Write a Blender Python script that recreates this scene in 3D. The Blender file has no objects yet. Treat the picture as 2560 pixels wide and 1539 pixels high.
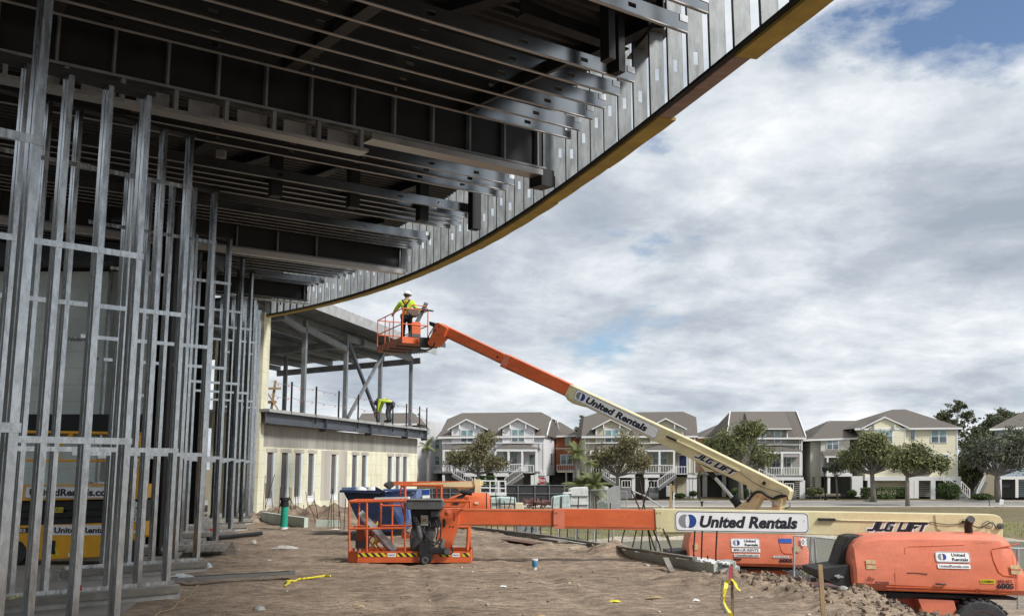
import bpy, bmesh, math, random
from mathutils import Vector, Matrix, noise
R_ = math.radians
V = Vector
sc = bpy.context.scene
# ---------------------------------------------------------------- camera
F = 2440.0; PITCH = R_(9.31); CZ = 1.65
cP, sP = math.cos(PITCH), math.sin(PITCH)
cam = bpy.data.cameras.new('camera'); cam.sensor_width = 36; cam.lens = 36*F/2560
cam.clip_start = 0.05; cam.clip_end = 3000
camo = bpy.data.objects.new('camera', cam); sc.collection.objects.link(camo)
camo.location = (0, 0, CZ); camo.rotation_euler = (R_(90)+PITCH, 0, 0)
sc.camera = camo
# ---------------------------------------------------------------- world: sky with broken cloud deck
SUN_EL, SUN_AZ = R_(42), R_(122)      # azimuth clockwise from +Y
w = bpy.data.worlds.new("World"); sc.world = w; w.use_nodes = True
nt = w.node_tree; N = nt.nodes; L = nt.links; N.clear()
def wn(t, **k):
    n = N.new(t)
    for a, b in k.items(): setattr(n, a, b)
    return n
def wmath(op, a, b=None, clamp=False):
    n = wn('ShaderNodeMath', operation=op); n.use_clamp = clamp
    for i, x in enumerate((a, b)):
        if x is None: continue
        if isinstance(x, (int, float)): n.inputs[i].default_value = x
        else: L.new(x, n.inputs[i])
    return n.outputs[0]
def wramp(fac, pts):
    n = wn('ShaderNodeValToRGB'); L.new(fac, n.inputs[0]); cr = n.color_ramp
    while len(cr.elements) < len(pts): cr.elements.new(0.5)
    for e, (p, c) in zip(cr.elements, pts):
        e.position = p; e.color = (c[0], c[1], c[2], 1) if not isinstance(c, (int, float)) else (c, c, c, 1)
    return n.outputs[0]
def wmix(fac, a, b):
    n = wn('ShaderNodeMix', data_type='RGBA')
    for s, x in ((0, fac), (6, a), (7, b)):
        if isinstance(x, (int, float)): n.inputs[s].default_value = x
        elif isinstance(x, tuple): n.inputs[s].default_value = (*x, 1)
        else: L.new(x, n.inputs[s])
    return n.outputs[2]
def wnoise(vec, scale, detail, rough, dist=0.0):
    n = wn('ShaderNodeTexNoise'); L.new(vec, n.inputs['Vector'])
    n.inputs['Scale'].default_value = scale; n.inputs['Detail'].default_value = detail
    n.inputs['Roughness'].default_value = rough; n.inputs['Distortion'].default_value = dist
    return n.outputs['Fac']
out = wn('ShaderNodeOutputWorld'); bg = wn('ShaderNodeBackground')
sky = wn('ShaderNodeTexSky', sky_type='NISHITA'); sky.sun_disc = False
sky.sun_elevation = SUN_EL; sky.sun_rotation = SUN_AZ; sky.air_density = 1.0; sky.dust_density = 0.6
tc = wn('ShaderNodeTexCoord'); sep = wn('ShaderNodeSeparateXYZ'); L.new(tc.outputs['Generated'], sep.inputs[0])
zc = wmath('MAXIMUM', sep.outputs['Z'], 0.0)
den = wmath('ADD', zc, 0.24)
comb = wn('ShaderNodeCombineXYZ')
L.new(wmath('DIVIDE', sep.outputs['X'], den), comb.inputs[0]); L.new(wmath('DIVIDE', sep.outputs['Y'], den), comb.inputs[1])
cmap = wn('ShaderNodeMapping'); L.new(comb.outputs[0], cmap.inputs[0])
cmap.inputs['Location'].default_value = (0.35, 0.2, 0.0)
big = wnoise(cmap.outputs[0], 1.1, 12, 0.56, 0.15)
med = wnoise(cmap.outputs[0], 2.6, 12, 0.6, 0.1)
# cover: nearly closed, with holes of blue up high on the right
hole = wmath('ADD', wmath('MULTIPLY', big, 0.55), wmath('MULTIPLY', med, 0.45))
# openings over the right shoulder of the view and small slits over the horizon
dv = wn('ShaderNodeVectorMath', operation='DISTANCE'); L.new(tc.outputs['Generated'], dv.inputs[0])
hd = V((0.555, 0.76, 0.42)).normalized(); dv.inputs[1].default_value = hd
near = wramp(dv.outputs['Value'], [(0.0, 0.14), (0.08, 0.06), (0.17, 0.0)])
hsub = wmath('SUBTRACT', hole, near)
cover = wramp(hsub, [(0.375, 0.0), (0.435, 1.0)])
shade = wmath('ADD', wmath('MULTIPLY', wnoise(cmap.outputs[0], 1.75, 14, 0.585, 0.25), 0.72), wmath('MULTIPLY', wnoise(cmap.outputs[0], 5.2, 10, 0.66, 0.3), 0.28))
elev = wramp(sep.outputs['Z'], [(0.0, 0.09), (0.08, 0.06), (0.2, -0.0), (0.36, 0.0), (0.5, 0.08)])
sh2 = wmath('ADD', wmath('ADD', wmath('MULTIPLY', wmath('SUBTRACT', shade, 0.5), 1.3), 0.485), elev)
SKYCAL = 1.0
cloud = wramp(sh2, [(0.30, (0.32, 0.365, 0.43)), (0.43, (0.43, 0.475, 0.535)), (0.52, (0.555, 0.60, 0.645)), (0.60, (0.68, 0.715, 0.75)), (0.70, (0.86, 0.875, 0.89)), (0.8, (0.97, 0.97, 0.97))])
CLOUD_MUL = 10.5      # cloud radiance in the same physical units as the sky texture
skyblue = wn('ShaderNodeMixRGB', blend_type='MULTIPLY'); skyblue.inputs[0].default_value = 1
L.new(sky.outputs[0], skyblue.inputs[1]); skyblue.inputs[2].default_value = (0.95, 1.0, 1.1, 1)
cl = wn('ShaderNodeMixRGB', blend_type='MULTIPLY'); cl.inputs[0].default_value = 1
L.new(cloud, cl.inputs[1]); cl.inputs[2].default_value = (CLOUD_MUL,)*3 + (1,)
L.new(wmix(cover, skyblue.outputs[0], cl.outputs[0]), bg.inputs[0])
bg.inputs[1].default_value = 0.105
L.new(bg.outputs[0], out.inputs[0])
# ---------------------------------------------------------------- sun (veiled by cloud)
sl = bpy.data.lights.new('sun', 'SUN'); sl.energy = 3.3; sl.angle = R_(11); sl.color = (1.0, 0.965, 0.92)
so = bpy.data.objects.new('sun', sl); sc.collection.objects.link(so)
sd = V((math.sin(SUN_AZ)*math.cos(SUN_EL), math.cos(SUN_AZ)*math.cos(SUN_EL), math.sin(SUN_EL)))
so.rotation_euler = (-sd).to_track_quat('-Z', 'Y').to_euler(); so.location = (20, 20, 40)
sc.view_settings.view_transform = 'Standard'; sc.view_settings.look = 'None'
sc.view_settings.exposure = 0.15; sc.view_settings.gamma = 1.0
sc.cycles.max_bounces = 6; sc.cycles.diffuse_bounces = 3; sc.cycles.glossy_bounces = 3; sc.cycles.transparent_max_bounces = 8
# ---------------------------------------------------------------- pixel -> place
def ray(px, py):
    dx = (px-1280)/F; dy = (769.5-py)/F
    return V((dx, cP-dy*sP, sP+dy*cP))
def atY(px, py, Y):
    d = ray(px, py); return V((0, 0, CZ)) + d*(Y/d.y)
def atZ(px, py, z):
    d = ray(px, py); return V((0, 0, CZ)) + d*((z-CZ)/d.z)
KC, HC = 0.048, 3.73      # the canopy rises gently away from the camera
PD = V((-0.574, 0.819, 0)); JD = V((0.819, 0.574, 0))
def onC(px, py, off=0.0):
    d = ray(px, py); t = (HC+off)/(d.z - KC*d.dot(PD)); return V((0, 0, CZ)) + d*t
def proj(p):
    q = p - V((0, 0, CZ)); u = V((0, cP, sP)); up = V((0, -sP, cP))
    k = q.dot(u); return (1280+F*q.x/k, 769.5-F*q.dot(up)/k)
# ---------------------------------------------------------------- materials
MATS = {}
def mat(name, col, rough=0.7, metal=0.0, var=0.15, scale=3.0, bump=0.0, bscale=30.0, col2=None, spec=None, coat=0.0, stretch=None, detail=6, emit=None, coord='Object', rv=0.1):
    if name in MATS: return MATS[name]
    m = bpy.data.materials.new(name); m.use_nodes = True; MATS[name] = m
    t = m.node_tree; b = t.nodes['Principled BSDF']
    b.inputs['Roughness'].default_value = rough; b.inputs['Metallic'].default_value = metal
    if spec is not None: b.inputs['Specular IOR Level'].default_value = spec
    if coat: b.inputs['Coat Weight'].default_value = coat; b.inputs['Coat Roughness'].default_value = 0.15
    co = t.nodes.new('ShaderNodeTexCoord'); mp = t.nodes.new('ShaderNodeMapping')
    t.links.new(co.outputs[coord], mp.inputs[0])
    if stretch: mp.inputs['Scale'].default_value = stretch
    n = t.nodes.new('ShaderNodeTexNoise'); n.inputs['Scale'].default_value = scale; n.inputs['Detail'].default_value = detail
    n.inputs['Roughness'].default_value = 0.6; t.links.new(mp.outputs[0], n.inputs['Vector'])
    r = t.nodes.new('ShaderNodeValToRGB'); t.links.new(n.outputs['Fac'], r.inputs[0])
    c2 = col2 or tuple(c*(1-var) for c in col); c1 = tuple(min(1, c*(1+var*0.6)) for c in col) if col2 is None else col
    r.color_ramp.elements[0].position = 0.35; r.color_ramp.elements[0].color = (*c2, 1)
    r.color_ramp.elements[1].position = 0.65; r.color_ramp.elements[1].color = (*c1, 1)
    t.links.new(r.outputs[0], b.inputs['Base Color'])
    if rough < 0.95:
        mr = t.nodes.new('ShaderNodeMapRange'); t.links.new(n.outputs['Fac'], mr.inputs[0])
        mr.inputs[1].default_value = 0.3; mr.inputs[2].default_value = 0.7
        mr.inputs[3].default_value = max(0.03, rough-rv); mr.inputs[4].default_value = min(1, rough+rv)
        t.links.new(mr.outputs[0], b.inputs['Roughness'])
    if bump:
        n2 = t.nodes.new('ShaderNodeTexNoise'); n2.inputs['Scale'].default_value = bscale; n2.inputs['Detail'].default_value = 8
        t.links.new(mp.outputs[0], n2.inputs['Vector'])
        bm_ = t.nodes.new('ShaderNodeBump'); bm_.inputs['Strength'].default_value = bump; bm_.inputs['Distance'].default_value = 0.05
        t.links.new(n2.outputs['Fac'], bm_.inputs['Height']); t.links.new(bm_.outputs[0], b.inputs['Normal'])
    if emit: b.inputs['Emission Color'].default_value = (*emit, 1); b.inputs['Emission Strength'].default_value = 1
    return m
def stripes(name, colA, colB, period, axis='Z', duty=0.1, rough=0.8, bump=0.0, diag=False, coord='Object', vary=0.1):
    # lap siding, shingles, hazard tape: bands of colB every period
    if name in MATS: return MATS[name]
    m = bpy.data.materials.new(name); m.use_nodes = True; MATS[name] = m
    t = m.node_tree; b = t.nodes['Principled BSDF']; b.inputs['Roughness'].default_value = rough
    co = t.nodes.new('ShaderNodeTexCoord'); s = t.nodes.new('ShaderNodeSeparateXYZ'); t.links.new(co.outputs[coord], s.inputs[0])
    src = s.outputs[axis]
    if diag:
        a = t.nodes.new('ShaderNodeMath'); a.operation = 'ADD'; t.links.new(s.outputs['X'], a.inputs[0]); t.links.new(s.outputs['Z'], a.inputs[1]); src = a.outputs[0]
    d = t.nodes.new('ShaderNodeMath'); d.operation = 'DIVIDE'; t.links.new(src, d.inputs[0]); d.inputs[1].default_value = period
    f = t.nodes.new('ShaderNodeMath'); f.operation = 'FRACT'; t.links.new(d.outputs[0], f.inputs[0])
    g = t.nodes.new('ShaderNodeMath'); g.operation = 'LESS_THAN'; t.links.new(f.outputs[0], g.inputs[0]); g.inputs[1].default_value = duty
    n = t.nodes.new('ShaderNodeTexNoise'); n.inputs['Scale'].default_value = 1.2; n.inputs['Detail'].default_value = 8; t.links.new(co.outputs[coord], n.inputs['Vector'])
    r = t.nodes.new('ShaderNodeValToRGB'); t.links.new(n.outputs['Fac'], r.inputs[0])
    r.color_ramp.elements[0].position = 0.35; r.color_ramp.elements[1].position = 0.65
    r.color_ramp.elements[0].color = (*[c*(1-vary) for c in colA], 1); r.color_ramp.elements[1].color = (*[min(1, c*(1+vary*.5)) for c in colA], 1)
    x = t.nodes.new('ShaderNodeMix'); x.data_type = 'RGBA'; t.links.new(g.outputs[0], x.inputs[0])
    t.links.new(r.outputs[0], x.inputs[6]); x.inputs[7].default_value = (*colB, 1); t.links.new(x.outputs[2], b.inputs['Base Color'])
    if bump:
        bm_ = t.nodes.new('ShaderNodeBump'); bm_.inputs['Strength'].default_value = bump; bm_.inputs['Distance'].default_value = 0.02
        t.links.new(f.outputs[0], bm_.inputs['Height']); t.links.new(bm_.outputs[0], b.inputs['Normal'])
    return m
# ---------------------------------------------------------------- mesh builder (world or local coordinates)
class MB:
    def __init__(s): s.v = []; s.f = []; s.smooth = False
    def add(s, vs, fs):
        n = len(s.v); s.v += [V(x) for x in vs]; s.f += [tuple(i+n for i in f) for f in fs]; return s
    def box(s, a, b):
        x0, y0, z0 = a; x1, y1, z1 = b
        return s.add([(x0,y0,z0),(x1,y0,z0),(x1,y1,z0),(x0,y1,z0),(x0,y0,z1),(x1,y0,z1),(x1,y1,z1),(x0,y1,z1)],
                     [(0,3,2,1),(4,5,6,7),(0,1,5,4),(1,2,6,5),(2,3,7,6),(3,0,4,7)])
    def obox(s, c, ax, ay, az):   # centre and three half-axis vectors
        c = V(c); ax = V(ax); ay = V(ay); az = V(az)
        if ax.cross(ay).dot(az) < 0: ax = -ax
        vs = [c+i*ax+j*ay+k*az for k in (-1, 1) for i, j in ((-1,-1),(1,-1),(1,1),(-1,1))]
        return s.add(vs, [(0,3,2,1),(4,5,6,7),(0,1,5,4),(1,2,6,5),(2,3,7,6),(3,0,4,7)])
    def bar(s, p, q, w, h, up=(0,0,1)):   # rectangular bar from p to q, w across, h along up
        p = V(p); q = V(q); d = (q-p); l = d.length
        if l < 1e-6: return s
        d.normalize(); u = V(up)
        if abs(d.dot(u)) > 0.98: u = V((1, 0, 0))
        sd_ = d.cross(u).normalized(); u = sd_.cross(d).normalized()
        return s.obox((p+q)/2, sd_*(w/2), d*(l/2), u*(h/2))
    def prism(s, pts, d):   # planar polygon extruded by vector d
        pts = [V(p) for p in pts]; d = V(d); n = len(pts)
        nrm = V((0, 0, 0))
        for i in range(n): nrm += (pts[i]).cross(pts[(i+1) % n])
        if nrm.dot(d) > 0: pts = pts[::-1]
        vs = pts + [p+d for p in pts]
        return s.add(vs, [tuple(range(n)), tuple(range(2*n-1, n-1, -1))] + [(i, i+n, (i+1) % n+n, (i+1) % n) for i in range(n)])
    def tube(s, pts, r, n=8, cap=True, r2=None):
        pts = [V(p) for p in pts]; m = len(pts); base = len(s.v); prev = None
        for i, p in enumerate(pts):
            d = (pts[min(i+1, m-1)] - pts[max(i-1, 0)]).normalized()
            if prev is None:
                a = d.orthogonal().normalized()
            else:
                a = (prev - d*prev.dot(d)); a = a.normalized() if a.length > 1e-6 else d.orthogonal().normalized()
            prev = a; b = d.cross(a); rr = r if r2 is None else r+(r2-r)*i/max(1, m-1)
            if isinstance(r, (list, tuple)): rr = r[i]
            for k in range(n):
                t = 2*math.pi*k/n; s.v.append(p+a*(rr*math.cos(t))+b*(rr*math.sin(t)))
        for i in range(m-1):
            for k in range(n):
                k2 = (k+1) % n; s.f.append((base+i*n+k, base+i*n+k2, base+(i+1)*n+k2, base+(i+1)*n+k))
        if cap:
            s.f.append(tuple(base+k for k in range(n-1, -1, -1))); s.f.append(tuple(base+(m-1)*n+k for k in range(n)))
        return s
    def lathe(s, c, ax, prof, n=20):   # profile [(dist along axis, radius)]
        c = V(c); ax = V(ax).normalized(); pts = [c+ax*d for d, r in prof]
        base = len(s.v); a = ax.orthogonal().normalized(); b = ax.cross(a)
        for (d, r), p in zip(prof, pts):
            for k in range(n):
                t = 2*math.pi*k/n; s.v.append(p+a*(r*math.cos(t))+b*(r*math.sin(t)))
        for i in range(len(prof)-1):
            for k in range(n):
                k2 = (k+1) % n; s.f.append((base+i*n+k, base+i*n+k2, base+(i+1)*n+k2, base+(i+1)*n+k))
        s.f.append(tuple(base+k for k in range(n-1, -1, -1))); s.f.append(tuple(base+(len(prof)-1)*n+k for k in range(n)))
        return s
    def loft(s, secs, close=True):    # list of equal-length closed sections
        base = len(s.v); n = len(secs[0])
        for sec in secs: s.v += [V(p) for p in sec]
        for i in range(len(secs)-1):
            for k in range(n):
                k2 = (k+1) % n; s.f.append((base+i*n+k, base+i*n+k2, base+(i+1)*n+k2, base+(i+1)*n+k))
        if close: s.f.append(tuple(base+k for k in range(n-1, -1, -1))); s.f.append(tuple(base+(len(secs)-1)*n+k for k in range(n)))
        return s
    def build(s, name, m, parent=None, bevel=0.0, smooth=False, sharp=None, tagv=None, recalc=False, local=False):
        me = bpy.data.meshes.new(name)
        vs = s.v
        if parent is not None and not local:
            mi = wmat(parent).inverted(); vs = [mi @ v for v in vs]
        me.from_pydata([tuple(v) for v in vs], [], s.f)
        ms = m if isinstance(m, (list, tuple)) else [m]
        for x in ms: me.materials.append(x)
        if bevel or recalc:
            bm = bmesh.new(); bm.from_mesh(me)
            if recalc: bmesh.ops.recalc_face_normals(bm, faces=bm.faces)
            if bevel:
                bmesh.ops.remove_doubles(bm, verts=bm.verts, dist=1e-5)
                es = [e for e in bm.edges if len(e.link_faces) == 2 and e.calc_face_angle(0) > 0.5]
                bmesh.ops.bevel(bm, geom=es, offset=bevel, segments=2, affect='EDGES', profile=0.5, clamp_overlap=True)
            bm.to_mesh(me); bm.free()
        if smooth:
            for p in me.polygons: p.use_smooth = True
            if sharp is not None: me.set_sharp_from_angle(angle=sharp)
        me.update()
        o = bpy.data.objects.new(name, me); sc.collection.objects.link(o)
        if parent is not None: o.parent = parent
        if tagv: tag(o, *tagv)
        return o
def wmat(o):
    m = o.matrix_basis.copy()
    while o.parent is not None: o = o.parent; m = o.matrix_basis @ m
    return m
def tag(o, label=None, cat=None, group=None, kind=None):
    if label: o['label'] = label
    if cat: o['category'] = cat
    if group: o['group'] = group
    if kind: o['kind'] = kind
    return o
def thing(name, label, cat, loc=(0, 0, 0), rz=0.0, group=None):
    o = bpy.data.objects.new(name, None); sc.collection.objects.link(o)
    o.location = loc; o.rotation_euler = (0, 0, rz); o.empty_display_size = 0.2
    bpy.context.view_layer.update() if False else None
    return tag(o, label, cat, group)
def copy_tree(o, parent=None, kids=None):
    c = o.copy(); sc.collection.objects.link(c); c.parent = parent
    for ch in list(o.children): copy_tree(ch, c)
    return c
def text(name, s, m, parent, org, xd, ud, width, height, shear=0.0, bold=0.0, spacing=1.0):
    cu = bpy.data.curves.new(name, 'FONT'); cu.body = s; cu.size = 1.0; cu.shear = shear; cu.offset = bold
    cu.space_character = spacing; cu.resolution_u = 3; cu.fill_mode = 'FRONT'
    o = bpy.data.objects.new('tmp', cu); sc.collection.objects.link(o)
    dg = bpy.context.evaluated_depsgraph_get(); me = bpy.data.meshes.new_from_object(o.evaluated_get(dg))
    bpy.data.objects.remove(o); bpy.data.curves.remove(cu)
    xs = [v.co.x for v in me.vertices]; ys = [v.co.y for v in me.vertices]
    x0, x1, y0, y1 = min(xs), max(xs), min(ys), max(ys)
    xd = V(xd).normalized(); ud = V(ud).normalized(); mi = wmat(parent).inverted() if parent else Matrix()
    for v in me.vertices:
        a = (v.co.x-x0)/(x1-x0)*width; b = (v.co.y-y0)/(y1-y0)*height
        v.co = mi @ (V(org)+xd*a+ud*b)
    me.materials.clear(); me.materials.append(m); me.name = name
    o = bpy.data.objects.new(name, me); sc.collection.objects.link(o)
    if parent: o.parent = parent
    return o
def rrect(c, xd, ud, w, h, r, n=5):
    c = V(c); xd = V(xd).normalized(); ud = V(ud).normalized(); out_ = []
    for cx, cy, a0 in ((w/2-r, h/2-r, 0), (-w/2+r, h/2-r, 90), (-w/2+r, -h/2+r, 180), (w/2-r, -h/2+r, 270)):
        for i in range(n+1):
            a = R_(a0+90*i/n); out_.append(c+xd*(cx+r*math.cos(a))+ud*(cy+r*math.sin(a)))
    return out_
def smoothstep(a, b, x):
    t = max(0.0, min(1.0, (x-a)/(b-a))); return t*t*(3-2*t)
def fbm(x, y, s=1.0, o=4):
    return noise.fractal(V((x*s, y*s, 3.7)), 0.9, 2.0, o)
rnd = random.Random(7)
# ---------------------------------------------------------------- palette
M = {}
M['galv'] = mat('galvanised steel', (0.56, 0.59, 0.61), 0.27, 0.97, 0.22, 5, stretch=(2.5, 2.5, 0.3))
M['galvjoist'] = mat('galvanised joist steel', (0.36, 0.38, 0.395), 0.22, 0.98, 0.05, 1.5, rv=0.02, detail=2)
M['flange'] = mat('ground-lit flange steel', (0.47, 0.46, 0.455), 0.5, 0.75, 0.08, 3)  # bottom flange lighter than the web: ground reflection put into the colour
M['zinc'] = mat('bright zinc steel', (0.80, 0.81, 0.82), 0.35, 0.5, 0.1, 4)
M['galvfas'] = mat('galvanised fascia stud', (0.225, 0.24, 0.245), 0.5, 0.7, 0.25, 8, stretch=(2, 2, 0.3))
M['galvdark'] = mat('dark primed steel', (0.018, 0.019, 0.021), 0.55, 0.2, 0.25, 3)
M['soffit'] = mat('soffit track steel', (0.36, 0.35, 0.34), 0.4, 0.7, 0.15, 3)
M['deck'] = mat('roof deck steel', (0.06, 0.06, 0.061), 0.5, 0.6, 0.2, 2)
M['greysteel'] = mat('grey primer steel', (0.21, 0.225, 0.24), 0.55, 0.1, 0.25, 2.5, bump=0.05)
M['ltsteel'] = mat('pale dusty steel', (0.40, 0.41, 0.41), 0.6, 0.1, 0.2, 3)
M['blksteel'] = mat('black steel', (0.02, 0.02, 0.022), 0.5, 0.2)
M['yellowply'] = mat('yellow faced board', (0.42, 0.31, 0.08), 0.85, 0, 0.25, 2.5, bump=0.1)
M['pinkply'] = mat('bare board underside', (0.30, 0.22, 0.19), 0.75, 0, 0.3, 2, stretch=(1, 6, 1))
M['orange'] = mat('orange machine paint', (0.78, 0.165, 0.052), 0.45, 0, 0.14, 1.6, bump=0.02, col2=(0.66, 0.125, 0.04))
M['orangehood'] = mat('faded orange hood', (0.76, 0.235, 0.145), 0.5, 0, 0.1, 0.9, col2=(0.70, 0.185, 0.095))
M['cream'] = mat('cream machine paint', (0.78, 0.70, 0.42), 0.42, 0, 0.1, 1.4, col2=(0.70, 0.62, 0.36))
M['creamlt'] = mat('pale cream paint', (0.80, 0.74, 0.48), 0.45, 0, 0.1, 2)
M['black'] = mat('black rubber and plastic', (0.018, 0.018, 0.02), 0.6, 0, 0.3, 6)
M['dkgrey'] = mat('dark grey plastic', (0.10, 0.105, 0.11), 0.6, 0, 0.25, 5)
M['chrome'] = mat('chrome rod', (0.8, 0.8, 0.8), 0.12, 1.0, 0.05)
M['white'] = mat('white paint', (0.78, 0.79, 0.80), 0.5, 0, 0.06, 3)
M['decal'] = mat('white decal', (0.86, 0.87, 0.88), 0.4, 0, 0.04, 6)
M['ink'] = mat('dark decal ink', (0.015, 0.018, 0.03), 0.4, 0, 0.1)
M['inkblue'] = mat('blue decal ink', (0.02, 0.06, 0.28), 0.4, 0, 0.1)
M['inkgrey'] = mat('grey decal ink', (0.25, 0.26, 0.28), 0.4, 0, 0.1)
M['yellow'] = mat('yellow safety vinyl', (0.80, 0.68, 0.03), 0.5, 0, 0.1, 8)
M['scissor'] = mat('amber scissor lift paint', (0.88, 0.44, 0.02), 0.45, 0, 0.15, 2)
M['tyre'] = mat('tyre rubber', (0.055, 0.056, 0.06), 0.8, 0, 0.3, 6, bump=0.2)
M['wood'] = mat('pale timber', (0.42, 0.30, 0.17), 0.8, 0, 0.3, 4, stretch=(8, 8, 1), bump=0.1)
M['woodgrey'] = mat('weathered timber', (0.25, 0.23, 0.20), 0.85, 0, 0.3, 4, bump=0.1)
M['rust'] = mat('rusty rebar', (0.045, 0.028, 0.024), 0.85, 0.1, 0.4, 12)
# ================================================================ GROUND
PAD = [(-40, -6), (5.2, -6), (4.9, 6), (4.72, 10), (4.45, 12.4), (3.95, 14.2), (3.35, 15.6), (0.98, 23), (-1.65, 28.2), (-3.9, 31.6), (-8.4, 34.6), (-40, 42)]
def pad_d(x, y):      # signed distance to the pad's edge, positive on the pad; second value: 1 on the loose bank
    ins = False; best = 1e9; bi = 0; n = len(PAD)
    for i in range(n):
        x1, y1 = PAD[i]; x2, y2 = PAD[(i+1) % n]
        if (y1 > y) != (y2 > y) and x < (x2-x1)*(y-y1)/(y2-y1)+x1: ins = not ins
        dx, dy = x2-x1, y2-y1; t = max(0, min(1, ((x-x1)*dx+(y-y1)*dy)/(dx*dx+dy*dy)))
        d = math.hypot(x-x1-t*dx, y-y1-t*dy)
        if d < best: best = d; bi = i
    return (best if ins else -best), bi
MOUNDS = [(2.0, 19.6, .75, .42, .30), (1.0, 20.9, .8, .38, .16), (3.1, 14.7, 1.0, .5, .20), (4.1, 12.5, .8, .7, .17), (4.4, 10.6, .6, .9, .12), (3.7, 13.8, .7, .6, .13), (-5.6, 31.2, 1.9, .9, .55), (-7.3, 32.2, 1.3, .6, .5), (-4.2, 30.5, 1.0, .7, .32), (-8.0, 30.6, .7, .4, .2), (-1.1, 25.4, .9, .5, .14)]
POND = (17.0, 47.0, 15.5, 9.5)
def zbase(x, y):
    g = -1.4 - 0.55*smoothstep(17, 28, y) - 0.05*smoothstep(28, 50, y) + 0.5*smoothstep(62, 84, y)
    e = ((x-POND[0])/POND[2])**2 + ((y-POND[1])/POND[3])**2
    g -= 0.75*smoothstep(1.35, 0.75, e)
    return g
def zg(x, y):
    g = zbase(x, y)
    if y < 45 and x < 14:
        d, bi = pad_d(x, y)
        if bi in (1, 2, 3, 4, 5, 0): k = smoothstep(-1.9, 0.05, d + 0.25*fbm(x, y, 1.3)); 
        else: k = smoothstep(-0.32, -0.18, d)
        z = g*(1-k)
        for mx, my, sx, sy, h in MOUNDS:
            q = ((x-mx)/sx)**2 + ((y-my)/sy)**2
            if q < 4: z += h*math.exp(-q*1.2)*(0.75+0.6*fbm(x, y, 2.5))*smoothstep(-0.5, 0.1, d)
        edge = smoothstep(1.4, 0.0, abs(d)) if bi in (1, 2, 3, 4, 5) else 0
        rough_ = (0.018+0.075*edge)
        if k > .9 and x > -4 and y < 27:
            px_ = .9-.085*y+.35*math.sin(y*.22)
            for o_ in (-.95, .95):
                q_ = abs(x-px_-o_)/.17
                if q_ < 2: z -= .026*math.exp(-q_*q_*1.4)*(.75+.25*math.sin(y*28)); z += .012*math.exp(-(q_-1.5)**2*6)
        if k > 0.05 and not (x < -4.2 - 0.2*(y-13)-0.25 and y > 6): z += .012*fbm(x*.7, y*3.2, 1.0, 4)+rough_*fbm(x, y, 1.9, 5) + 0.012*fbm(x, y, 9, 3)*(1+3*edge)
        return z
    return g + 0.03*fbm(x, y, 0.4, 3)
def grid(x0, x1, nx, y0, y1, ny, zf, keep=None):
    b = MB(); idx = {}
    xs = [x0+(x1-x0)*i/nx for i in range(nx+1)]; ys = [y0+(y1-y0)*j/ny for j in range(ny+1)]
    zz = [[zf(x, y) for x in xs] for y in ys]
    def vi(i, j):
        if (i, j) not in idx: idx[(i, j)] = len(b.v); b.v.append(V((xs[i], ys[j], zz[j][i])))
        return idx[(i, j)]
    for j in range(ny):
        for i in range(nx):
            if keep and not keep((xs[i]+xs[i+1])/2, (ys[j]+ys[j+1])/2): continue
            b.f.append((vi(i, j), vi(i+1, j), vi(i+1, j+1), vi(i, j+1)))
    return b
dirt = mat('site dirt', (0.45, 0.345, 0.25), 0.95, 0, 0.2, 0.5, bump=0.85, bscale=8, col2=(0.265, 0.193, 0.136), stretch=(.6, 1.5, 1), detail=12)
tt = dirt.node_tree; bb = tt.nodes['Principled BSDF']
# finer mottling multiplied in
def mottle(m, scale, lo, hi, stretch=(1, 1, 1), amt=1.0):
    t = m.node_tree; b = t.nodes['Principled BSDF']; src = b.inputs['Base Color'].links[0].from_socket
    co = t.nodes.new('ShaderNodeTexCoord'); mp = t.nodes.new('ShaderNodeMapping'); t.links.new(co.outputs['Object'], mp.inputs[0]); mp.inputs['Scale'].default_value = stretch
    n = t.nodes.new('ShaderNodeTexNoise'); n.inputs['Scale'].default_value = scale; n.inputs['Detail'].default_value = 10; n.inputs['Roughness'].default_value = 0.7; t.links.new(mp.outputs[0], n.inputs['Vector'])
    r = t.nodes.new('ShaderNodeValToRGB'); t.links.new(n.outputs['Fac'], r.inputs[0])
    r.color_ramp.elements[0].position = 0.38; r.color_ramp.elements[0].color = (lo, lo, lo, 1); r.color_ramp.elements[1].position = 0.6; r.color_ramp.elements[1].color = (hi, hi, hi, 1)
    x = t.nodes.new('ShaderNodeMixRGB'); x.blend_type = 'MULTIPLY'; x.inputs[0].default_value = amt
    t.links.new(src, x.inputs[1]); t.links.new(r.outputs[0], x.inputs[2]); t.links.new(x.outputs[0], b.inputs['Base Color'])
mottle(dirt, 5.0, 0.5, 1.15, (.7, 1.6, 1)); mottle(dirt, 30, 0.62, 1.12)
def isgrass(x, y):
    if y < 30: return False
    n = 1.6*fbm(x, y, 0.5)
    if y > 62: return True
    return x > (0.8 + (y-34)*0.02 + n) if y < 62 else True
def inpond(x, y): return ((x-POND[0])/POND[2])**2 + ((y-POND[1])/POND[3])**2 < 1.0
G1 = (-12.0, 12.0, 4.0, 46.0)
near = grid(-12, 12, 320, 4.0, 24.0, 300, zg)
near.build('ground', dirt, smooth=True, tagv=(None, None, None, 'structure'))
nb = grid(-14, 18, 200, 24.0, 46.0, 110, zg, lambda x, y: not isgrass(x, y))
nb.build('ground', dirt, smooth=True, tagv=(None, None, None, 'structure'))
grassm = mat('grass bank', (0.20, 0.20, 0.055), 0.95, 0, 0.3, 0.35, bump=0.5, bscale=6, col2=(0.20, 0.155, 0.09), detail=12)
mottle(grassm, 5.0, 0.55, 1.15)
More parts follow.
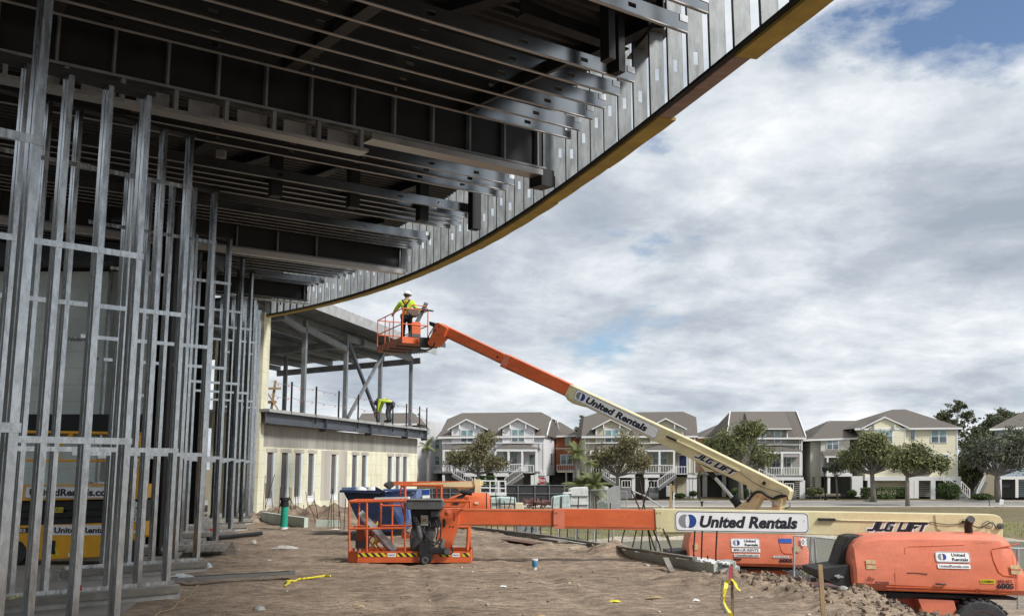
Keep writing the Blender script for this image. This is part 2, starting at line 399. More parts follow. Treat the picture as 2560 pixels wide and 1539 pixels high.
drym = mat('dry lawn', (0.20, 0.152, 0.088), 0.95, 0, 0.2, 0.22, bump=0.3, bscale=4, col2=(0.145, 0.122, 0.055), detail=12); mottle(drym, 3.0, 0.7, 1.1)
gb = grid(-14, 18, 128, 24.0, 46.0, 88, zg, lambda x, y: isgrass(x, y))
gb.build('grass_bank', grassm, smooth=True, tagv=(None, None, None, 'structure'))
mid = grid(-60, 80, 140, 46.0, 84.0, 50, lambda x, y: zg(x, y), lambda x, y: isgrass(x, y) and y < 67 and not y < 46)
mid.build('grass_bank', grassm, smooth=True, tagv=(None, None, None, 'structure'))
mid = grid(-60, 80, 140, 46.0, 84.0, 50, lambda x, y: zg(x, y), lambda x, y: isgrass(x, y) and y >= 67)
mid.build('lawn', drym, smooth=True, tagv=(None, None, None, 'structure'))
mid = grid(-60, 80, 140, 46.0, 84.0, 50, lambda x, y: zg(x, y), lambda x, y: not isgrass(x, y))
mid.build('ground', dirt, smooth=True, tagv=(None, None, None, 'structure'))
rs = grid(18, 80, 62, 8.0, 46.0, 40, zg)
rs.build('grass_bank', grassm, smooth=True, tagv=(None, None, None, 'structure'))
far = MB(); ZR = -1.505
far.add([(-900, 84, ZR), (900, 84, ZR), (900, 2200, ZR), (-900, 2200, ZR)], [(0, 1, 2, 3)])
far.add([(-900, -60, -1.6), (-60, -60, -1.6), (-60, 84, -1.6), (-900, 84, -1.6)], [(0, 1, 2, 3)])
far.add([(80, -60, -1.6), (900, -60, -1.6), (900, 84, -1.6), (80, 84, -1.6)], [(0, 1, 2, 3)])
far.build('lawn', drym, tagv=(None, None, None, 'structure'))
nr = MB(); nr.add([(-60, -60, -0.03), (12, -60, -0.03), (12, 4.02, -0.03), (-60, 4.02, -0.03)], [(0, 1, 2, 3)])
nr.add([(-60, 4.0, -0.03), (-11.98, 4.0, -0.03), (-11.98, 46, -0.03), (-60, 46, -0.03)], [(0, 1, 2, 3)])
nr.add([(12, -60, -1.45), (80, -60, -1.45), (80, 8, -1.45), (12, 8, -1.45)], [(0, 1, 2, 3)])
nr.add([(12, 8, -1.43), (18, 8, -1.43), (18, 24.02, -1.9), (12, 24.02, -1.9)], [(0, 1, 2, 3)])
nr.build('ground', dirt, tagv=(None, None, None, 'structure'))
water = mat('pond water', (0.15, 0.14, 0.085), 0.4, 0, 0.2, 0.3, bump=0.05, bscale=3, spec=.25)
wb = MB(); n_ = 48
wb.add([(POND[0]+POND[2]*1.12*math.cos(2*math.pi*i/n_), POND[1]+POND[3]*1.12*math.sin(2*math.pi*i/n_), -2.28) for i in range(n_)], [tuple(range(n_))])
wb.build('pond_water', water, tagv=(None, None, None, 'structure'))
sand = mat('pale sand', (0.42, 0.37, 0.29), 0.95, 0, 0.25, 1.5)
sb = MB(); secs = []
for i in range(97):
    a = 2*math.pi*i/96; ca, sa = math.cos(a), math.sin(a); k1 = 1.02+0.02*fbm(i*.3, 0); k2 = 1.10+0.05*fbm(i*.37, 4)
    for k in (k1, k2):
        x, y = POND[0]+POND[2]*k*ca, POND[1]+POND[3]*k*sa; sb.v.append(V((x, y, zg(x, y)+0.035)))
for i in range(96): sb.f.append((2*i, 2*i+1, 2*i+3, 2*i+2))
sb.build('pond_shore', sand, recalc=True, tagv=(None, None, None, 'structure'))
# far road, kerbs, pavement
asph = mat('far asphalt', (0.25, 0.24, 0.225), 0.9, 0, 0.2, 0.6)
pave = mat('pavement concrete', (0.46, 0.43, 0.39), 0.9, 0, 0.15, 1)
b = MB(); b.box((-120, 82.2, ZR-.4), (160, 84.6, ZR+.03)); b.build('pavement', pave, tagv=(None, None, None, 'structure'))
b = MB(); b.add([(-120, 86.0, ZR+.012), (160, 86.0, ZR+.012), (160, 94.2, ZR+.012), (-120, 94.2, ZR+.012)], [(0, 1, 2, 3)]); b.build('road', asph, tagv=(None, None, None, 'structure'))
b = MB(); b.box((-120, 85.75, ZR-.2), (160, 85.99, ZR+.10)); b.box((-120, 94.21, ZR-.2), (160, 94.5, ZR+.14)); b.build('kerb', pave, tagv=(None, None, None, 'structure'))
mottle(M['galv'], 22, .72, 1.12, (1, 1, .35)); mottle(M['galvfas'], 9, .8, 1.1, (1, 1, .3))
# low dirt debris: clods and chips
cl = MB()
for i in range(1000):
    y = 7+34*rnd.random()**1.6; x = -3.2-0.2*(y-9)+rnd.random()*(9.5); 
    d, bi = pad_d(x, y)
    if d < 0.05: continue
    r = 0.008+0.02*rnd.random()**3; p = V((x, y, zg(x, y)+r*.3))
    ax = [V((rnd.uniform(.6, 1.3)*r, 0, 0)), V((0, rnd.uniform(.6, 1.3)*r, 0)), V((0, 0, rnd.uniform(.4, .9)*r))]
    vs = [p+ax[0], p-ax[0], p+ax[1], p-ax[1], p+ax[2], p-ax[2]]
    cl.add(vs, [(0, 2, 4), (2, 1, 4), (1, 3, 4), (3, 0, 4), (2, 0, 5), (1, 2, 5), (3, 1, 5), (0, 3, 5)])
for i in range(1500):   # rougher spoil along the bank
    t = rnd.random(); k = rnd.choice([2, 3, 4, 5]); x1, y1 = PAD[k]; x2, y2 = PAD[k+1]
    x = x1+(x2-x1)*t+rnd.gauss(0, .35); y = y1+(y2-y1)*t+rnd.gauss(0, .4); r = 0.012+0.045*rnd.random()**2.5; p = V((x, y, zg(x, y)+r*.3))
    q = [V([rnd.uniform(-1, 1) for _ in range(3)]).normalized()*r*rnd.uniform(.6, 1.2) for _ in range(2)]; a, b_ = q; c_ = a.cross(b_).normalized()*r*rnd.uniform(.5, 1)
    vs = [p+a, p-a, p+b_, p-b_, p+c_, p-c_]
    cl.add(vs, [(0, 2, 4), (2, 1, 4), (1, 3, 4), (3, 0, 4), (2, 0, 5), (1, 2, 5), (3, 1, 5), (0, 3, 5)])
cl.build('dirt_clods', mat('dirt clods', (0.27, 0.205, 0.155), 0.95, 0, 0.35, 3), tagv=('loose brown clods and crumbs scattered over the bare site dirt', 'clods', None, 'stuff'))
ch = MB()
for i in range(70):
    y = 8+22*rnd.random()**1.3; x = -3.6-0.2*(y-9)+rnd.random()*(8.5)
    if pad_d(x, y)[0] < 0.2: continue
    r = 0.012+0.022*rnd.random(); a = rnd.random()*6; z = zg(x, y)+0.012
    ch.obox((x, y, z), (r*math.cos(a), r*math.sin(a), 0), (-r*.5*math.sin(a), r*.5*math.cos(a), 0), (0, 0, .006))
ch.build('litter_chips', mat('foam and stone chips', (0.66, 0.62, 0.55), 0.9, 0, 0.3, 20), tagv=('small pale chips of foam and stone strewn on the dirt', 'chips', None, 'stuff'))
# tall dry grass beyond the foundation wall
tg = [MB(), MB()]
for i in range(15000):
    y = 30+36*rnd.random()**1.25; x = 0.5+rnd.random()*(y*0.42+6)
    if inpond(x, y) or not isgrass(x, y) or (y < 46 and x < 14 and pad_d(x, y)[0] > -0.6): continue
    h = rnd.uniform(.12, .42)*(1 if y < 50 else .6); z = zg(x, y)-0.02; a = rnd.random()*6.28; wd = rnd.uniform(.012, .03); le = rnd.uniform(-.4, .4)*h
    dx, dy = math.cos(a)*wd, math.sin(a)*wd
    tg[rnd.random() < .45].add([(x-dx, y-dy, z), (x+dx, y+dy, z), (x+le*math.sin(a)+dx*.2, y+le*math.cos(a), z+h)], [(0, 1, 2)])
tg[0].build('tall_grass', mat('dry grass blades', (0.40, 0.35, 0.20), 0.9, 0, 0.3, 1), tagv=('dry straw coloured grass standing beyond the foundation wall', 'grass', None, 'stuff'))
tg[1].build('tall_grass', mat('green grass blades', (0.22, 0.25, 0.06), 0.9, 0, 0.3, 1), tagv=('green grass tufts growing on the pond bank', 'grass', None, 'stuff'))
# ================================================================ CANOPY (curved steel-stud soffit overhead)
def czoff(p, off): return CZ+HC+off+KC*(PD.x*p.x+PD.y*p.y)
def cpt(x, y, off): return V((x, y, CZ+HC+off+KC*(PD.x*x+PD.y*y)))
inner_px = [(2215, -150), (1987, 0), (1823, 127), (1635, 284), (1444, 437), (1367, 498), (1190, 616), (1044, 678), (900, 728), (797, 762), (663, 788)]
outer_px = [(2290, -175), (2046, 0), (1872, 134), (1675, 288), (1426, 474), (1380, 506), (1203, 622), (1050, 682), (905, 734), (801, 769), (663, 797)]
ip = [onC(x, y, 0) for x, y in inner_px]
# smooth the traced edge with a quadratic-cubic fit: x as a function of y
def polyfit(xs, ys, deg):
    n = deg+1; A = [[sum(x**(i+j) for x in xs) for j in range(n)] + [sum(y*x**i for x, y in zip(xs, ys))] for i in range(n)]
    for i in range(n):
        p = max(range(i, n), key=lambda r: abs(A[r][i])); A[i], A[p] = A[p], A[i]
        for r in range(n):
            if r != i:
                k = A[r][i]/A[i][i]; A[r] = [a-k*b for a, b in zip(A[r], A[i])]
    return [A[i][n]/A[i][i] for i in range(n)]
YY = [p.y/20 for p in ip]; cf = polyfit(YY, [p.x for p in ip], 3)
def arcx(y): t = y/20; return sum(c*t**i for i, c in enumerate(cf))
y0_, y1_ = ip[0].y-1.6, ip[-1].y
arc = []; yy = y0_
while yy < y1_+0.5: arc.append(V((arcx(yy), yy, 0))); yy += 0.05
def arcpos(s):      # point and tangent at distance s along the arc
    a = 0
    for i in range(len(arc)-1):
        l = (arc[i+1]-arc[i]).length
        if a+l >= s: return arc[i].lerp(arc[i+1], (s-a)/l), (arc[i+1]-arc[i]).normalized()
        a += l
    return arc[-1], (arc[-1]-arc[-2]).normalized()
ARCLEN = sum((arc[i+1]-arc[i]).length for i in range(len(arc)-1))
canopy = thing('canopy', 'huge unfinished canopy of bare steel studs and joists with a curved yellow edge', 'canopy', (0, 20, 6))
WOUT = 0.20
# underside plate: stretches of yellow faced board and bare pinkish board
def strip(s0, s1, w0, w1, o0, o1, m, name, wv=0.0):
    n = max(3, int((s1-s0)/0.35)); b = MB(); secs = []
    for i in range(n+1):
        p, t = arcpos(s0+(s1-s0)*i/n); nrm = V((t.y, -t.x, 0)); e = wv*math.sin(i*1.7)
        a = p+nrm*w0; c = p+nrm*(w1+e)
        secs.append([cpt(a.x, a.y, o0), cpt(c.x, c.y, o0), cpt(c.x, c.y, o1), cpt(a.x, a.y, o1)])
    b.loft(secs); return b.build(name, m, canopy, recalc=True)
def s_of_px(px, py):
    p = onC(px, py, 0); return min(range(0, int(ARCLEN*20)), key=lambda k: (arcpos(k/20)[0]-V((p.x, p.y, 0))).length)/20
sA, sB, sC, sD, sE, sG = 0, s_of_px(1823, 127), s_of_px(1635, 284), s_of_px(1367, 498), s_of_px(1190, 616), s_of_px(900, 728)
strip(sA, sB, 0.0, WOUT+.03, -.05, -.015, M['yellowply'], 'soffit_board', .004)
strip(sB+.002, sC-.002, 0.01, WOUT-.02, -.035, -.012, M['pinkply'], 'soffit_board')
strip(sC, (sC+sD)/2, 0.0, WOUT+.03, -.052, -.015, M['yellowply'], 'soffit_board', .006)
strip((sC+sD)/2+.004, sD, 0.0, WOUT+.02, -.047, -.015, M['yellowply'], 'soffit_board', .006)
strip(sD+.004, sE, 0.0, WOUT+.03, -.055, -.015, M['yellowply'], 'soffit_board', .008)
strip(sE+.004, sG, 0.0, WOUT+.02, -.047, -.015, M['yellowply'], 'soffit_board', .006)
strip(sG+.004, ARCLEN, 0.0, WOUT+.02, -.05, -.015, M['yellowply'], 'soffit_board', .006)
strip(0, ARCLEN, -.03, WOUT+.0, -.012, .03, M['galvdark'], 'fascia_track')
strip(0, ARCLEN, 0.0, WOUT, 2.2, 2.26, M['galvdark'], 'fascia_track')
# fascia studs: C sections standing on the track, open side and a punched slot
SP = 0.55; ns = int(ARCLEN/SP)
for i in range(ns):
    s = 0.1+i*SP
    if s > ARCLEN-0.05: break
    p, t = arcpos(s); nrm = V((t.y, -t.x, 0)); b = MB()
    tw = t.copy()
    z0, z1 = .03, 2.2; w_ = 0.18; fl = 0.045
    def q(u, v, o): a = p+nrm*u+tw*v; return cpt(a.x, a.y, o)
    th = 0.004
    # slots through the web at two heights (web built as strips round each opening)
    zz0 = rnd.choice((.34, .46, .55, .62)); sl_ = [(zz0, 1), (1.55, 1)] if rnd.random() < .86 else [(0, 0)]
    zz = [z0]; 
    for a, c in sl_:
        if c: zz += [a-.05, a+.10]
    zz.append(z1)
    for k in range(0, len(zz)-1):
        solid = k % 2 == 0
        cuts = [(0.0, w_)] if solid else [(0.0, w_*.36), (w_*.64, w_)]
        for u0, u1 in cuts:
            b.add([q(u0, 0, zz[k]), q(u1, 0, zz[k]), q(u1, 0, zz[k+1]), q(u0, 0, zz[k+1]), q(u0, th, zz[k]), q(u1, th, zz[k]), q(u1, th, zz[k+1]), q(u0, th, zz[k+1])],
                  [(0, 1, 2, 3), (7, 6, 5, 4), (0, 4, 5, 1), (3, 2, 6, 7), (0, 3, 7, 4), (1, 5, 6, 2)])
    for u in (0.0, w_-th):
        b.add([q(u, 0, z0), q(u+th, 0, z0), q(u+th, fl, z0), q(u, fl, z0), q(u, 0, z1), q(u+th, 0, z1), q(u+th, fl, z1), q(u, fl, z1)],
              [(0, 1, 2, 3), (7, 6, 5, 4), (0, 4, 5, 1), (1, 5, 6, 2), (2, 6, 7, 3), (3, 7, 4, 0)])
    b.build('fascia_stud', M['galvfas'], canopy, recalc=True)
# joists, running along JD and ending at the fascia
OFFJ = 0.60; DJ = 0.185
def arc_hit(pc):     # where the line {P.(x,y) = pc} meets the arc
    best = None
    for i in range(len(arc)-1):
        a = PD.dot(arc[i])-pc; c = PD.dot(arc[i+1])-pc
        if a*c <= 0: k = a/(a-c+1e-9); return arc[i].lerp(arc[i+1], k)
    return None
def pc_of(px, py, off): p = onC(px, py, off); return PD.x*p.x+PD.y*p.y
def joist(pc, length, off=OFFJ, depth=DJ, name='joist', m=None, gap=0.05, slots=True, start=None):
    h = arc_hit(pc)
    if h is None: return
    e = (h - JD*gap) if start is None else start
    b = MB(); th = 0.004; fl = 0.042; up = V((0, 0, 1)); a0 = e - JD*length
    def z(p, o): return cpt(p.x, p.y, o)
    ls = [0.0]; x = 0.75
    while slots and x < length-.3: ls += [x, x+.11]; x += 1.22 if x > .8 else .9
    ls.append(length)
    def quad(p0, p1, o0, o1):
        vs = [z(p0, o0), z(p1, o0), z(p1, o1), z(p0, o1)]; d = PD*th
        b.add(vs+[v+d for v in vs], [(0, 1, 2, 3), (7, 6, 5, 4), (0, 4, 5, 1), (3, 2, 6, 7), (0, 3, 7, 4), (1, 5, 6, 2)])
    for k in range(len(ls)-1):
        p0, p1 = e-JD*ls[k], e-JD*ls[k+1]
        if k % 2 == 0: quad(p0, p1, off, off+depth)
        else: quad(p0, p1, off, off+depth*.36); quad(p0, p1, off+depth*.64, off+depth)
    fb = MB()
    for o in (off, off+depth-th):
        a = e; c = a0; b_ = b if o > off else fb; vs = [z(a, o), z(c, o), z(c+PD*fl, o), z(a+PD*fl, o)]
        if b_ is fb: vs = [v-PD*.003*(i < 2)-up*.002 for i, v in enumerate(vs)]
        b_.add(vs+[v+up*(th if b_ is b else .012) for v in vs], [(3, 2, 1, 0), (4, 5, 6, 7), (0, 1, 5, 4), (1, 2, 6, 5), (2, 3, 7, 6), (3, 0, 4, 7)])
    for o in (off+th, off+depth-th-.014):      # return lips
        vs = [z(e+PD*(fl-th), o), z(a0+PD*(fl-th), o), z(a0+PD*(fl-th), o+.014), z(e+PD*(fl-th), o+.014)]
        b.add(vs+[v+PD*th for v in vs], [(0, 1, 2, 3), (7, 6, 5, 4), (0, 4, 5, 1), (1, 5, 6, 2), (2, 6, 7, 3), (3, 7, 4, 0)])
    j = b.build(name, m or M['galvjoist'], canopy, recalc=True); fb.build('flange', M['flange'], j, recalc=True)
    # clip angle at the fascia end
    if start is None:
        c = MB(); p = e-JD*.02; c.obox(z(p-JD*.04-PD*.005, off+depth-.035), JD*.06, PD*.003, up*.04)
        c.build('clip', M['zinc'], j)
    return j
ends = [(1778, 36), (1727, 85), (1597, 209), (1561, 243), (1528, 275), (1498, 302), (1466, 330), (1440, 350)]
for k, (x, y) in enumerate(ends): joist(pc_of(x, y, OFFJ), 12.5 if k > 0 else 6)
for x in (1860, 1950): joist(pc_of(x, -30 if x == 1860 else -95, OFFJ), 6)
mids2a = [(586, 350), (525, 350), (640, 350+6)]
PCS = []
for x, y in [(1306, 467), (1285, 480), (1266, 495)]: PCS.append(pc_of(x, y, OFFJ))
for y in (476, 491, 503, 515, 527): PCS.append(pc_of(855, y, OFFJ))
for y in (567, 574.5, 582, 589.5, 597, 606): PCS.append(pc_of(855, y, OFFJ))
for y in (663, 669, 675, 682, 689): PCS.append(pc_of(788, y, OFFJ))
for y in (706, 711.5, 717, 723): PCS.append(pc_of(788, y, OFFJ))
for pc in PCS: joist(pc, 11.0)
# lateral bracing stubs between the joists (short blocking pieces)
def jline(pc, l): h = arc_hit(pc); return h-JD*l if h else None
def block(pca, pcb, l, off=OFFJ+.01, h=.17, w=.05, m=None):
    a = jline(pca, l);
    if a is None: return
    c = a + PD*(pcb-pca); b = MB(); b.bar(cpt(a.x, a.y, off+h/2)+PD*.01, cpt(c.x, c.y, off+h/2)-PD*.01, w, h)
    b.build('blocking', m or M['galvdark'], canopy)
g1 = [pc_of(x, y, OFFJ) for x, y in ends[2:]]
base_l = jline(g1[0], 0)
for k in range(len(g1)-1):
    for u in (1.05, 3.6, 6.3):
        h = arc_hit(g1[k]); l = u + (JD.dot(h)-JD.dot(base_l))*1.0
        block(g1[k], g1[k+1], max(.3, l), w=.16 if u > 2 else .05)
# girders: deep plate girders with stiffeners
def girder(px, py, goff, depth, length, spacing, label=None, plain=0):
    pc = pc_of(px, py, goff); h = arc_hit(pc); e = h-JD*.32; g = MB()
    def zq(l, v, o): p = e-JD*l+PD*v; return cpt(p.x, p.y, o)
    def brick(l0, l1, v0, v1, o0, o1, bb_):
        vs = [zq(l0, v0, o0), zq(l1, v0, o0), zq(l1, v1, o0), zq(l0, v1, o0), zq(l0, v0, o1), zq(l1, v0, o1), zq(l1, v1, o1), zq(l0, v1, o1)]
        bb_.add(vs, [(0, 3, 2, 1), (4, 5, 6, 7), (0, 1, 5, 4), (1, 2, 6, 5), (2, 3, 7, 6), (3, 0, 4, 7)])
    brick(0, length, -.008, .008, goff+.02, goff+depth, g)
    brick(0, length, -.11, .11, goff, goff+.02, g); brick(0, length, -.11, .11, goff+depth, goff+depth+.02, g)
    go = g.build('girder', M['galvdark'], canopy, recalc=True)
    l = 0.12+plain; sm = M['greysteel']
    while l < length:
        s_ = MB(); brick(l, l+.03, -.10, -.009, goff+.025, goff+depth-.005, s_); s_.build('stiffener', sm, go, recalc=True); l += spacing
    f = MB(); brick(0, length, -.125, -.113, goff-.005, goff+.028, f); f.build('edge_angle', M['greysteel'], go, recalc=True)
    return e, zq, brick
G1G = girder(1400, 437, .25, 0.80, 12.5, .62)
e, zq, brick = G1G
# ladder framing and soffit plates hung under the first girder
b = MB(); brick(.1, 3.0, -.16, .12, .13, .145, b); brick(.1, 3.0, -.17, -.16, .13, .22, b); b.build('soffit_plate', M['soffit'], canopy, recalc=True)
b = MB(); brick(3.02, 11.5, -.10, .14, -.05, -.038, b); brick(3.02, 11.5, -.11, -.10, -.05, .0, b); b.build('soffit_plate', M['soffit'], canopy, recalc=True)
l = 3.1
while l < 11.4:
    b = MB(); brick(l, l+.05, -.12, -.03, -.036, .24, b); b.build('ladder_stud', M['greysteel'], canopy, recalc=True)
    b = MB(); brick(l+.13, l+.135, .05, .10, -.036, .24, b); brick(l+.06, l+.45, .06, .066, .0, .22, b); b.build('ladder_web', M['soffit'], canopy, recalc=True); l += .62
b = MB(); brick(-.12, .12, -.16, .16, -.02, .24, b); b.build('girder_end_box', M['galvdark'], canopy, recalc=True)
b = MB(); brick(-.25, -.02, -.02, .02, .2, 1.3, b); b.build('end_stud', M['galvfas'], canopy, recalc=True)
G2G = girder(1022, 676, .10, 0.50, 9.5, .95, plain=2.1)
e2, zq2, brick2 = G2G
b = MB(); brick2(-.1, 9.0, -.12, .12, -.02, .01, b); brick2(-.1, 9.0, -.14, -.12, -.02, .09, b); b.build('soffit_plate', M['flange'], canopy, recalc=True)
b = MB(); brick2(-.2, .0, -.1, -.04, .05, .95, b); b.build('end_stud', M['galvfas'], canopy, recalc=True)
G3G = girder(795, 756, .08, .48, 7.0, 9)
e3, zq3, brick3 = G3G
b = MB(); brick3(-.1, 7.0, -.12, .12, -.01, .02, b); b.build('soffit_plate', M['flange'], canopy, recalc=True)
# hanging posts in the openings
def hang(px0, px1, pyb, offb, pyt_off=1.6, w=.20, name='hanger_post'):
    p = onC((px0+px1)/2, pyb, offb); b = MB(); z1 = cpt(p.x, p.y, offb+pyt_off).z
    b.obox((p.x, p.y, (p.z+z1)/2), JD*w/2, PD*w*.45, V((0, 0, (z1-p.z)/2)))
    b.build(name, M['galvdark'], canopy)
hang(675, 701, 492, .35); hang(869, 895, 520, .35); hang(1040, 1070, 553, .35); hang(1171, 1201, 574, .22, 1.2, .2)
# hanging post pairs near the corner opening
for x, yb in ((1520, 150), (1545, 182)):
    p = onC(x, yb, OFFJ+.02); b = MB(); b.obox(p+V((0, 0, .35)), JD*.05, PD*.08, V((0, 0, .36))); b.build('hanger_post', M['galvdark'], canopy)
# roof deck (corrugated) and roof beams above
db = MB(); o = 1.35; c0 = arc_hit(pc_of(1597, 209, OFFJ))
pmin, pmax = PD.dot(arc[0])-8.0, PD.dot(arc[-1])+1.0
PT = 0.2; k = pmin; flip = 0
def rowpt(pcv, dz):
    h = arc_hit(pcv); 
    if h is None:
        q0 = arc[0] if pcv < PD.dot(arc[0]) else arc[-1]; h = q0+PD*(pcv-PD.dot(q0))
    a = h - JD*.05; c = a-JD*(19-8.5*smoothstep(9, 13, pcv)); return cpt(a.x, a.y, o+dz), cpt(c.x, c.y, o+dz)
prof = []
while k < pmax: prof += [(k, 0), (k+.07, 0), (k+.1, .06), (k+.17, .06)]; k += .2
for pcv, dz in prof:
    a, c = rowpt(pcv, dz); db.v += [a, c]
for i in range(len(prof)-1): db.f.append((2*i, 2*i+1, 2*i+3, 2*i+2))
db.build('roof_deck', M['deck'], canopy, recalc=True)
db = MB()
for i, (pcv, dz) in enumerate(prof):
    if i % 4: continue
    a, c = rowpt(pcv, .30); db.v += [a, c]
n = len(db.v)//2
for i in range(n-1): db.f.append((2*i, 2*i+1, 2*i+3, 2*i+2))
db.build('roof_topping', M['galvdark'], canopy, recalc=True)
def beam(p0, p1, off, depth, w=.18, m=None, name='roof_beam'):
    b = MB(); a = onC(*p0, off); c = onC(*p1, off); d = (c-a).normalized(); s_ = d.cross(V((0, 0, 1))).normalized()
    for v0, v1, z0, z1 in ((-w/2, w/2, 0, .02), (-.008, .008, .02, depth), (-w/2, w/2, depth, depth+.02)):
        vs = [a+s_*v0+V((0, 0, z0)), a+s_*v1+V((0, 0, z0)), c+s_*v1+V((0, 0, z0)), c+s_*v0+V((0, 0, z0))]
        b.add(vs+[v+V((0, 0, z1-z0)) for v in vs], [(0, 3, 2, 1), (4, 5, 6, 7), (0, 1, 5, 4), (1, 2, 6, 5), (2, 3, 7, 6), (3, 0, 4, 7)])
    b.build(name, m or M['galvdark'], canopy, recalc=True)
beam((1655, 75), (1590, 150), 1.12, .35, .25, M['dkgrey'])
beam((1660, 60), (1380, 190), 1.15, .35); beam((1560, 130), (1300, 40), 1.15, .35)
for x0, y0, x1, y1 in ((1290, -10, 1060, 60), (720, 380, 500, 450), (560, 340, 330, 480), (905, 400, 700, 480), (1080, 455, 900, 520), (1260, 380, 1120, 440), (960, 560, 760, 590)):
    beam((x0, y0), (x1, y1), 1.18, .32, .2)
b = MB(); p = onC(553, 386, 1.05); b.obox(p, (.08, 0, 0), (0, .06, 0), (0, 0, .07)); b.build('bearing_pad', M['ltsteel'], canopy)
# ================================================================ STUD WALLS under the canopy
WJ = V((0.728, 0.686, 0)); WP = V((-0.686, 0.728, 0))      # along the wall, and into the wall
concm = mat('rough concrete', (0.40, 0.385, 0.36), 0.92, 0, 0.3, 2.5, bump=0.5, bscale=14)
slabm = mat('dusty slab', (0.36, 0.33, 0.30), 0.85, 0, 0.3, 0.8, bump=0.1)
redm = mat('red clip plastic', (0.55, 0.02, 0.03), 0.5)
sb = MB(); sp = [(-2.6, 4.5), (-3.0, 5.9), (-3.68, 9.3), (-4.45, 13), (-5.15, 16.3), (-5.95, 20.1), (-6.75, 23.9), (-7.3, 26.9), (-7.9, 29.8), (-8.6, 33.4), (-9.0, 36), (-30, 36), (-30, 4.5)]
sb.prism([V((x-.32, y+.05, .004)) for x, y in sp], V((0, 0, -.5))); sb.build('floor_slab', slabm, tagv=(None, None, None, 'structure'))
WALLS = [  # right end x, y, number of studs, top z, blocking rows
 ('nearest', -2.96, 5.9, 3, 5.9, (1.84, 3.63)), ('second', -3.6, 9.3, 5, 5.32, (1.85, 3.63)), ('third', -4.41, 13.0, 6, 6.2, (1.83, 3.63, 5.4)),
 ('fourth', -5.07, 16.3, 5, 6.35, (1.82, 3.6, 5.4)), ('fifth', -5.9, 20.1, 6, 6.4, (1.81, 3.63, 5.4)), ('sixth', -6.68, 23.9, 5, 6.8, (1.81, 3.63, 5.4)),
 ('seventh', -7.25, 26.9, 4, 7.05, (1.81, 3.63, 5.4)), ('eighth', -7.85, 29.8, 4, 6.8, (1.8, 3.6, 5.4)), ('ninth', -8.57, 33.0, 3, 7.0, (1.8, 3.6, 5.4))]
SSP = 0.375
def cstud(p, z0, z1, m, parent, depth=.155, fl=.055, slots=True):
    b = MB(); t = .004; lip = .016
    def qd(u0, v0, u1, v1, a, c):   # thin box in (along wall u, into wall v)
        P0 = [p+WJ*u+WP*v for u, v in ((u0, v0), (u1, v0), (u1, v1), (u0, v1))]
        vs = [V((x.x, x.y, a)) for x in P0]+[V((x.x, x.y, c)) for x in P0]
        b.add(vs, [(0, 3, 2, 1), (4, 5, 6, 7), (0, 1, 5, 4), (1, 2, 6, 5), (2, 3, 7, 6), (3, 0, 4, 7)])
    qd(-fl, t, -fl+t, depth-t, z0, z1)                     # web at the left
    qd(-fl, 0, 0, t, z0, z1); qd(-fl, depth-t, 0, depth, z0, z1)
    qd(-t, t, 0, lip, z0, z1); qd(-t, depth-lip, 0, depth-t, z0, z1)
    # stiffening grooves of the web read as raised ribs
    qd(-fl-.003, depth*.42, -fl, depth*.54, z0, z1)
    return b.build('stud', m, parent)
ordn = {'nearest': 'steel stud wall panel nearest the camera, cut by the left edge of the photo'}
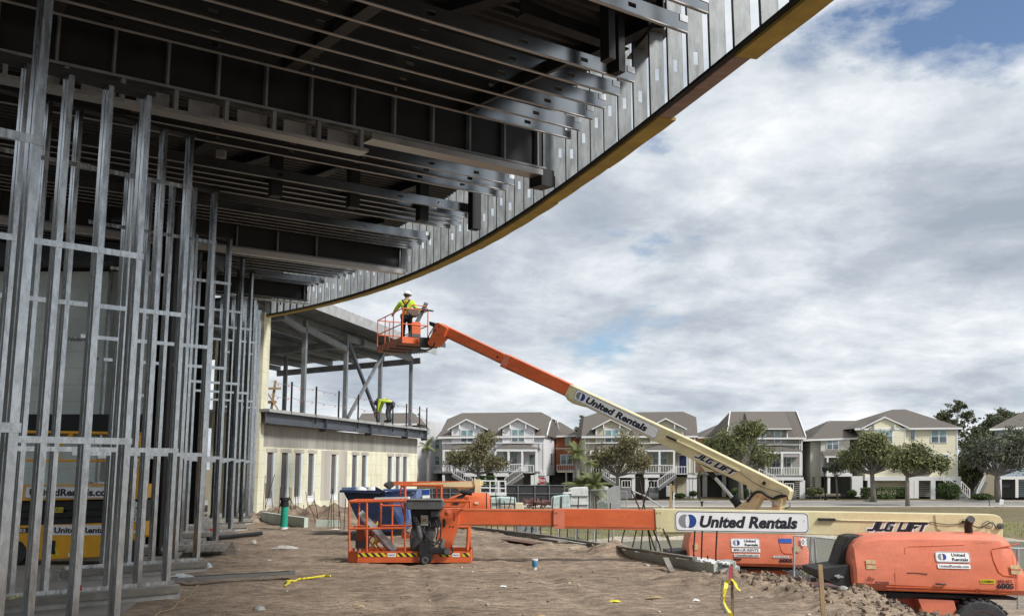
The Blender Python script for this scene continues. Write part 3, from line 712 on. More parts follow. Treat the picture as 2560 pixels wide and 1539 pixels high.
for k, (nm, x, y, n, zt, rows) in enumerate(WALLS):
    end = V((x, y, 0)); lab = 'nearest bare steel stud wall panel, cut off by the left edge' if k == 0 else ('farthest of the staggered steel stud wall panels, beside the pale foam pier' if k == 8 else '%s from the camera of the staggered steel stud wall panels' % nm)
    base = 0.17
    t = thing('stud_wall', lab, 'stud wall', (x, y, 0), 0, 'staggered stud wall panels under the canopy')
    for i in range(n): cstud(end - WJ*(i*SSP), base+.01, zt, M['galv'], t)
    ln = n*SSP+.25
    def seg(off0, off1, v0, v1, z0, z1, m, name, ext=0.0):
        b = MB(); P0 = [end+WJ*ext, end-WJ*ln, ]
        vs = [end+WJ*off0+WP*v0, end+WJ*off1+WP*v0, end+WJ*off1+WP*v1, end+WJ*off0+WP*v1]
        b.add([V((q.x, q.y, z0)) for q in vs]+[V((q.x, q.y, z1)) for q in vs], [(0, 3, 2, 1), (4, 5, 6, 7), (0, 1, 5, 4), (1, 2, 6, 5), (2, 3, 7, 6), (3, 0, 4, 7)])
        return b.build(name, m, t, recalc=True)
    seg(.05, -ln, -.006, .156, base, base+.009, M['galv'], 'bottom_track'); seg(.05, -ln, -.006, -.002, base+.009, base+.05, M['galv'], 'bottom_track')
    seg(.03, -ln, -.006, .156, zt+.001, zt+.05, M['galvdark'], 'top_track')
    for zr in rows:
        seg(.01, -ln, -.009, -.003, zr+.02, zr+.078, M['galv'], 'blocking'); seg(.01, -ln, -.003, .03, zr+.075, zr+.079, M['galv'], 'blocking')
    c = thing('kerb_footing', 'rough concrete footing strip under the %s stud wall panel' % nm, 'footing', (x, y, 0), 0, 'footings under the stud walls')
    b = MB(); nn = 16; secs = []
    for i in range(nn+1):
        q = end + WJ*(.12-(ln+.2)*i/nn); a = .02*fbm(q.x, q.y, 5)
        secs.append([V((w_.x, w_.y, z_)) for w_, z_ in ((q-WP*(.06+a), -.12), (q+WP*.22, -.12), (q+WP*.22, base-.002), (q-WP*(.03+a*.5), base-.002))])
    b.loft(secs); b.build('footing', concm, c, recalc=True)
    b = MB(); q0 = end + WJ*.1 - WP*.065; q1 = end-WJ*(ln+.05)-WP*.065; b.bar(q0+V((0, 0, .115)), q1+V((0, 0, .115)), .03, .085); b.build('edge_board', M['woodgrey'], c)
    if k in (1, 2, 3, 5, 7):
        b = MB(); q = end-WJ*(.55 if k != 2 else 1.15)-WP*.01; b.obox(q+V((0, 0, .22)), WJ*.03, WP*.012, V((0, 0, .035))); b.build('red_clip', redm, c)
# dark steel columns inside, behind the panels
def column(x, y, z1, lab, w=.25):
    c = thing('steel_column', lab, 'column', (x, y, 0)); b = MB()
    b.box((x-w, y-.012, 0), (x+w, y+.012, z1)); b.box((x-w, y-w*.9, 0), (x-w+.02, y+w*.9, z1)); b.box((x+w-.02, y-w*.9, 0), (x+w, y+w*.9, z1)); b.build('shaft', M['blksteel'], c)
    b = MB(); b.box((x-w-.08, y-w-.05, 0.005), (x+w+.08, y+w+.05, .03)); b.build('base_plate', M['blksteel'], c)
column(-6.95, 19.3, 6.9, 'dark steel column standing just right of the amber scissor lift', .22)
column(-8.6, 26.5, 7.2, 'dark steel column behind the middle stud walls', .2)
column(-8.15, 22.6, 7.1, 'second dark steel column between the stud walls', .25)
# inner stud rows farther back (dense field of studs right of the lift)
for k, (x, y, n, zt, lab) in enumerate([(-7.5, 21.6, 3, 6.6, 'inner steel stud row behind the fourth panel'), (-8.5, 25.4, 6, 7.0, 'inner steel stud row behind the sixth panel'), (-9.0, 28.6, 6, 7.2, 'innermost steel stud row, in front of the pale foam wall')]):
    t = thing('stud_wall', lab, 'stud wall', (x, y, 0), 0, 'inner stud rows')
    for i in range(n): cstud(V((x, y, 0)) - WJ*(i*.41), .02, zt, M['galv'], t)
    for zr in (1.3, 2.5, 4.3) if k % 2 else (1.82, 3.2, 4.9):
        b = MB(); b.bar(V((x, y, zr)), V((x, y, zr))-WJ*(n*.41), .006, .06); b.build('blocking', M['galv'], t)
# foam-faced walls of the building inside
def blockmat(name, col, col2, bw=1.2, bh=.41, line=(.12, .13, .12), rough=.85, lw=.012, bump=.15):
    if name in MATS: return MATS[name]
    m = mat(name, col, rough, 0, .15, .9, bump=bump, bscale=6, col2=col2); t = m.node_tree; b = t.nodes['Principled BSDF']
    src = b.inputs['Base Color'].links[0].from_socket
    co = t.nodes.new('ShaderNodeTexCoord'); s = t.nodes.new('ShaderNodeSeparateXYZ'); t.links.new(co.outputs['Object'], s.inputs[0])
    a = t.nodes.new('ShaderNodeMath'); a.operation = 'ADD'; t.links.new(s.outputs['X'], a.inputs[0]); t.links.new(s.outputs['Y'], a.inputs[1])
    cx = t.nodes.new('ShaderNodeCombineXYZ'); t.links.new(a.outputs[0], cx.inputs[0]); t.links.new(s.outputs['Z'], cx.inputs[1])
    br = t.nodes.new('ShaderNodeTexBrick'); t.links.new(cx.outputs[0], br.inputs['Vector']); br.inputs['Scale'].default_value = 1
    br.inputs['Brick Width'].default_value = bw; br.inputs['Row Height'].default_value = bh; br.inputs['Mortar Size'].default_value = lw
    br.inputs['Color1'].default_value = (1, 1, 1, 1); br.inputs['Color2'].default_value = (.93, .93, .93, 1); br.inputs['Mortar'].default_value = (.62, .62, .58, 1)
    x = t.nodes.new('ShaderNodeMixRGB'); x.blend_type = 'MULTIPLY'; x.inputs[0].default_value = .45; t.links.new(src, x.inputs[1]); t.links.new(br.outputs['Color'], x.inputs[2]); t.links.new(x.outputs[0], b.inputs['Base Color'])
    return m
foamg = blockmat('grey green foam block', (0.76, 0.84, 0.80), (0.66, 0.74, 0.70))
foamy = blockmat('sun yellowed foam block', (0.80, 0.79, 0.62), (0.70, 0.67, 0.49), 1.2, .45)
mottle(foamy, 1.6, .80, 1.04, (1.6, 1.6, .3)); mottle(foamg, 1.3, .85, 1.04, (1, 1, 1))
foamp = blockmat('pale green foam block', (0.62, 0.70, 0.62), (0.52, 0.60, 0.52), 1.2, .4)
iw = thing('foam_wall', 'grey green foam block wall deep inside the building behind the amber lift', 'wall', (-14, 24, 0))
x0, x1, Yw = -15.5, -8.9, 24.2
b = MB(); b.box((x0, Yw, 2.95), (x1, Yw+.3, 6.55)); b.build('upper_blocks', foamg, iw)
b = MB(); b.box((x0, Yw, 0.0), (x1, Yw+.3, 2.45)); b.build('lower_blocks', foamg, iw)
b = MB(); b.box((x0, Yw-.25, 2.45), (x1, Yw+.3, 2.95)); b.build('ledger_beam', M['blksteel'], iw)
text('lettering', 'Nudura', M['ink'], iw, atY(34, 782, Yw-.004), (1, 0, 0), (0, 0, 1), .55, .13, .15, .02)
text('lettering', 'Nudura', M['ink'], iw, atY(170, 852, Yw-.004), (1, 0, 0), (0, 0, 1), .45, .10, .15, .02)
b = MB(); b.lathe(atY(27, 778, Yw-.006), (0, -1, 0), [(0, .09), (.003, .09)], 16); b.build('round_mark', M['ink'], iw)
b = MB(); b.box((x0, Yw-.9, 6.62), (x1+1.5, Yw+.4, 7.1)); b.build('roof_beam', M['blksteel'], iw)
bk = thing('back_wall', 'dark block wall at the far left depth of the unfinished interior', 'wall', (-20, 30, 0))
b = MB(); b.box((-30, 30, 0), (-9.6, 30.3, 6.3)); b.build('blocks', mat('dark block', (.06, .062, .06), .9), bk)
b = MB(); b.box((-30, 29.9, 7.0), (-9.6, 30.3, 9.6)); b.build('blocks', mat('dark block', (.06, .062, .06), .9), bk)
sw = thing('side_wall', 'unseen dark wall added beyond the left edge to darken the stud sides', 'wall', (-17, 10, 0))
b = MB(); b.box((-17.3, -2, 0), (-17, 30, 8.0)); b.build('blocks', mat('dark block', (.06, .062, .06), .9), sw)  # out of view, added so the stud sides reflect something dark
iw2 = thing('foam_wall', 'pale yellow foam wall seen through the far stud panels', 'wall', (-9.5, 34, 0))
b = MB(); a = atY(520, 1250, 34.6); c = atY(662, 1250, 34.6); b.box((a.x, 34.6, 0), (c.x-.16, 34.9, 6.2)); b.build('blocks', foamy, iw2)
pr = thing('foam_pier', 'pale yellow foam block pier at the end of the stud walls', 'wall', (-8.8, 34, 0))
a = atY(641, 1290, 33.6); 
a = atY(655.5, 1300, 33.6); b = MB(); b.box((a.x-.52, 33.6, 0), (a.x-.2, 34.5, 7.02)); b.build('blocks', foamy, pr)
# ================================================================ SECOND BUILDING (ground floor foam wall, steel frame above)
W0 = V((-8.64, 33.9, 0)); WD = V((0.225, 0.974, 0)).normalized(); WN = V((WD.y, -WD.x, 0))   # WN faces the camera side
TL = 16.9
def onwall(px, py):        # pixel -> (distance along the wall, height)
    d = ray(px, py); o = V((0, 0, CZ)); t = (W0-o).dot(WN)/d.dot(WN); p = o+d*t; return (p-W0).dot(WD), p.z
bl = thing('office_building', 'low yellow foam walled building with slit windows and a steel frame on its roof deck', 'building', W0)
wins_px = [(152, 232, 270, 895), (346, 425, 275, 880), (528, 600, 283, 872), (706, 772, 285, 855), (1012, 1070, 297, 835), (1292, 1345, 303, 790), (1422, 1470, 308, 770), (1768, 1812, 318, 740), (1878, 1915, 320, 720), (1974, 2012, 322, 705)]
wins = []
for xa, xb, yt, yb in wins_px:
    cx = (xa+xb)/2; l0, zt = onwall(640+xa/5.367, 1080+yt/5.367); l1, _ = onwall(640+(xb+28)/5.367, 1080+yt/5.367); _, zb = onwall(640+cx/5.367, 1080+yb/5.367); wins.append((l0, l1, zb, zt))
zs = sum(w_[3] for w_ in wins)/len(wins); zbm = sum(w_[2] for w_ in wins[:5])/5
def wallbox(l0, l1, z0, z1, d0, d1, m, name, parent=None, **k):
    b = MB(); vs = [W0+WD*l0+WN*d0, W0+WD*l1+WN*d0, W0+WD*l1+WN*d1, W0+WD*l0+WN*d1]
    b.add([V((q.x, q.y, z0)) for q in vs]+[V((q.x, q.y, z1)) for q in vs], [(0, 3, 2, 1), (4, 5, 6, 7), (0, 1, 5, 4), (1, 2, 6, 5), (2, 3, 7, 6), (3, 0, 4, 7)])
    return b.build(name, m, parent or bl, recalc=True, **k)
zt_foam = zs+.18
wb = MB()
def wadd(l0, l1, z0, z1, d0=-.25, d1=0.0):
    vs = [W0+WD*l0+WN*d0, W0+WD*l1+WN*d0, W0+WD*l1+WN*d1, W0+WD*l0+WN*d1]
    wb.add([V((q.x, q.y, z0)) for q in vs]+[V((q.x, q.y, z1)) for q in vs], [(0, 3, 2, 1), (4, 5, 6, 7), (0, 1, 5, 4), (1, 2, 6, 5), (2, 3, 7, 6), (3, 0, 4, 7)])
l = -0.3
for (a, c, z0, z1) in wins:
    wadd(l, a, -1.6, zt_foam); wadd(a, c, -1.6, zbm); wadd(a, c, zs, zt_foam); l = c
wadd(l, TL, -1.6, zt_foam); wb.build('foam_wall', foamy, bl, recalc=True)
streak = mat('stained cast concrete', (0.38, 0.365, 0.33), 0.9, 0, 0.25, 1.5, bump=.2, col2=(0.235, 0.225, 0.20), stretch=(1.2, 1.2, .25))
wallbox(-.3, TL, zt_foam+.001, 3.14, -.25, -.03, streak, 'concrete_band')
wallbox(TL, TL+.02, -1.6, 3.1, -9, 0.0, foamy, 'end_wall')
pw = mat('plywood blank', (0.105, 0.095, 0.088), 0.85, 0, 0.15, 2); jamb = mat('pale blue jamb', (0.66, 0.74, 0.77), 0.8, 0, .08)
patch = mat('bare grey patch', (0.46, 0.43, 0.38), .9, 0, .2, 1, stretch=(2, 2, .3))
for (a, c, z0, z1) in wins:
    w_ = c-a; f = wallbox(a, c, zbm, zs, -.10, -.06, pw, 'window_board')
    wallbox(c-.16*w_-.03, c, zbm, zs, -.059, .004, jamb, 'jamb', f); wallbox(a, c-.18*w_, zbm-.012, zbm+.02, -.058, .03, M['white'], 'sill', f)
    wallbox(a-.08, c+.1, zs+.005, zs+.14, .002, .014, patch, 'lintel_patch', f); wallbox(a-.06, a-.01, zbm, zs, .001, .008, M['white'], 'foam_edge', f)
    wallbox(a-.02, c+.04, zbm-.22, zbm-.015, .001, .01, M['white'], 'foam_apron', f)
a, _ = onwall(640+1110/5.367, 1200); c, _ = onwall(640+1215/5.367, 1200); wallbox(a, c, -1, zt_foam-.02, .001, .006, patch, 'bare_patch')
a, _ = onwall(640+870/5.367, 1200); c, _ = onwall(640+1000/5.367, 1200); wallbox(a, c, .4, zt_foam-.04, .001, .006, patch, 'bare_patch')
wallbox(-.3, TL, zbm-.62, zbm-.60, .001, .012, M['woodgrey'], 'chalk_line_batten')
# slab and edge beam
wallbox(-.3, TL+.2, 3.56, 3.66, -9, .42, mat('raw slab', (.36, .36, .35), .9, 0, .2, 1), 'deck_slab')
steel = M['greysteel']; dksteel = mat('dark grey primed beam', (0.085, 0.095, 0.115), .5, .1, .2, 2)
for i, (a, c) in enumerate([(-.3, 4.6), (4.62, 9.4), (9.42, 14.2), (14.22, TL+.3)]):
    bmx = wallbox(a, c, 3.16, 3.18, .12, .44, dksteel, 'edge_beam'); wallbox(a, c, 3.18, 3.54, .26, .28, dksteel, 'web', bmx); wallbox(a, c, 3.54, 3.557, .12, .44, dksteel, 'flange', bmx); wallbox(c-.05, c-.02, 3.05, 3.54, .1, .43, dksteel, 'stiffener', bmx)
# columns, brace, roof
def wpt(px, py, z=None, d=.1):     # point over the wall line (offset d outwards) under a pixel column
    o = V((0, 0, CZ)); r = ray(px, py); t = (W0+WN*d-o).dot(WN)/r.dot(WN); return o+r*t
def post(px_b, py_b, ztop, d, w=.16, name='column'):
    q = wpt(px_b, py_b, d=d); b = MB(); ang = WD
    b.obox(V((q.x, q.y, (3.66+ztop)/2)), WD*w/2, WN*w/2, V((0, 0, (ztop-3.66)/2))); b.build(name, steel, bl); return V((q.x, q.y, 0))
RA, RB, RC, RD = V((-7.2, 36.5, 7.65)), V((-3.96, 50.8, 7.65)), V((-12.6, 52.8, 7.1)), V((-17, 38.8, 7.1))
RA0 = RA + (RA-RB).normalized()*3.0; RD0 = RD + (RA-RB).normalized()*3.0
rdm = stripes('ribbed deck underside', (0.15, 0.16, 0.175), (0.07, 0.075, 0.085), .32, 'X', .35, .5)
b = MB(); nrib = 60
e1 = (RD0-RA0); e2 = (RC-RB)
b = MB()
for i in range(nrib):
    t0, t1 = i/nrib, (i+.5)/nrib
    for tt_, dz in ((t0, 0), (t0+.48/nrib, 0), (t0+.5/nrib, .06), (t0+.98/nrib, .06)):
        b.v += [RA0.lerp(RD0, tt_)+V((0, 0, dz)), RB.lerp(RC, tt_)+V((0, 0, dz))]
for i in range(len(b.v)//2-1): b.f.append((2*i, 2*i+1, 2*i+3, 2*i+2))
b.build('upper_deck', mat('steel deck sheet', (0.17, .18, .2), .45, .4, .2, 1.5), bl, recalc=True)
b = MB(); b.add([p+V((0, 0, .12)) for p in (RA0, RB, RC, RD0)], [(0, 1, 2, 3)]); b.build('roof_sheet', dksteel, bl)
for k, tt_ in enumerate((0.0, .16, .33, .5, .66, .83, 1.0)):
    p, q = RA0.lerp(RD0, tt_), RB.lerp(RC, tt_); b = MB(); hgt = .42 if k == 0 else .26
    b.bar(p+V((0, 0, -hgt/2-.01 if k else .05)), q+V((0, 0, -hgt/2-.01 if k else .05)), .05 if k == 0 else .12, hgt); b.build('purlin' if k else 'eave_beam', M['ltsteel'] if k == 0 else steel, bl)
for tt_ in (.10, .55, .985):
    p, q = RA0.lerp(RB, tt_), RD0.lerp(RC, tt_); p = p.lerp(q, .09); b = MB(); b.bar(p+V((0, 0, -.42)), q+V((0, 0, -.42)), .14, .3); b.build('rafter', steel, bl)
cols = [(756, 1035, 7.35, -.3), (861, 1047, 7.35, -.3), (948, 1058, 7.3, -.3), (1025, 1068, 7.3, -.3)]
cp = [post(x, y, z, d) for x, y, z, d in cols]
b = MB(); p = atY(710, 1028, 47.5); b.obox(V((p.x, p.y, 5.4)), WD*.08, WN*.08, V((0, 0, 1.75))); b.build('column', steel, bl)
b = MB(); b.bar(cp[1]+V((0, 0, 7.2))-WN*.0, cp[2]+V((0, 0, 3.75))-WN*.0, .13, .13); b.build('brace', dksteel, bl)
b = MB(); b.bar(cp[1]+V((0, 0, 3.75))+WN*.14, cp[2]+V((0, 0, 7.0))+WN*.14, .12, .12); b.build('brace', steel, bl)
b = MB(); b.bar(wpt(700, 787, d=-.3), cp[0]+V((0, 0, 6.9)), .16, .2); b.build('tie_beam', steel, bl)
b = MB(); b.bar(cp[0]+V((0, 0, 7.05)), cp[1]+V((0, 0, 6.7)), .16, .22); b.build('tie_beam', steel, bl)
b = MB(); b.bar(cp[1]+V((0, 0, 7.2)), cp[3]+V((0, 0, 7.2)), .16, .24); b.build('tie_beam', steel, bl)
# guard stanchions and cables with red flags along the deck edge
stp = [727, 789, 846, 895, 942, 982, 1016, 1049, 1079]
sps = []
for k, x in enumerate(stp):
    q = wpt(x, 1040, d=.4); L_ = (q-W0).dot(WD); q = W0+WD*L_+WN*.4
    if L_ > TL+.3: q = W0+WD*(TL+.25)+WN*.4
    sps.append(q); s_ = MB(); s_.bar(V((q.x, q.y, 3.3 if k % 2 else 3.57)), V((q.x, q.y, 4.72)), .06, .06)
    s_.build('guard_stanchion', M['blksteel'], bl)
for z in (4.62, 4.15):
    b = MB(); pts = []
    q0 = W0+WN*.4-WD*.2
    allp = [q0]+sps
    for i in range(len(allp)-1):
        for j in range(6):
            q = allp[i].lerp(allp[i+1], j/6); pts.append(V((q.x, q.y, z-.05*math.sin(math.pi*j/6))))
    pts.append(V((allp[-1].x, allp[-1].y, z))); b.tube(pts, .008, 4); b.build('guard_cable', M['greysteel'], bl)
    fm = mat('pink flagging', (.75, .2, .17), .7)
    for i in range(2, len(pts)-1, 3):
        p = pts[i]; b = MB(); b.obox(p-V((0, 0, .05)), (.0, .006, 0), (.025, 0, .012), (.0, .0, .022)); b.build('flag', fm, bl)
tx = thing('timber_frame', 'timber saw stand with cross bars on the roof deck at the left end', 'timber frame', W0+WD*.8+V((0, 0, 3.66)))
q = atY(678, 1020, 35.5); b = MB(); b.bar((q.x, q.y, 3.66), (q.x+.12, q.y, 4.8), .06, .09); b.bar((q.x-.25, q.y-.08, 4.5), (q.x+.35, q.y-.08, 4.5), .05, .08); b.bar((q.x-.3, q.y-.05, 4.0), (q.x+.2, q.y-.05, 4.02), .05, .1); b.bar((q.x-.2, q.y-.12, 4.45), (q.x+.3, q.y-.12, 3.7), .03, .05); b.build('frame', M['wood'], tx)
# ================================================================ FOUNDATION WALL at the pad's edge, timber, rebar
fw = thing('foundation_wall', 'low grey green foam form wall filled with concrete along the edge of the dirt pad', 'foundation wall', (1, 22, 0))
A, B_, C_ = V((3.18, 15.75, 0)), V((0.98, 23.0, 0)), V((-1.65, 28.2, 0)); D_ = V((-3.9, 31.6, 0))
gf = mat('grey green form foam', (.47, .52, .45), .85, 0, .15, 1.5, bump=.05)
def wallseg(p, q, z0, z1, th, off, m, name, par, ptop=None):
    d = (q-p).normalized(); nn = V((d.y, -d.x, 0)); b = MB(); z2 = z1 if ptop is None else ptop
    vs = [p+nn*off, q+nn*off, q+nn*(off+th), p+nn*(off+th)]
    b.add([V((v.x, v.y, z0)) for v in vs]+[V((v.x, v.y, zz_)) for v, zz_ in zip(vs, (z1, z2, z2, z1))], [(0, 3, 2, 1), (4, 5, 6, 7), (0, 1, 5, 4), (1, 2, 6, 5), (2, 3, 7, 6), (3, 0, 4, 7)])
    return b.build(name, m, par, recalc=True)
wallseg(A, B_, -1.5, .17, .07, -.02, gf, 'inner_form', fw, .04); wallseg(A, B_, -2.2, .19, .07, .25, gf, 'outer_form', fw, .05)
wallseg(A+V((0, .02, 0)), B_, -1.8, .10, .2, .05, concm, 'concrete_core', fw, .03)
wallseg(B_, C_, -1.9, .06, .07, -.02, gf, 'inner_form', fw, .03); wallseg(B_, C_, -2.2, .07, .07, .25, gf, 'outer_form', fw, .03); wallseg(B_, C_, -1.9, .03, .2, .05, concm, 'concrete_core', fw, .01)
wallseg(C_, D_, -1.9, .04, .3, 0, gf, 'inner_form', fw)
ft = mat('white foam flecks', (.74, .76, .76), .9)
b = MB()
for i in range(150):
    t = rnd.random()*.75; p = A.lerp(B_, t); z = .17-.13*t; d_ = (B_-A).normalized(); b.obox(p+V((d_.y*-.0+rnd.uniform(0, .3), 0, z+.012)), d_*rnd.uniform(.03, .12), (.03, .01, 0), (0, 0, .012))
b.build('foam_flecks', ft, fw)
tb = thing('form_timber', 'long weathered timber lying along the top of the foundation wall', 'timber', (1.5, 21, 0))
b = MB(); d_ = (B_-A).normalized(); b.bar(A.lerp(B_, .08)+V((-.03, 0, .20)), B_+V((-.03, 0, .09)), .09, .045); b.build('plank', M['woodgrey'], tb)
b = MB(); b.bar(B_+V((-.03, .03, .09)), C_+V((-.03, 0, .07)), .09, .05); b.build('plank', M['woodgrey'], tb)
b = MB(); b.bar(C_+V((-.03, .03, .08)), D_+V((0, 0, .07)), .09, .05); b.build('plank', M['woodgrey'], tb)
bp = thing('plank', 'flat wide plank resting across the foundation wall top', 'plank', atZ(1380, 1345, .12))
b = MB(); p = atZ(1358, 1346, .14); q = atZ(1408, 1352, .13); b.bar(p, q, .28, .045); b.build('board', M['woodgrey'], bp)
st = thing('steel_sheet', 'rusty brown steel plate lying against the foundation wall', 'steel plate', atZ(1330, 1360, .03))
b = MB(); p = atZ(1270, 1347, .04); q = atZ(1372, 1362, .04); b.bar(p, q, .35, .02); b.build('plate', mat('rust plate', (.16, .085, .06), .8, 0, .3), st)
bp = thing('brace_board', 'short board leaning on the foundation wall near its right end', 'board', atZ(1655, 1430, 0))
b = MB(); b.bar(atZ(1680, 1430, .0), atY(1664, 1395, 16.6), .09, .04); b.build('board', M['woodgrey'], bp)
endf = thing('form_end', 'wrapped bundle of form ties at the right end of the foundation wall', 'bundle', (3.5, 15.9, 0))
b = MB(); b.box((3.3, 15.95, -.3), (3.62, 16.35, .12)); b.box((3.36, 15.9, .12), (3.55, 16.2, .2)); b.build('bundle', mat('clear wrap', (.45, .5, .5), .3, 0, .4, 8, bump=.4), endf, bevel=.02)
# rebar: bottoms on the wall line, tops from the photo
def wallpoint(px):      # point of the wall line seen at pixel column px
    best = None
    for p, q in ((A, B_), (B_, C_), (C_, D_)):
        for i in range(60):
            r = p.lerp(q, i/59)+V((.14, .04, .05)); x = proj(r)[0]
            if best is None or abs(x-px) < best[0]: best = (abs(x-px), r)
    return best[1].copy()
bars = []
Z5 = lambda x, y: (1200+x/4.638, 1180+y/4.638)
for (bx, by, tx_, ty) in [(85, 720, 75, 235), (130, 720, 118, 300), (210, 730, 183, 245), (310, 740, 280, 330), (400, 760, 405, 235), (270, 700, 362, 268), (505, 740, 545, 600), (595, 750, 625, 280), (590, 740, 662, 305), (695, 770, 710, 285),
      (805, 740, 850, 285), (900, 750, 940, 275), (1010, 795, 1018, 640), (1110, 820, 1143, 280), (1240, 840, 1275, 180), (1350, 870, 1345, 265), (1412, 890, 1412, 845), (1490, 880, 1512, 355), (1600, 880, 1700, 590), (1720, 900, 1990, 85), (1858, 930, 1895, 600), (2000, 940, 1850, 90), (2135, 945, 1755, 205), (2290, 980, 2120, 650)]:
    bx, by = Z5(bx, by); tx_, ty = Z5(tx_, ty); bars.append((bx, by, tx_, ty))
Z2 = lambda x, y: (1620+x/4.963, 1240+y/4.963)
for (bx, by, tx_, ty) in [(545, 840, 582, 430), (665, 840, 673, 430), (845, 890, 856, 430), (575, 850, 577, 730), (740, 865, 740, 735), (215, 715, 50, 380), (360, 725, 240, 480), (480, 820, 490, 700)]:
    bx, by = Z2(bx, by); tx_, ty = Z2(tx_, ty); bars.append((bx, by, tx_, ty))
for k, (bx, by, tx_, ty) in enumerate(bars):
    p = wallpoint(bx); p.z = .0; Yd = p.y; q = atY(tx_, ty, Yd+rnd.uniform(-.1, .3)); 
    r_ = thing('rebar', 'thin dark rebar standing out of the foundation wall behind the long orange boom', 'rebar', p, 0, 'rebar along the foundation wall')
    b = MB(); b.tube([p-V((0, 0, .2)), p.lerp(q, .5)+V((rnd.uniform(-.01, .01), 0, 0)), q], .0135, 5); b.build('bar', M['rust'], r_)
# rebar row in front of the office building
bl2 = [(90, 1070, 125, 575), (125, 890, 130, 680), (270, 1060, 400, 730), (300, 1100, 330, 735), (100, 1000, 250, 565), (230, 1070, 210, 800), (470, 1100, 448, 730), (475, 1100, 470, 740), (580, 1095, 445, 860), (530, 1090, 532, 745), (570, 1070, 560, 760), (715, 1100, 670, 800), (700, 1000, 785, 905), (780, 1090, 780, 795), (850, 1120, 780, 900), (710, 1010, 690, 1100), (950, 1140, 1030, 760), (1010, 1170, 1015, 840), (1050, 1180, 1030, 750), (1115, 1190, 1112, 800), (1180, 1215, 1205, 890), (1145, 1180, 1110, 1000), (660, 1090, 635, 970), (820, 1130, 700, 960)]
for (bx, by, tx_, ty) in bl2:
    bx, by = 640+bx/5.367, 1080+by/5.367; tx_, ty = 640+tx_/5.367, 1080+ty/5.367
    p = atZ(bx, max(by, 1275)+8, .12); Yd = p.y; p = atY(bx, by+10, 31.5 if Yd > 33 else Yd); q = atY(tx_, ty, p.y+.2)
    r_ = thing('rebar', 'thin dark rebar sticking up from the dirt in front of the yellow foam wall', 'rebar', (p.x, p.y, 0), 0, 'rebar in front of the yellow wall')
    b = MB(); b.tube([V((p.x, p.y, p.z-.2)), p.lerp(q, .5), q], .011, 5); b.build('bar', M['rust'], r_)
lowf = thing('low_form_wall', 'low pale green foam form wall beside the dirt pile and the green pipe', 'form wall', atZ(700, 1300, 0))
b = MB(); p = atZ(655, 1306, 0); q = atZ(765, 1318, 0); b.bar(p+V((0, 0, .16)), q+V((0, 0, .1)), .12, .34); b.build('form', foamp, lowf)
p2 = atZ(790, 1316, 0); q2 = atZ(850, 1316, 0); b = MB(); b.bar(p2+V((0, 0, .1)), q2+V((0, 0, .08)), .1, .2); b.build('form', foamp, lowf)
# ================================================================ BOOM LIFTS
for k_ in ('orange', 'cream', 'orangehood'): mottle(M[k_], 2.2, .86, 1.03, (.5, 1, 2.2)); mottle(M[k_], 26, .93, 1.02, (1, 1, .5))
def prism_px(pts, Y, dep, conv=None):    # traced side outline standing in the plane Y, given real thickness
    cv = conv or (lambda x, y: atY(x, y, Y)); P_ = [cv(x, y) for x, y in pts]
    a = (P_[1]-P_[0]); nrm = V((0, 0, 0))
    for i in range(len(P_)): nrm += P_[i].cross(P_[(i+1) % len(P_)])
    nrm.normalize(); nrm = nrm if nrm.y > 0 else -nrm
    b = MB(); b.prism(P_, nrm*dep); return b
def frame_of(conv, x, y):       # local axes on a traced plane
    o = conv(x, y); xd = (conv(x+10, y)-o); xd.z = 0; xd.normalize(); n = V((xd.y, -xd.x, 0)); n = n if n.y < 0 else -n
    return o, xd, n
def decal(parent, conv, x0, y0, x1, y1, tilt=None, rad=.05, border=True, logo=True, words='United Rentals', lines=None, eps=.004, u=None):
    # rounded white plate with border, two-tone ring mark and wording; corners by pixel of the centre line ends and height
    a = conv(x0, y0); c = conv(x1, y1); o = (a+c)/2; return o
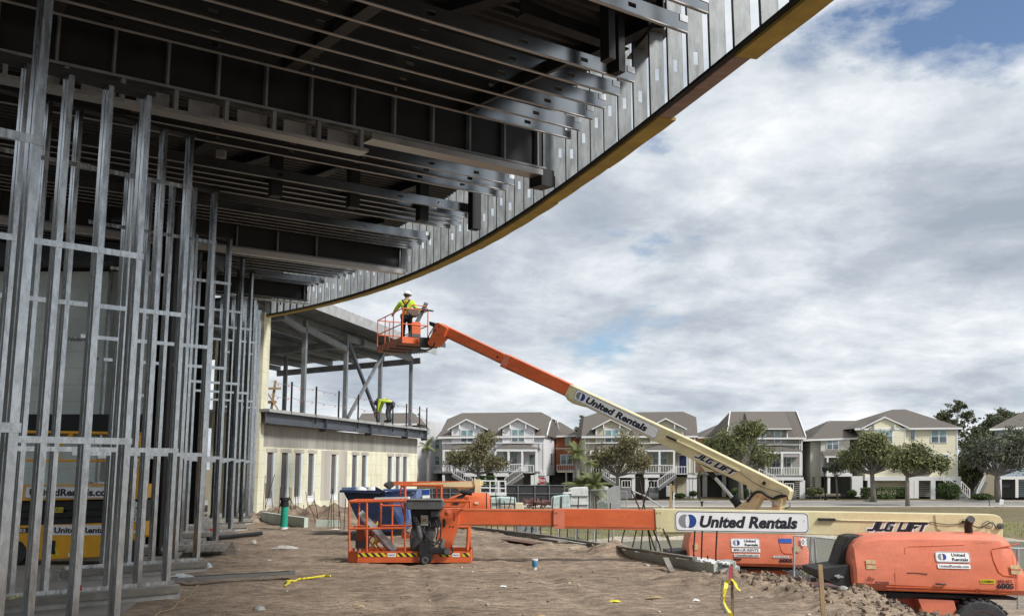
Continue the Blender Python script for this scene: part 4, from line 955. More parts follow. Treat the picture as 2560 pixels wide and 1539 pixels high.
def sign(parent, c, xd, ud, w, h, n, words, logo=True, border=True, rad=None, two=False, reg=False, name='decal', txtw=None, bold=.045):
    c = V(c)+n*.004; rad = rad or h*.22
    b = MB(); b.prism(rrect(c, xd, ud, w, h, rad), n*.003)
    if border:
        b0 = MB(); b0.prism(rrect(c-n*.001, xd, ud, w+.02*0+.0, h+.0, rad), n*.003); 
        o = b0.build(name, M['decal'], parent)
        br = MB(); ro = rrect(c+n*.0035, xd, ud, w-.03*h*2, h-.06*h, rad*.9); ri = rrect(c+n*.0035, xd, ud, w-.03*h*2-.07*h, h-.06*h-.07*h, rad*.82)
        k = len(ro); br.add([p for p in ro]+[p for p in ri], [(i, (i+1) % k, (i+1) % k+k, i+k) for i in range(k)]); br.build('border', M['ink'], o)
    else: o = b.build(name, M['decal'], parent)
    e = n*.0045; xd = V(xd).normalized(); ud = V(ud).normalized()
    if logo:
        r = h*.32; lc = c - xd*(w/2-h*.62) if not two else c-xd*(w*.31)
        if two: r = h*.30
        off = r*.42
        for sgn, mm in ((-1, M['inkgrey']), (1, M['inkblue'])):
            g = MB(); pts = []; cc = lc + xd*sgn*off; other = lc - xd*sgn*off*1.0
            n1 = 28; outer = []; 
            for i in range(n1+1):
                t = R_(62 + (360-124)*i/n1) if sgn < 0 else R_(-118+(236)*i/n1)
                outer.append(cc+xd*math.cos(t)*r*.95+ud*math.sin(t)*r)
            inner = []
            rr = r*.98
            for i in range(n1+1):
                q = outer[0].lerp(outer[-1], i/n1); 
                hgt = (q-lc).dot(ud); k2 = math.sqrt(max(0, 1-(hgt/rr)**2))*rr*.42
                inner.append(lc+ud*hgt+xd*sgn*k2*.75)
            k = n1+1; g.add([p+e for p in outer+inner], [(i, i+1, k+i+1, k+i) for i in range(n1)]); g.build('ring', mm, o, recalc=True)
    if two:
        text('lettering', words.split()[0], M['ink'], o, c-xd*(w*.04)+ud*h*.06+e, xd, ud, w*.40, h*.30, .0, bold)
        text('lettering', words.split()[1], M['ink'], o, c-xd*(w*.03)-ud*h*.36+e, xd, ud, w*.46, h*.30, .0, bold)
    else:
        tw = txtw or (w*(.76) if logo else w*.9); x_ = -w/2+(h*1.22 if logo else (w-tw)/2); hh = h*.58 if logo else h*.6
        text('lettering', words, M['ink'], o, c+xd*x_-ud*hh*.52+e, xd, ud, tw-(0.03*w if reg else 0), hh, .22 if logo else 0, bold)
        if reg: text('lettering', 'O', M['inkgrey'], o, c+xd*(w/2-h*.30)+ud*h*.05+e, xd, ud, h*.09, h*.09)
    return o
def jlg(parent, c, xd, ud, w, h, n):
    c = V(c)+n*.004
    GLY = {'J': (5.2, [(0, 0), (3.9, 0), (5.2, 1.2), (5.2, 7), (3.2, 7), (3.2, 1.8), (0, 1.8)]), 'L': (4.6, [(0, 0), (4.6, 0), (4.6, 1.8), (2.1, 1.8), (2.1, 7), (0, 7)]), 'G': (5.6, [(1.2, 0), (5.6, 0), (5.6, 4.1), (3.2, 4.1), (3.2, 2.8), (3.6, 2.8), (3.6, 1.6), (2.1, 1.6), (2.1, 5.4), (5.6, 5.4), (5.6, 7), (1.2, 7), (0, 5.8), (0, 1.2)]),
           ' ': (2.2, None), 'I': (2.1, [(0, 0), (2.1, 0), (2.1, 7), (0, 7)]), 'F': (4.8, [(0, 0), (2.1, 0), (2.1, 2.6), (4.1, 2.6), (4.1, 4.1), (2.1, 4.1), (2.1, 5.3), (4.8, 5.3), (4.8, 7), (0, 7)]), 'T': (5.2, [(1.6, 0), (3.7, 0), (3.7, 5.3), (5.2, 5.3), (5.2, 7), (0, 7), (0, 5.3), (1.6, 5.3)])}
    tot = sum(GLY[k][0]+.5 for k in 'JLG LIFT')-.5+7*.45; sx, sy = w/tot, h/7; xd = V(xd).normalized(); ud = V(ud).normalized()
    ob = None
    for grow, m, e in ((.03, M['decal'], .0), (0, M['ink'], .003)):
        b = MB(); x = 0
        for k in 'JLG LIFT':
            wd, pts = GLY[k]
            if pts:
                P_ = [c+xd*((x+a+.45*d)*sx)+ud*(d*sy)+n*e for a, d in pts]
                if grow:
                    m2 = len(P_); Q = []
                    for i in range(m2):
                        d1 = (P_[i]-P_[i-1]).normalized(); d2 = (P_[(i+1) % m2]-P_[i]).normalized(); n1 = d1.cross(n).normalized(); n3 = d2.cross(n).normalized(); Q.append(P_[i]+(n1+n3)*(.016))
                    P_ = Q
                b.add(P_, [tuple(range(len(P_)))])
            x += wd+.5
        o2 = b.build('lettering', m, ob or parent); ob = ob or o2
    return ob
def stacktext(parent, s, o, xd, ud, w, h, n, m='ink', shear=0, back=None, bold=.02, font_name='lettering'):
    if back:
        b = MB(); b.prism(rrect(V(o)+xd*w/2+ud*h/2+n*.002, xd, ud, w*1.12, h*1.45, h*.2, 2), n*.002); p = b.build('label', back, parent)
    else: p = parent
    return text(font_name, s, M[m] if isinstance(m, str) else m, p, V(o)+n*.006, xd, ud, w, h, shear, bold)
hazard = stripes('black and yellow hazard tape', (0.78, 0.60, 0.03), (0.02, 0.02, 0.02), .115, 'X', .5, .5, diag=True, vary=.05)
deepred = mat('deep red paint', (.42, .06, .03), .5, 0, .15)  # one deep red for hoops, seams, slots, straps and chassis
def bolts(parent, conv, pts, r=.012, m='black'):
    b = None
    for x, y in pts:
        o, xd, n = frame_of(conv, x, y); b = MB(); b.lathe(o, n, [(0, r), (.012, r)], 8); b.build('bolt', M[m], parent)
def wheel(parent, c, ax, r, w, name='wheel'):
    c = V(c); ax = V(ax).normalized(); b = MB()
    b.lathe(c-ax*w/2, ax, [(0, r*.62), (0.0, r*.9), (w*.12, r*.985), (w*.3, r), (w*.7, r), (w*.88, r*.985), (w, r*.9), (w, r*.62)], 36)
    t = b.build(name, M['tyre'], parent, smooth=True, sharp=R_(35), recalc=True)
    h = MB(); h.lathe(c-ax*(w/2+.006), ax, [(0, r*.30), (.03, r*.30), (.03, r*.58), (0.0, r*.62), (w+.012, r*.62), (w-.02, r*.3), (w+.012, r*.3)], 24); h.build('rim', M['orange'] if r > .4 else M['dkgrey'], t, recalc=True)
    up = V((0, 0, 1)); fw_ = ax.cross(up).normalized(); 
    for k in range(26):      # tread lugs
        a = 2*math.pi*k/26; d = up*math.cos(a)+fw_*math.sin(a); s_ = ax.cross(d)
        l = MB() if k == 0 else l
        l.obox(c+d*(r+.004)+ax*w*.23, ax*w*.22, s_*.03+ax*.01, d*.014); l.obox(c+d*(r+.004)-ax*w*.23, ax*w*.22, s_*.03-ax*.01, d*.014)
    t2 = l.build('tread', M['tyre'], t)
    return t
def hood(parent, st, Y, depth, conv=None, m=None, slope=.16):
    # st: stations (px, top y, shoulder y, crease y, lower y, bottom y, inset) -> lofted engine cover
    secs = []
    for (x, yt, ysx, yc, yl, yb, ins) in st:
        P_ = lambda y, dy: atY(x, y, Y+ins)+V((0, dy, 0))
        cx = atY(x, yc, Y+ins).x
        def q(y, dy, wd=None):
            z = atY(x, y, Y+ins).z; return V((cx, Y+ins+dy, z))
        zt = atY(x, yt, Y+ins+min(.85, depth*.8)).z
        pr = [q(yb, .10), q(yl, .012), q(yc, 0), q(yc-(yc-ysx)*.5, slope*.30), q(ysx, slope*.62), q(yt+(ysx-yt)*.45, slope*.62+.08), V((cx, Y+ins+slope*.62+.20, zt-.012)), V((cx, Y+ins+slope*.62+.34, zt)), V((cx, Y+ins+depth-.2, zt)), V((cx, Y+ins+depth, zt-.2)), V((cx, Y+ins+depth, q(yb, 0).z))]
        secs.append(pr)
    b = MB(); b.loft(secs); return b.build('hood', m or M['orangehood'], parent, recalc=True, smooth=True, sharp=R_(28))
X1 = V((1, 0, 0)); UP = V((0, 0, 1)); NF = V((0, -1, 0))
# ---------------------------------------------------------------- lift with the long level boom (right, nearest)
L1 = thing('boom_lift', 'nearest orange and cream boom lift, its boom stretched level and its basket on the dirt', 'boom lift', (8.2, 17.4, -1.4))
YB = 17.8; c1 = lambda x, y: atY(x, y, YB)
bs = prism_px([(1637, 1271), (2487, 1285), (2500, 1290), (2507, 1299), (2508, 1345), (2090, 1337), (1640, 1329)], YB, .34).build('boom_base', M['cream'], L1, bevel=.012)
mdx = prism_px([(1384, 1271), (1638, 1274), (1638, 1324.5), (1384, 1320)], YB+.02, .27).build('boom_middle', M['orange'], L1, bevel=.008)
fl_ = prism_px([(1140, 1271), (1385, 1273.2), (1385, 1315.5), (1140, 1313)], YB+.045, .21).build('boom_fly', M['orange'], L1, bevel=.008)
collar = mat('chalky orange collar', (.70, .22, .13), .55, 0, .1)
prism_px([(1384, 1272), (1411, 1272.3), (1411, 1320), (1384, 1319.6)], YB+.012, .006).build('collar_plate', collar, mdx)
for y in (1280, 1310.5): bolts(mdx, lambda x, yy: atY(x, yy, YB+.012), [(1388, y), (1393.5, y)], .012, 'orange')
for y in (1280.5, 1318.5): bolts(bs, c1, [(1641.5+1, y), (1650, y)], .010)
for ya, yb_ in ((1274.5, 1276.5), (1309, 1313.5)):   # worn grime lines along the fly
    prism_px([(1146, ya), (1384, ya+2), (1384, yb_+2), (1146, yb_)], YB+.043, .004).build('wear_strip', mat('scuffed paint', (.33, .12, .055), .6, 0, .4, 4, stretch=(.3, 1, 1)), fl_)
prism_px([(1412, 1314), (1636, 1317), (1636, 1320), (1412, 1318)], YB+.017, .004).build('wear_strip', mat('scuffed paint', (.33, .12, .055)), mdx)
o = atY((1687+2022)/2, 1303.7, YB); W1 = (atY(2022, 1304, YB)-atY(1687, 1304, YB)).length; H1 = (atY(1850, 1277.5, YB)-atY(1850, 1329.5, YB)).length
xd1 = (atY(2300, 1281.9, YB)-atY(1700, 1272, YB)).normalized(); ud1 = NF.cross(xd1).normalized(); ud1 = ud1 if ud1.z > 0 else -ud1
sign(bs, o, xd1, ud1, W1, H1, NF, 'United Rentals', reg=True)
a = atY(2166, 1326.5, YB); w_ = (atY(2322, 1326, YB)-atY(2166, 1326, YB)).length
jlg(bs, a, xd1, ud1, w_, .165, NF)
prism_px([(2047, 1294), (2089, 1295), (2089, 1301.5), (2047, 1300.5)], YB-.05, .05).build('cable_guide', M['black'], bs)
def wire(parent, pts, r, m, Y, name='hose', n=5):
    P_ = [atY(x, y, Y) for x, y in pts]; b = MB(); sm = []
    for i in range(len(P_)-1):
        p0, p1, p2, p3 = P_[max(i-1, 0)], P_[i], P_[i+1], P_[min(i+2, len(P_)-1)]
        for k in range(4):
            t = k/4; sm.append(.5*((2*p1)+(p2-p0)*t+(2*p0-5*p1+4*p2-p3)*t*t+(3*p1-p0-3*p2+p3)*t**3))
    sm.append(P_[-1]); b.tube(sm, r, n); return b.build(name, m, parent, smooth=True)
wire(bs, [(2089, 1299), (2180, 1301), (2290, 1303), (2330, 1304)], .011, M['creamlt'], YB-.015, 'cable_tray')
wire(bs, [(2325, 1303), (2350, 1308), (2375, 1310.5), (2405, 1307), (2415, 1304)], .007, M['black'], YB-.02)
wire(bs, [(2337, 1286), (2339, 1305), (2343, 1320), (2352, 1326)], .006, M['dkgrey'], YB-.012)
wire(bs, [(2417, 1306), (2432, 1313), (2450, 1318), (2470, 1308), (2482, 1306), (2492, 1322)], .010, M['black'], YB-.04)
wire(bs, [(2455, 1310), (2468, 1302), (2480, 1308), (2478, 1318), (2462, 1318)], .008, M['dkgrey'], YB-.05)
prism_px([(2408, 1300), (2422, 1300.5), (2422, 1307), (2408, 1306)], YB-.05, .05).build('sensor', M['black'], bs)
b = MB(); b.lathe(atY(2499, 1314, YB), NF, [(0, .05), (.06, .05), (.06, .02), (.08, .02)], 16); b.build('pivot_pin', M['dkgrey'], bs)
b = MB(); pts = rrect(atY(2416, 1305, YB)+NF*.002, X1, UP, .26, .13, .06)
pin_ = rrect(atY(2416, 1305, YB)+NF*.002, X1, UP, .24, .11, .05); k = len(pts); b.add(pts+pin_, [(i, (i+1) % k, (i+1) % k+k, i+k) for i in range(k)]); b.build('pressed_rim', mat('cream edge', (.52, .42, .2), .5), bs)
prism_px([(1655, 1338), (1664, 1332), (1720, 1331.5), (1700, 1337), (1664, 1343.5), (1655, 1342)], YB+.06, .18).build('wear_shoe', M['creamlt'], L1, bevel=.01)
# boom nose: gusset plates, rotator, levelling hardware
kn = prism_px([(1100.3, 1270.5), (1148.3, 1269.5), (1146, 1313), (1127, 1369), (1112, 1373.5), (1092.5, 1342), (1101, 1318), (1099, 1290)], YB-.04, .36).build('nose_plate', M['orange'], L1, bevel=.008)
b = MB(); b.lathe(atY(1120.5, 1278.5, YB-.04), NF, [(0, .045), (.015, .045), (.015, .02), (.03, .02)], 16); b.build('pin', collar, kn)
prism_px(None or [(1108, 1296), (1113, 1296), (1114, 1306), (1113, 1316), (1108, 1316), (1107, 1306)], YB-.052, .012).build('slot', M['black'], kn)
prism_px([(1134, 1280), (1138, 1279), (1138, 1300), (1134, 1301)], YB-.046, .006).build('slot', deepred, kn)
for x in (1125.5, 1133.5): bolts(kn, lambda a_, c_: atY(a_, c_, YB-.04), [(x, 1315)], .012)
rb = thing  # alias unused
b = prism_px([(1016, 1250), (1107, 1250), (1107, 1270.5), (1103, 1273), (1020, 1273), (1016, 1268)], YB-.42, .42).build('console_lid', M['dkgrey'], L1, bevel=.02)
b = prism_px([(1018, 1247), (1105, 1247), (1106, 1250.4), (1016, 1250.4)], YB-.44, .45).build('console_cap', mat('faded grey lid', (.2, .205, .2), .7, 0, .2, 6), L1, bevel=.015)
b = prism_px([(1026, 1273.5), (1100, 1273.5), (1098, 1318), (1030, 1318)], YB-.20, .2).build('control_box', M['black'], L1, bevel=.01)
prism_px([(1076, 1277), (1099, 1275), (1100, 1290), (1077, 1292)], YB-.30, .08).build('junction_box', M['dkgrey'], L1, bevel=.008)
lb = prism_px([(1052, 1287), (1070, 1287), (1070, 1313), (1052, 1313)], YB-.24, .03).build('instruction_card', mat('card', (.5, .5, .45), .6), L1)
prism_px([(1055, 1296), (1066, 1296), (1066, 1303), (1055, 1303)], YB-.244, .004).build('card_picture', mat('card picture', (.42, .25, .08), .6), lb)
prism_px([(1028, 1318), (1086, 1318), (1086, 1340), (1075, 1360), (1050, 1376), (1026, 1376), (1024, 1345)], YB-.16, .3).build('rotator_bracket', M['dkgrey'], L1, bevel=.015)
prism_px([(1046, 1356), (1080, 1352), (1084, 1376), (1078, 1404), (1050, 1404), (1045, 1380)], YB-.34, .34).build('rotator', M['black'], L1, bevel=.02)
b = MB(); b.lathe(atY(1063, 1399, YB-.36), NF, [(0, .06), (.04, .06), (.04, .03), (.02, .03)], 18); b.build('rotator_hub', M['dkgrey'], L1)
b = MB(); b.bar(atY(1070, 1374, YB-.28), atY(1122, 1377, YB-.28), .13, .11); b.build('level_cylinder', M['black'], L1, bevel=.02)
b = MB(); b.lathe(atY(1118, 1377, YB-.36), NF, [(0, .05), (.05, .05)], 14); b.build('cylinder_eye', M['dkgrey'], L1)
b = MB(); b.lathe(atY(1105, 1360, YB-.25), V((.2, 0, 1)), [(-.1, .05), (.02, .055), (.02, .04), (.1, .045), (.1, .02)], 12); b.build('swivel_fitting', mat('dull zinc', (.3, .31, .3), .4, .6), L1)
for pts in ([(1030, 1280), (1040, 1310), (1058, 1330), (1075, 1350), (1098, 1358)], [(1045, 1320), (1038, 1290), (1048, 1310), (1072, 1345), (1085, 1362), (1100, 1345), (1102, 1310), (1096, 1290)], [(1070, 1300), (1076, 1312), (1068, 1330), (1062, 1345)], [(1094, 1330), (1092, 1350), (1104, 1370), (1122, 1384), (1132, 1378), (1128, 1362)], [(1036, 1298), (1050, 1322), (1052, 1350)], [(1088, 1300), (1095, 1325), (1090, 1345)], [(1040, 1275), (1034, 1290), (1046, 1306), (1040, 1322)]):
    wire(L1, pts, .013, M['black'], YB-.33)
wire(L1, [(1060, 1316), (1058, 1335), (1066, 1356)], .03, M['black'], YB-.3, 'air_hose', 8)
b = MB(); b.lathe(atY(1048, 1330, YB-.32), V((.2, 0, -1)), [(-.12, .04), (.0, .055), (.08, .05), (.13, .02)], 12); b.build('plug', M['dkgrey'], L1)
# basket (lies on the dirt)
bk1 = L1
def rail(parent, pts, Y, r=.019, name='rail', m=None):
    P_ = [p if isinstance(p, Vector) else atY(p[0], p[1], p[2] if len(p) > 2 else Y) for p in pts]; b = MB(); b.tube(P_, r, 8); return b.build(name, m or M['orange'], parent, smooth=True, sharp=R_(60))
YN, YFa = 17.55, 18.45    # near and far side of the basket
zb = atY(900, 1405, YN).z; zt_ = atY(900, 1377, YN).z
xl, xr = atY(868, 1400, YN).x, atY(1176, 1400, YN).x
b = MB(); b.prism([(xl, YN+.12, zb), (xl+.18, YN, zb), (xr, YN, zb), (xr, YFa, zb), (xl+.1, YFa, zb), (xl, YFa-.15, zb)], (0, 0, .035)); b.build('floor', M['orange'], L1)
for (p, q) in (((xl+.18, YN), (atY(1045, 1400, YN).x, YN)), ((atY(1078, 1400, YN).x, YN), (xr, YN)), ((xl, YN+.12), (xl+.18, YN)), ((xl, YFa-.15), (xl, YN+.12)), ((xl+.1, YFa), (xr, YFa)), ((xr, YN), (xr, YFa))):
    b = MB(); dz = (zt_-zb)/2; b.bar((p[0], p[1], zb+dz), (q[0], q[1], zb+dz), .02, zt_-zb); b.build('toe_board', M['orange'], L1)
for xa, xb in ((868+27, 965), (992, 1042), (1098, 1125), (1156, 1175)):
    a_, c_ = atY(xa, 1386, YN).x, atY(xb, 1386, YN).x; b = MB(); z_ = zb+(zt_-zb)*.52; b.box((a_, YN-.016, z_), (c_, YN-.0115, z_+.065)); b.build('hazard_tape', hazard, L1)
for xa, xb in ((969, 990), (1130, 1149)):
    a_, c_ = atY(xa, 1386, YN).x, atY(xb, 1386, YN).x; b = MB(); z_ = zb+(zt_-zb)*.50; b.box((a_, YN-.016, z_), (c_, YN-.0115, z_+.065)); d_ = b.build('label', M['decal'], L1)
    text('lettering', 'CAPACITY', M['ink'], d_, (a_+.012, YN-.0175, z_+.022), X1, UP, c_-a_-.024, .022, 0, .02)
RT, RM = 1252, 1320
for x in (873, 917, 1012): rail(L1, [(x, RT, YN), (x, 1378, YN)], YN, name='post')
rail(L1, [(875, RT+1, YN), (1014, RT-1, YN)], YN, .024); rail(L1, [(873, RM+1), (1014, RM-1)], YN)
rail(L1, [(873, RT, YN), V((xl+.02, YFa-.1, atY(873, RT, YN).z)), V((xr-.06, YFa, atY(873, RT, YN).z)), V((xr-.03, YN+.05, atY(873, RT, YN).z))], YN)
rail(L1, [(873, RM, YN), V((xl+.02, YFa-.1, atY(873, RM, YN).z)), V((xr-.06, YFa, atY(873, RM, YN).z)), V((xr-.03, YN+.05, atY(873, RM, YN).z))], YN)
for f in (.0, .3, .62, 1.0):
    x_ = xl+.05+(xr-xl-.1)*f; rail(L1, [V((x_, YFa-.02, zb+.03)), V((x_, YFa-.02, atY(873, RT, YN).z))], YN, name='post')
rail(L1, [(952, 1256, YFa-.3), (952, 1318, YFa-.3)], YN, name='gate'); rail(L1, [(1004, 1263, YFa-.3), (958, 1263, YFa-.3), (950, 1258, YFa-.3)], YN, name='gate')
for yy in (1251, 1265): rail(L1, [(1106, yy), (1150, yy), (1158, yy-2), (1166, 1254), (1172, 1252)], YN, .016)
rail(L1, [(1176, 1252), (1108, 1252)], YN, .02); rail(L1, [(1146, 1316), (1174, 1316)], YN, .024); rail(L1, [(1171, 1318), (1170, 1352), (1168, 1374)], YN, .03, 'post'); rail(L1, [(1175, 1252, YFa), (1175, 1370, YFa)], YN, name='post')
# overhead guard hoops above the console
GY = YN+.25
rail(L1, [(1000, 1212, GY), (1108, 1212.5, GY)], GY, .020, 'guard_bar'); rail(L1, [(1103, 1214, GY), (1103, 1250, GY)], GY, .022, 'guard_post'); rail(L1, [(1013, 1214, GY), (1013, 1250, GY)], GY, .022, 'guard_post')
for x in (1000, 1090): rail(L1, [(x+14, 1212, GY+.1), (x+3, 1217, GY+.1), (x-.5, 1227, GY+.1), (x+.5, 1240, GY+.1), (x+4, 1262, GY+.1), (x+14, 1300, GY+.1)], GY, .017, 'guard_hoop', deepred)
prism_px([(1003, 1330), (1008, 1327), (1028, 1340), (1028, 1345), (1004, 1345)], YN+.1, .12).build('foot_bracket', M['orange'], L1)
# hood and turntable
ST = [(2123, 1421, 1424, 1428, 1440, 1452, .22), (2127, 1394, 1401, 1427, 1452, 1457, .10), (2134, 1372, 1386, 1427, 1455, 1466, .03), (2143, 1354, 1372, 1427.5, 1456, 1472, 0), (2156, 1341, 1362, 1428, 1457, 1475, 0), (2175, 1333, 1355, 1428.5, 1458, 1476, 0), (2210, 1330, 1350, 1429, 1459.5, 1477, 0),
      (2300, 1328.5, 1349, 1431, 1464, 1480, 0), (2420, 1328, 1350, 1434.5, 1470, 1484, 0), (2510, 1327.5, 1352, 1438, 1474, 1488, 0), (2530, 1332, 1360, 1439, 1475, 1488, 0.01), (2543, 1345, 1375, 1440, 1475, 1489, .03), (2556, 1392, 1410, 1441, 1476, 1489, .05), (2572, 1436, 1438, 1443, 1476, 1489, .08), (2583, 1446, 1450, 1456, 1474, 1485, .16)]
YH = 16.55; hd1 = hood(L1, ST, YH, 1.0)
def onhood(x, y, e=.0):      # point on the hood's front skin
    z = atY(x, y, YH).z; zc = atY(x, 1433, YH).z; dy = 0 if z < zc else min(.105, (z-zc)*.19); 
    if z < zc: dy = (zc-z)*.09
    return atY(x, y, YH+dy-e)
nh = V((0, -.985, .17)).normalized(); uh = V((0, .17, .985)).normalized()
ra = (onhood(2424, 1392)-onhood(2339, 1392)).length
tilt = V((1, 0, -.022)).normalized()
sign(hd1, onhood(2381.5, 1391.5, .012), tilt, uh, ra*1.02, .172, nh, 'United Rentals', two=True, bold=.03)
s_ = sign(hd1, onhood(2385, 1414.5, .012), tilt, uh, .54, .072, nh, 'UnitedRentals.com', logo=False, border=False, rad=.02, bold=.02)
nl = V((0, -.99, -.09)).normalized(); ul = V((0, -.09, .99)).normalized()
stacktext(hd1, '600S', onhood(2492, 1470.5, .014), tilt, ul, .28, .095, nl, 'ink', 0, None, .045)
stacktext(hd1, '600-453', onhood(2493, 1455, .014), tilt, ul, .24, .048, nl, mat('dark red ink', (.12, .012, .012), .5), 0, None, .03)
stacktext(hd1, '0218HB80453', onhood(2453, 1455.5, .012), tilt, ul, .215, .045, nl, 'ink', 0, M['yellow'], .02)
stacktext(hd1, 'Sky', onhood(2167, 1453, .014), tilt, ul, .13, .085, nl, mat('dark red ink', (.12, .012, .012), .5), .3, None, .01)
stacktext(hd1, 'POWER', onhood(2188, 1459, .014), tilt, ul, .23, .045, nl, 'ink', .1, None, .03)
stacktext(hd1, 'CLEARSKY', onhood(2438, 1355, .012), tilt, uh, .30, .045, nh, mat('faint print', (.80, .34, .24), .5), 0, None, .0)
for (x, y) in ((2166.5, 1421), (2529, 1434)):
    a_ = onhood(x, y, .016); q = MB(); q.prism([a_, a_+tilt*.16, a_+tilt*.16+uh*.145, a_+uh*.145], nh*.003); lb_ = q.build('warning_label', mat('aged label', (.55, .42, .22), .6, 0, .3, 14), hd1)
    q = MB(); q.prism([a_+uh*.065+nh*.004, a_+tilt*.16+uh*.065+nh*.004, a_+tilt*.16+uh*.08+nh*.004, a_+uh*.08+nh*.004], nh*.002); q.build('label_stripe', deepred, lb_)
q = MB(); a_, c_ = onhood(2339, 1458, .03), onhood(2365, 1460, .03); q.tube([a_, a_.lerp(c_, .5)+nl*.01, c_], .014, 8); q.build('latch_handle', M['black'], hd1)
q = MB(); q.tube([onhood(2268, 1430.5, .008), onhood(2290, 1430.5, .008), onhood(2319, 1433.5, .008)], .006, 5); q.build('gouge', M['black'], hd1)
for xa, xb in ((2215, 2442), (2447, 2490), (2493, 2530)):     # pressed channel along the lower edge
    ya = 1465+(xa-2215)*.033; yb_ = 1465+(xb-2215)*.033; q = MB(); q.tube([onhood(xa, ya, .002), onhood(xb-4, yb_, .002), onhood(xb, yb_+7, -.015), onhood(xa+3, ya+7, -.015)], .008, 6); q.build('pressed_channel', M['orange'], hd1)
for sx_ in (2236, 2541):
    q = MB(); q.tube([onhood(sx_+(y-1370)*.02, y, .001) for y in (1376, 1400, 1433, 1456, 1472)], .005, 5); q.build('panel_seam', deepred, hd1)
pr_ = [(2262, 1382), (2264, 1368), (2270, 1364.5), (2330, 1363), (2410, 1360)]
q = MB(); q.tube([onhood(x, y, .004) for x, y in pr_], .012, 6); q.build('pressed_ridge', M['orangehood'], hd1)
pr_ = [(2548, 1357), (2520, 1364), (2482, 1371), (2478, 1377), (2484, 1400), (2497, 1428), (2508, 1437), (2536, 1439)]
q = MB(); q.tube([onhood(x, y, .003) for x, y in pr_], .010, 6); q.build('pressed_ridge', M['orange'], hd1)
q = MB(); pz = onhood(2446, 1334, 0); q.tube([pz+V((0, .35, -.1)), pz+V((0, .35, .12)), pz+V((0.0, .30, .19)), pz+V((0, .22, .235))], .066, 14); q.build('exhaust_stack', M['black'], L1, smooth=True, sharp=R_(50))
prism_px([(2092, 1412), (2108, 1362), (2119, 1341), (2135, 1337), (2160, 1337), (2140, 1360), (2126, 1400), (2124, 1418)], YH+.35, .5).build('rear_panel', M['black'], L1, bevel=.02)
prism_px([(2040, 1422), (2080, 1417), (2122, 1410), (2126, 1455), (2132, 1469), (2090, 1462), (2044, 1440)], YH+.12, .8).build('turntable_arm', M['black'], L1, bevel=.01)
b = MB(); b.lathe(atY(2095, 1439, YH+.12), NF, [(0, .035), (.03, .035)], 12); b.build('lift_pin', M['galv'], L1)
b = MB(); b.bar(atY(2086, 1437.5, YH+.08), atY(2108, 1441, YH+.08), .02, .03); b.build('pin_keeper', M['galv'], L1)
prism_px([(2110, 1478), (2200, 1478), (2320, 1484), (2545, 1494), (2540, 1499), (2300, 1492), (2200, 1497), (2110, 1488)], YH+.25, 1.3).build('turntable_plate', M['black'], L1)
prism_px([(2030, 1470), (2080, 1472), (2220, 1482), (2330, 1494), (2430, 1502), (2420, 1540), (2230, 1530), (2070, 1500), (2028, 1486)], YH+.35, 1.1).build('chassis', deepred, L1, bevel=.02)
prism_px([(2295, 1496), (2385, 1500), (2402, 1560), (2318, 1560)], YH+.12, .3).build('axle_fender', M['orangehood'], L1, bevel=.01)
zg1 = -1.42
for (xx, yy) in ((2448, 16.75), (2228, 16.5), (2410, 19.0), (2200, 18.9)):
    c_ = atY(xx, 1560, yy); wheel(L1, (c_.x, yy, zg1+.47), (0.12, 1, 0), .47, .36)
# ---------------------------------------------------------------- lift with the raised boom (farther, behind the level boom)
L2 = thing('boom_lift', 'farther orange and cream boom lift, its raised boom holding up the worker', 'boom lift', (6.6, 25.6, -1.9))
IY0, IY1 = 1/25.3, 1/31.0
_a2, _b2 = atY(1970, 1240, 25.3), atY(1107, 827, 31.0); _n2 = (_b2-_a2).cross(UP).normalized()
def c2(x, y):
    d = ray(x, y); o = V((0, 0, CZ)); return o+d*((_a2-o).dot(_n2)/d.dot(_n2))
_, xh2, n2 = frame_of(c2, 1500, 1000)
def prism2(pts, dep, off=0.0):
    P_ = [c2(x, y)-n2*off for x, y in pts]; b = MB(); b.prism(P_, -n2*dep); return b
bs2 = prism2([(1425, 960.5), (1737.5, 1105), (1969, 1218.5), (1975.5, 1227), (1969, 1250), (1955, 1249), (1948, 1253), (1930, 1255), (1905, 1240), (1888, 1232), (1882, 1231), (1870, 1214.6), (1720, 1143), (1410, 990)], .34).build('boom_base', M['cream'], L2, bevel=.012)
md2 = prism2([(1261.5, 883.5), (1425, 959.8), (1411, 989), (1248, 915)], .27, .03).build('boom_middle', M['orange'], L2, bevel=.008)
fl2 = prism2([(1096, 807.5), (1110, 813), (1258, 884), (1250, 909), (1107, 841)], .21, .055).build('boom_fly', M['orange'], L2, bevel=.008)
prism2([(1261.8, 884.5), (1274, 890), (1264, 917), (1249.5, 911.5)], .006, .022).build('collar_plate', collar, md2)
for x, y in ((1264, 890), (1268, 892), (1256, 908), (1260, 910)): bolts(md2, lambda a_, c_: c2(a_, c_)-n2*.022, [(x, y)], .012, 'orange')
prism2([(1249, 913.5), (1262, 920), (1268, 923), (1262, 917), (1250, 911)], .2, .06).build('wear_pad', M['black'], md2)
prism2([(1264, 917), (1411, 986.5), (1410, 989), (1264, 920.5)], .004, .024).build('wear_strip', mat('scuffed paint', (.33, .12, .055)), md2)
prism2([(1112, 838.5), (1249, 904), (1248.5, 908.5), (1112, 842)], .004, .05).build('wear_strip', mat('scuffed paint', (.33, .12, .055)), fl2)
bolts(fl2, lambda a_, c_: c2(a_, c_)-n2*.055, [(1241.5, 891.5)], .035)
for x, y in ((1426.5, 966), (1430.5, 968), (1415.5, 987), (1420, 989)): bolts(bs2, c2, [(x, y)], .012)
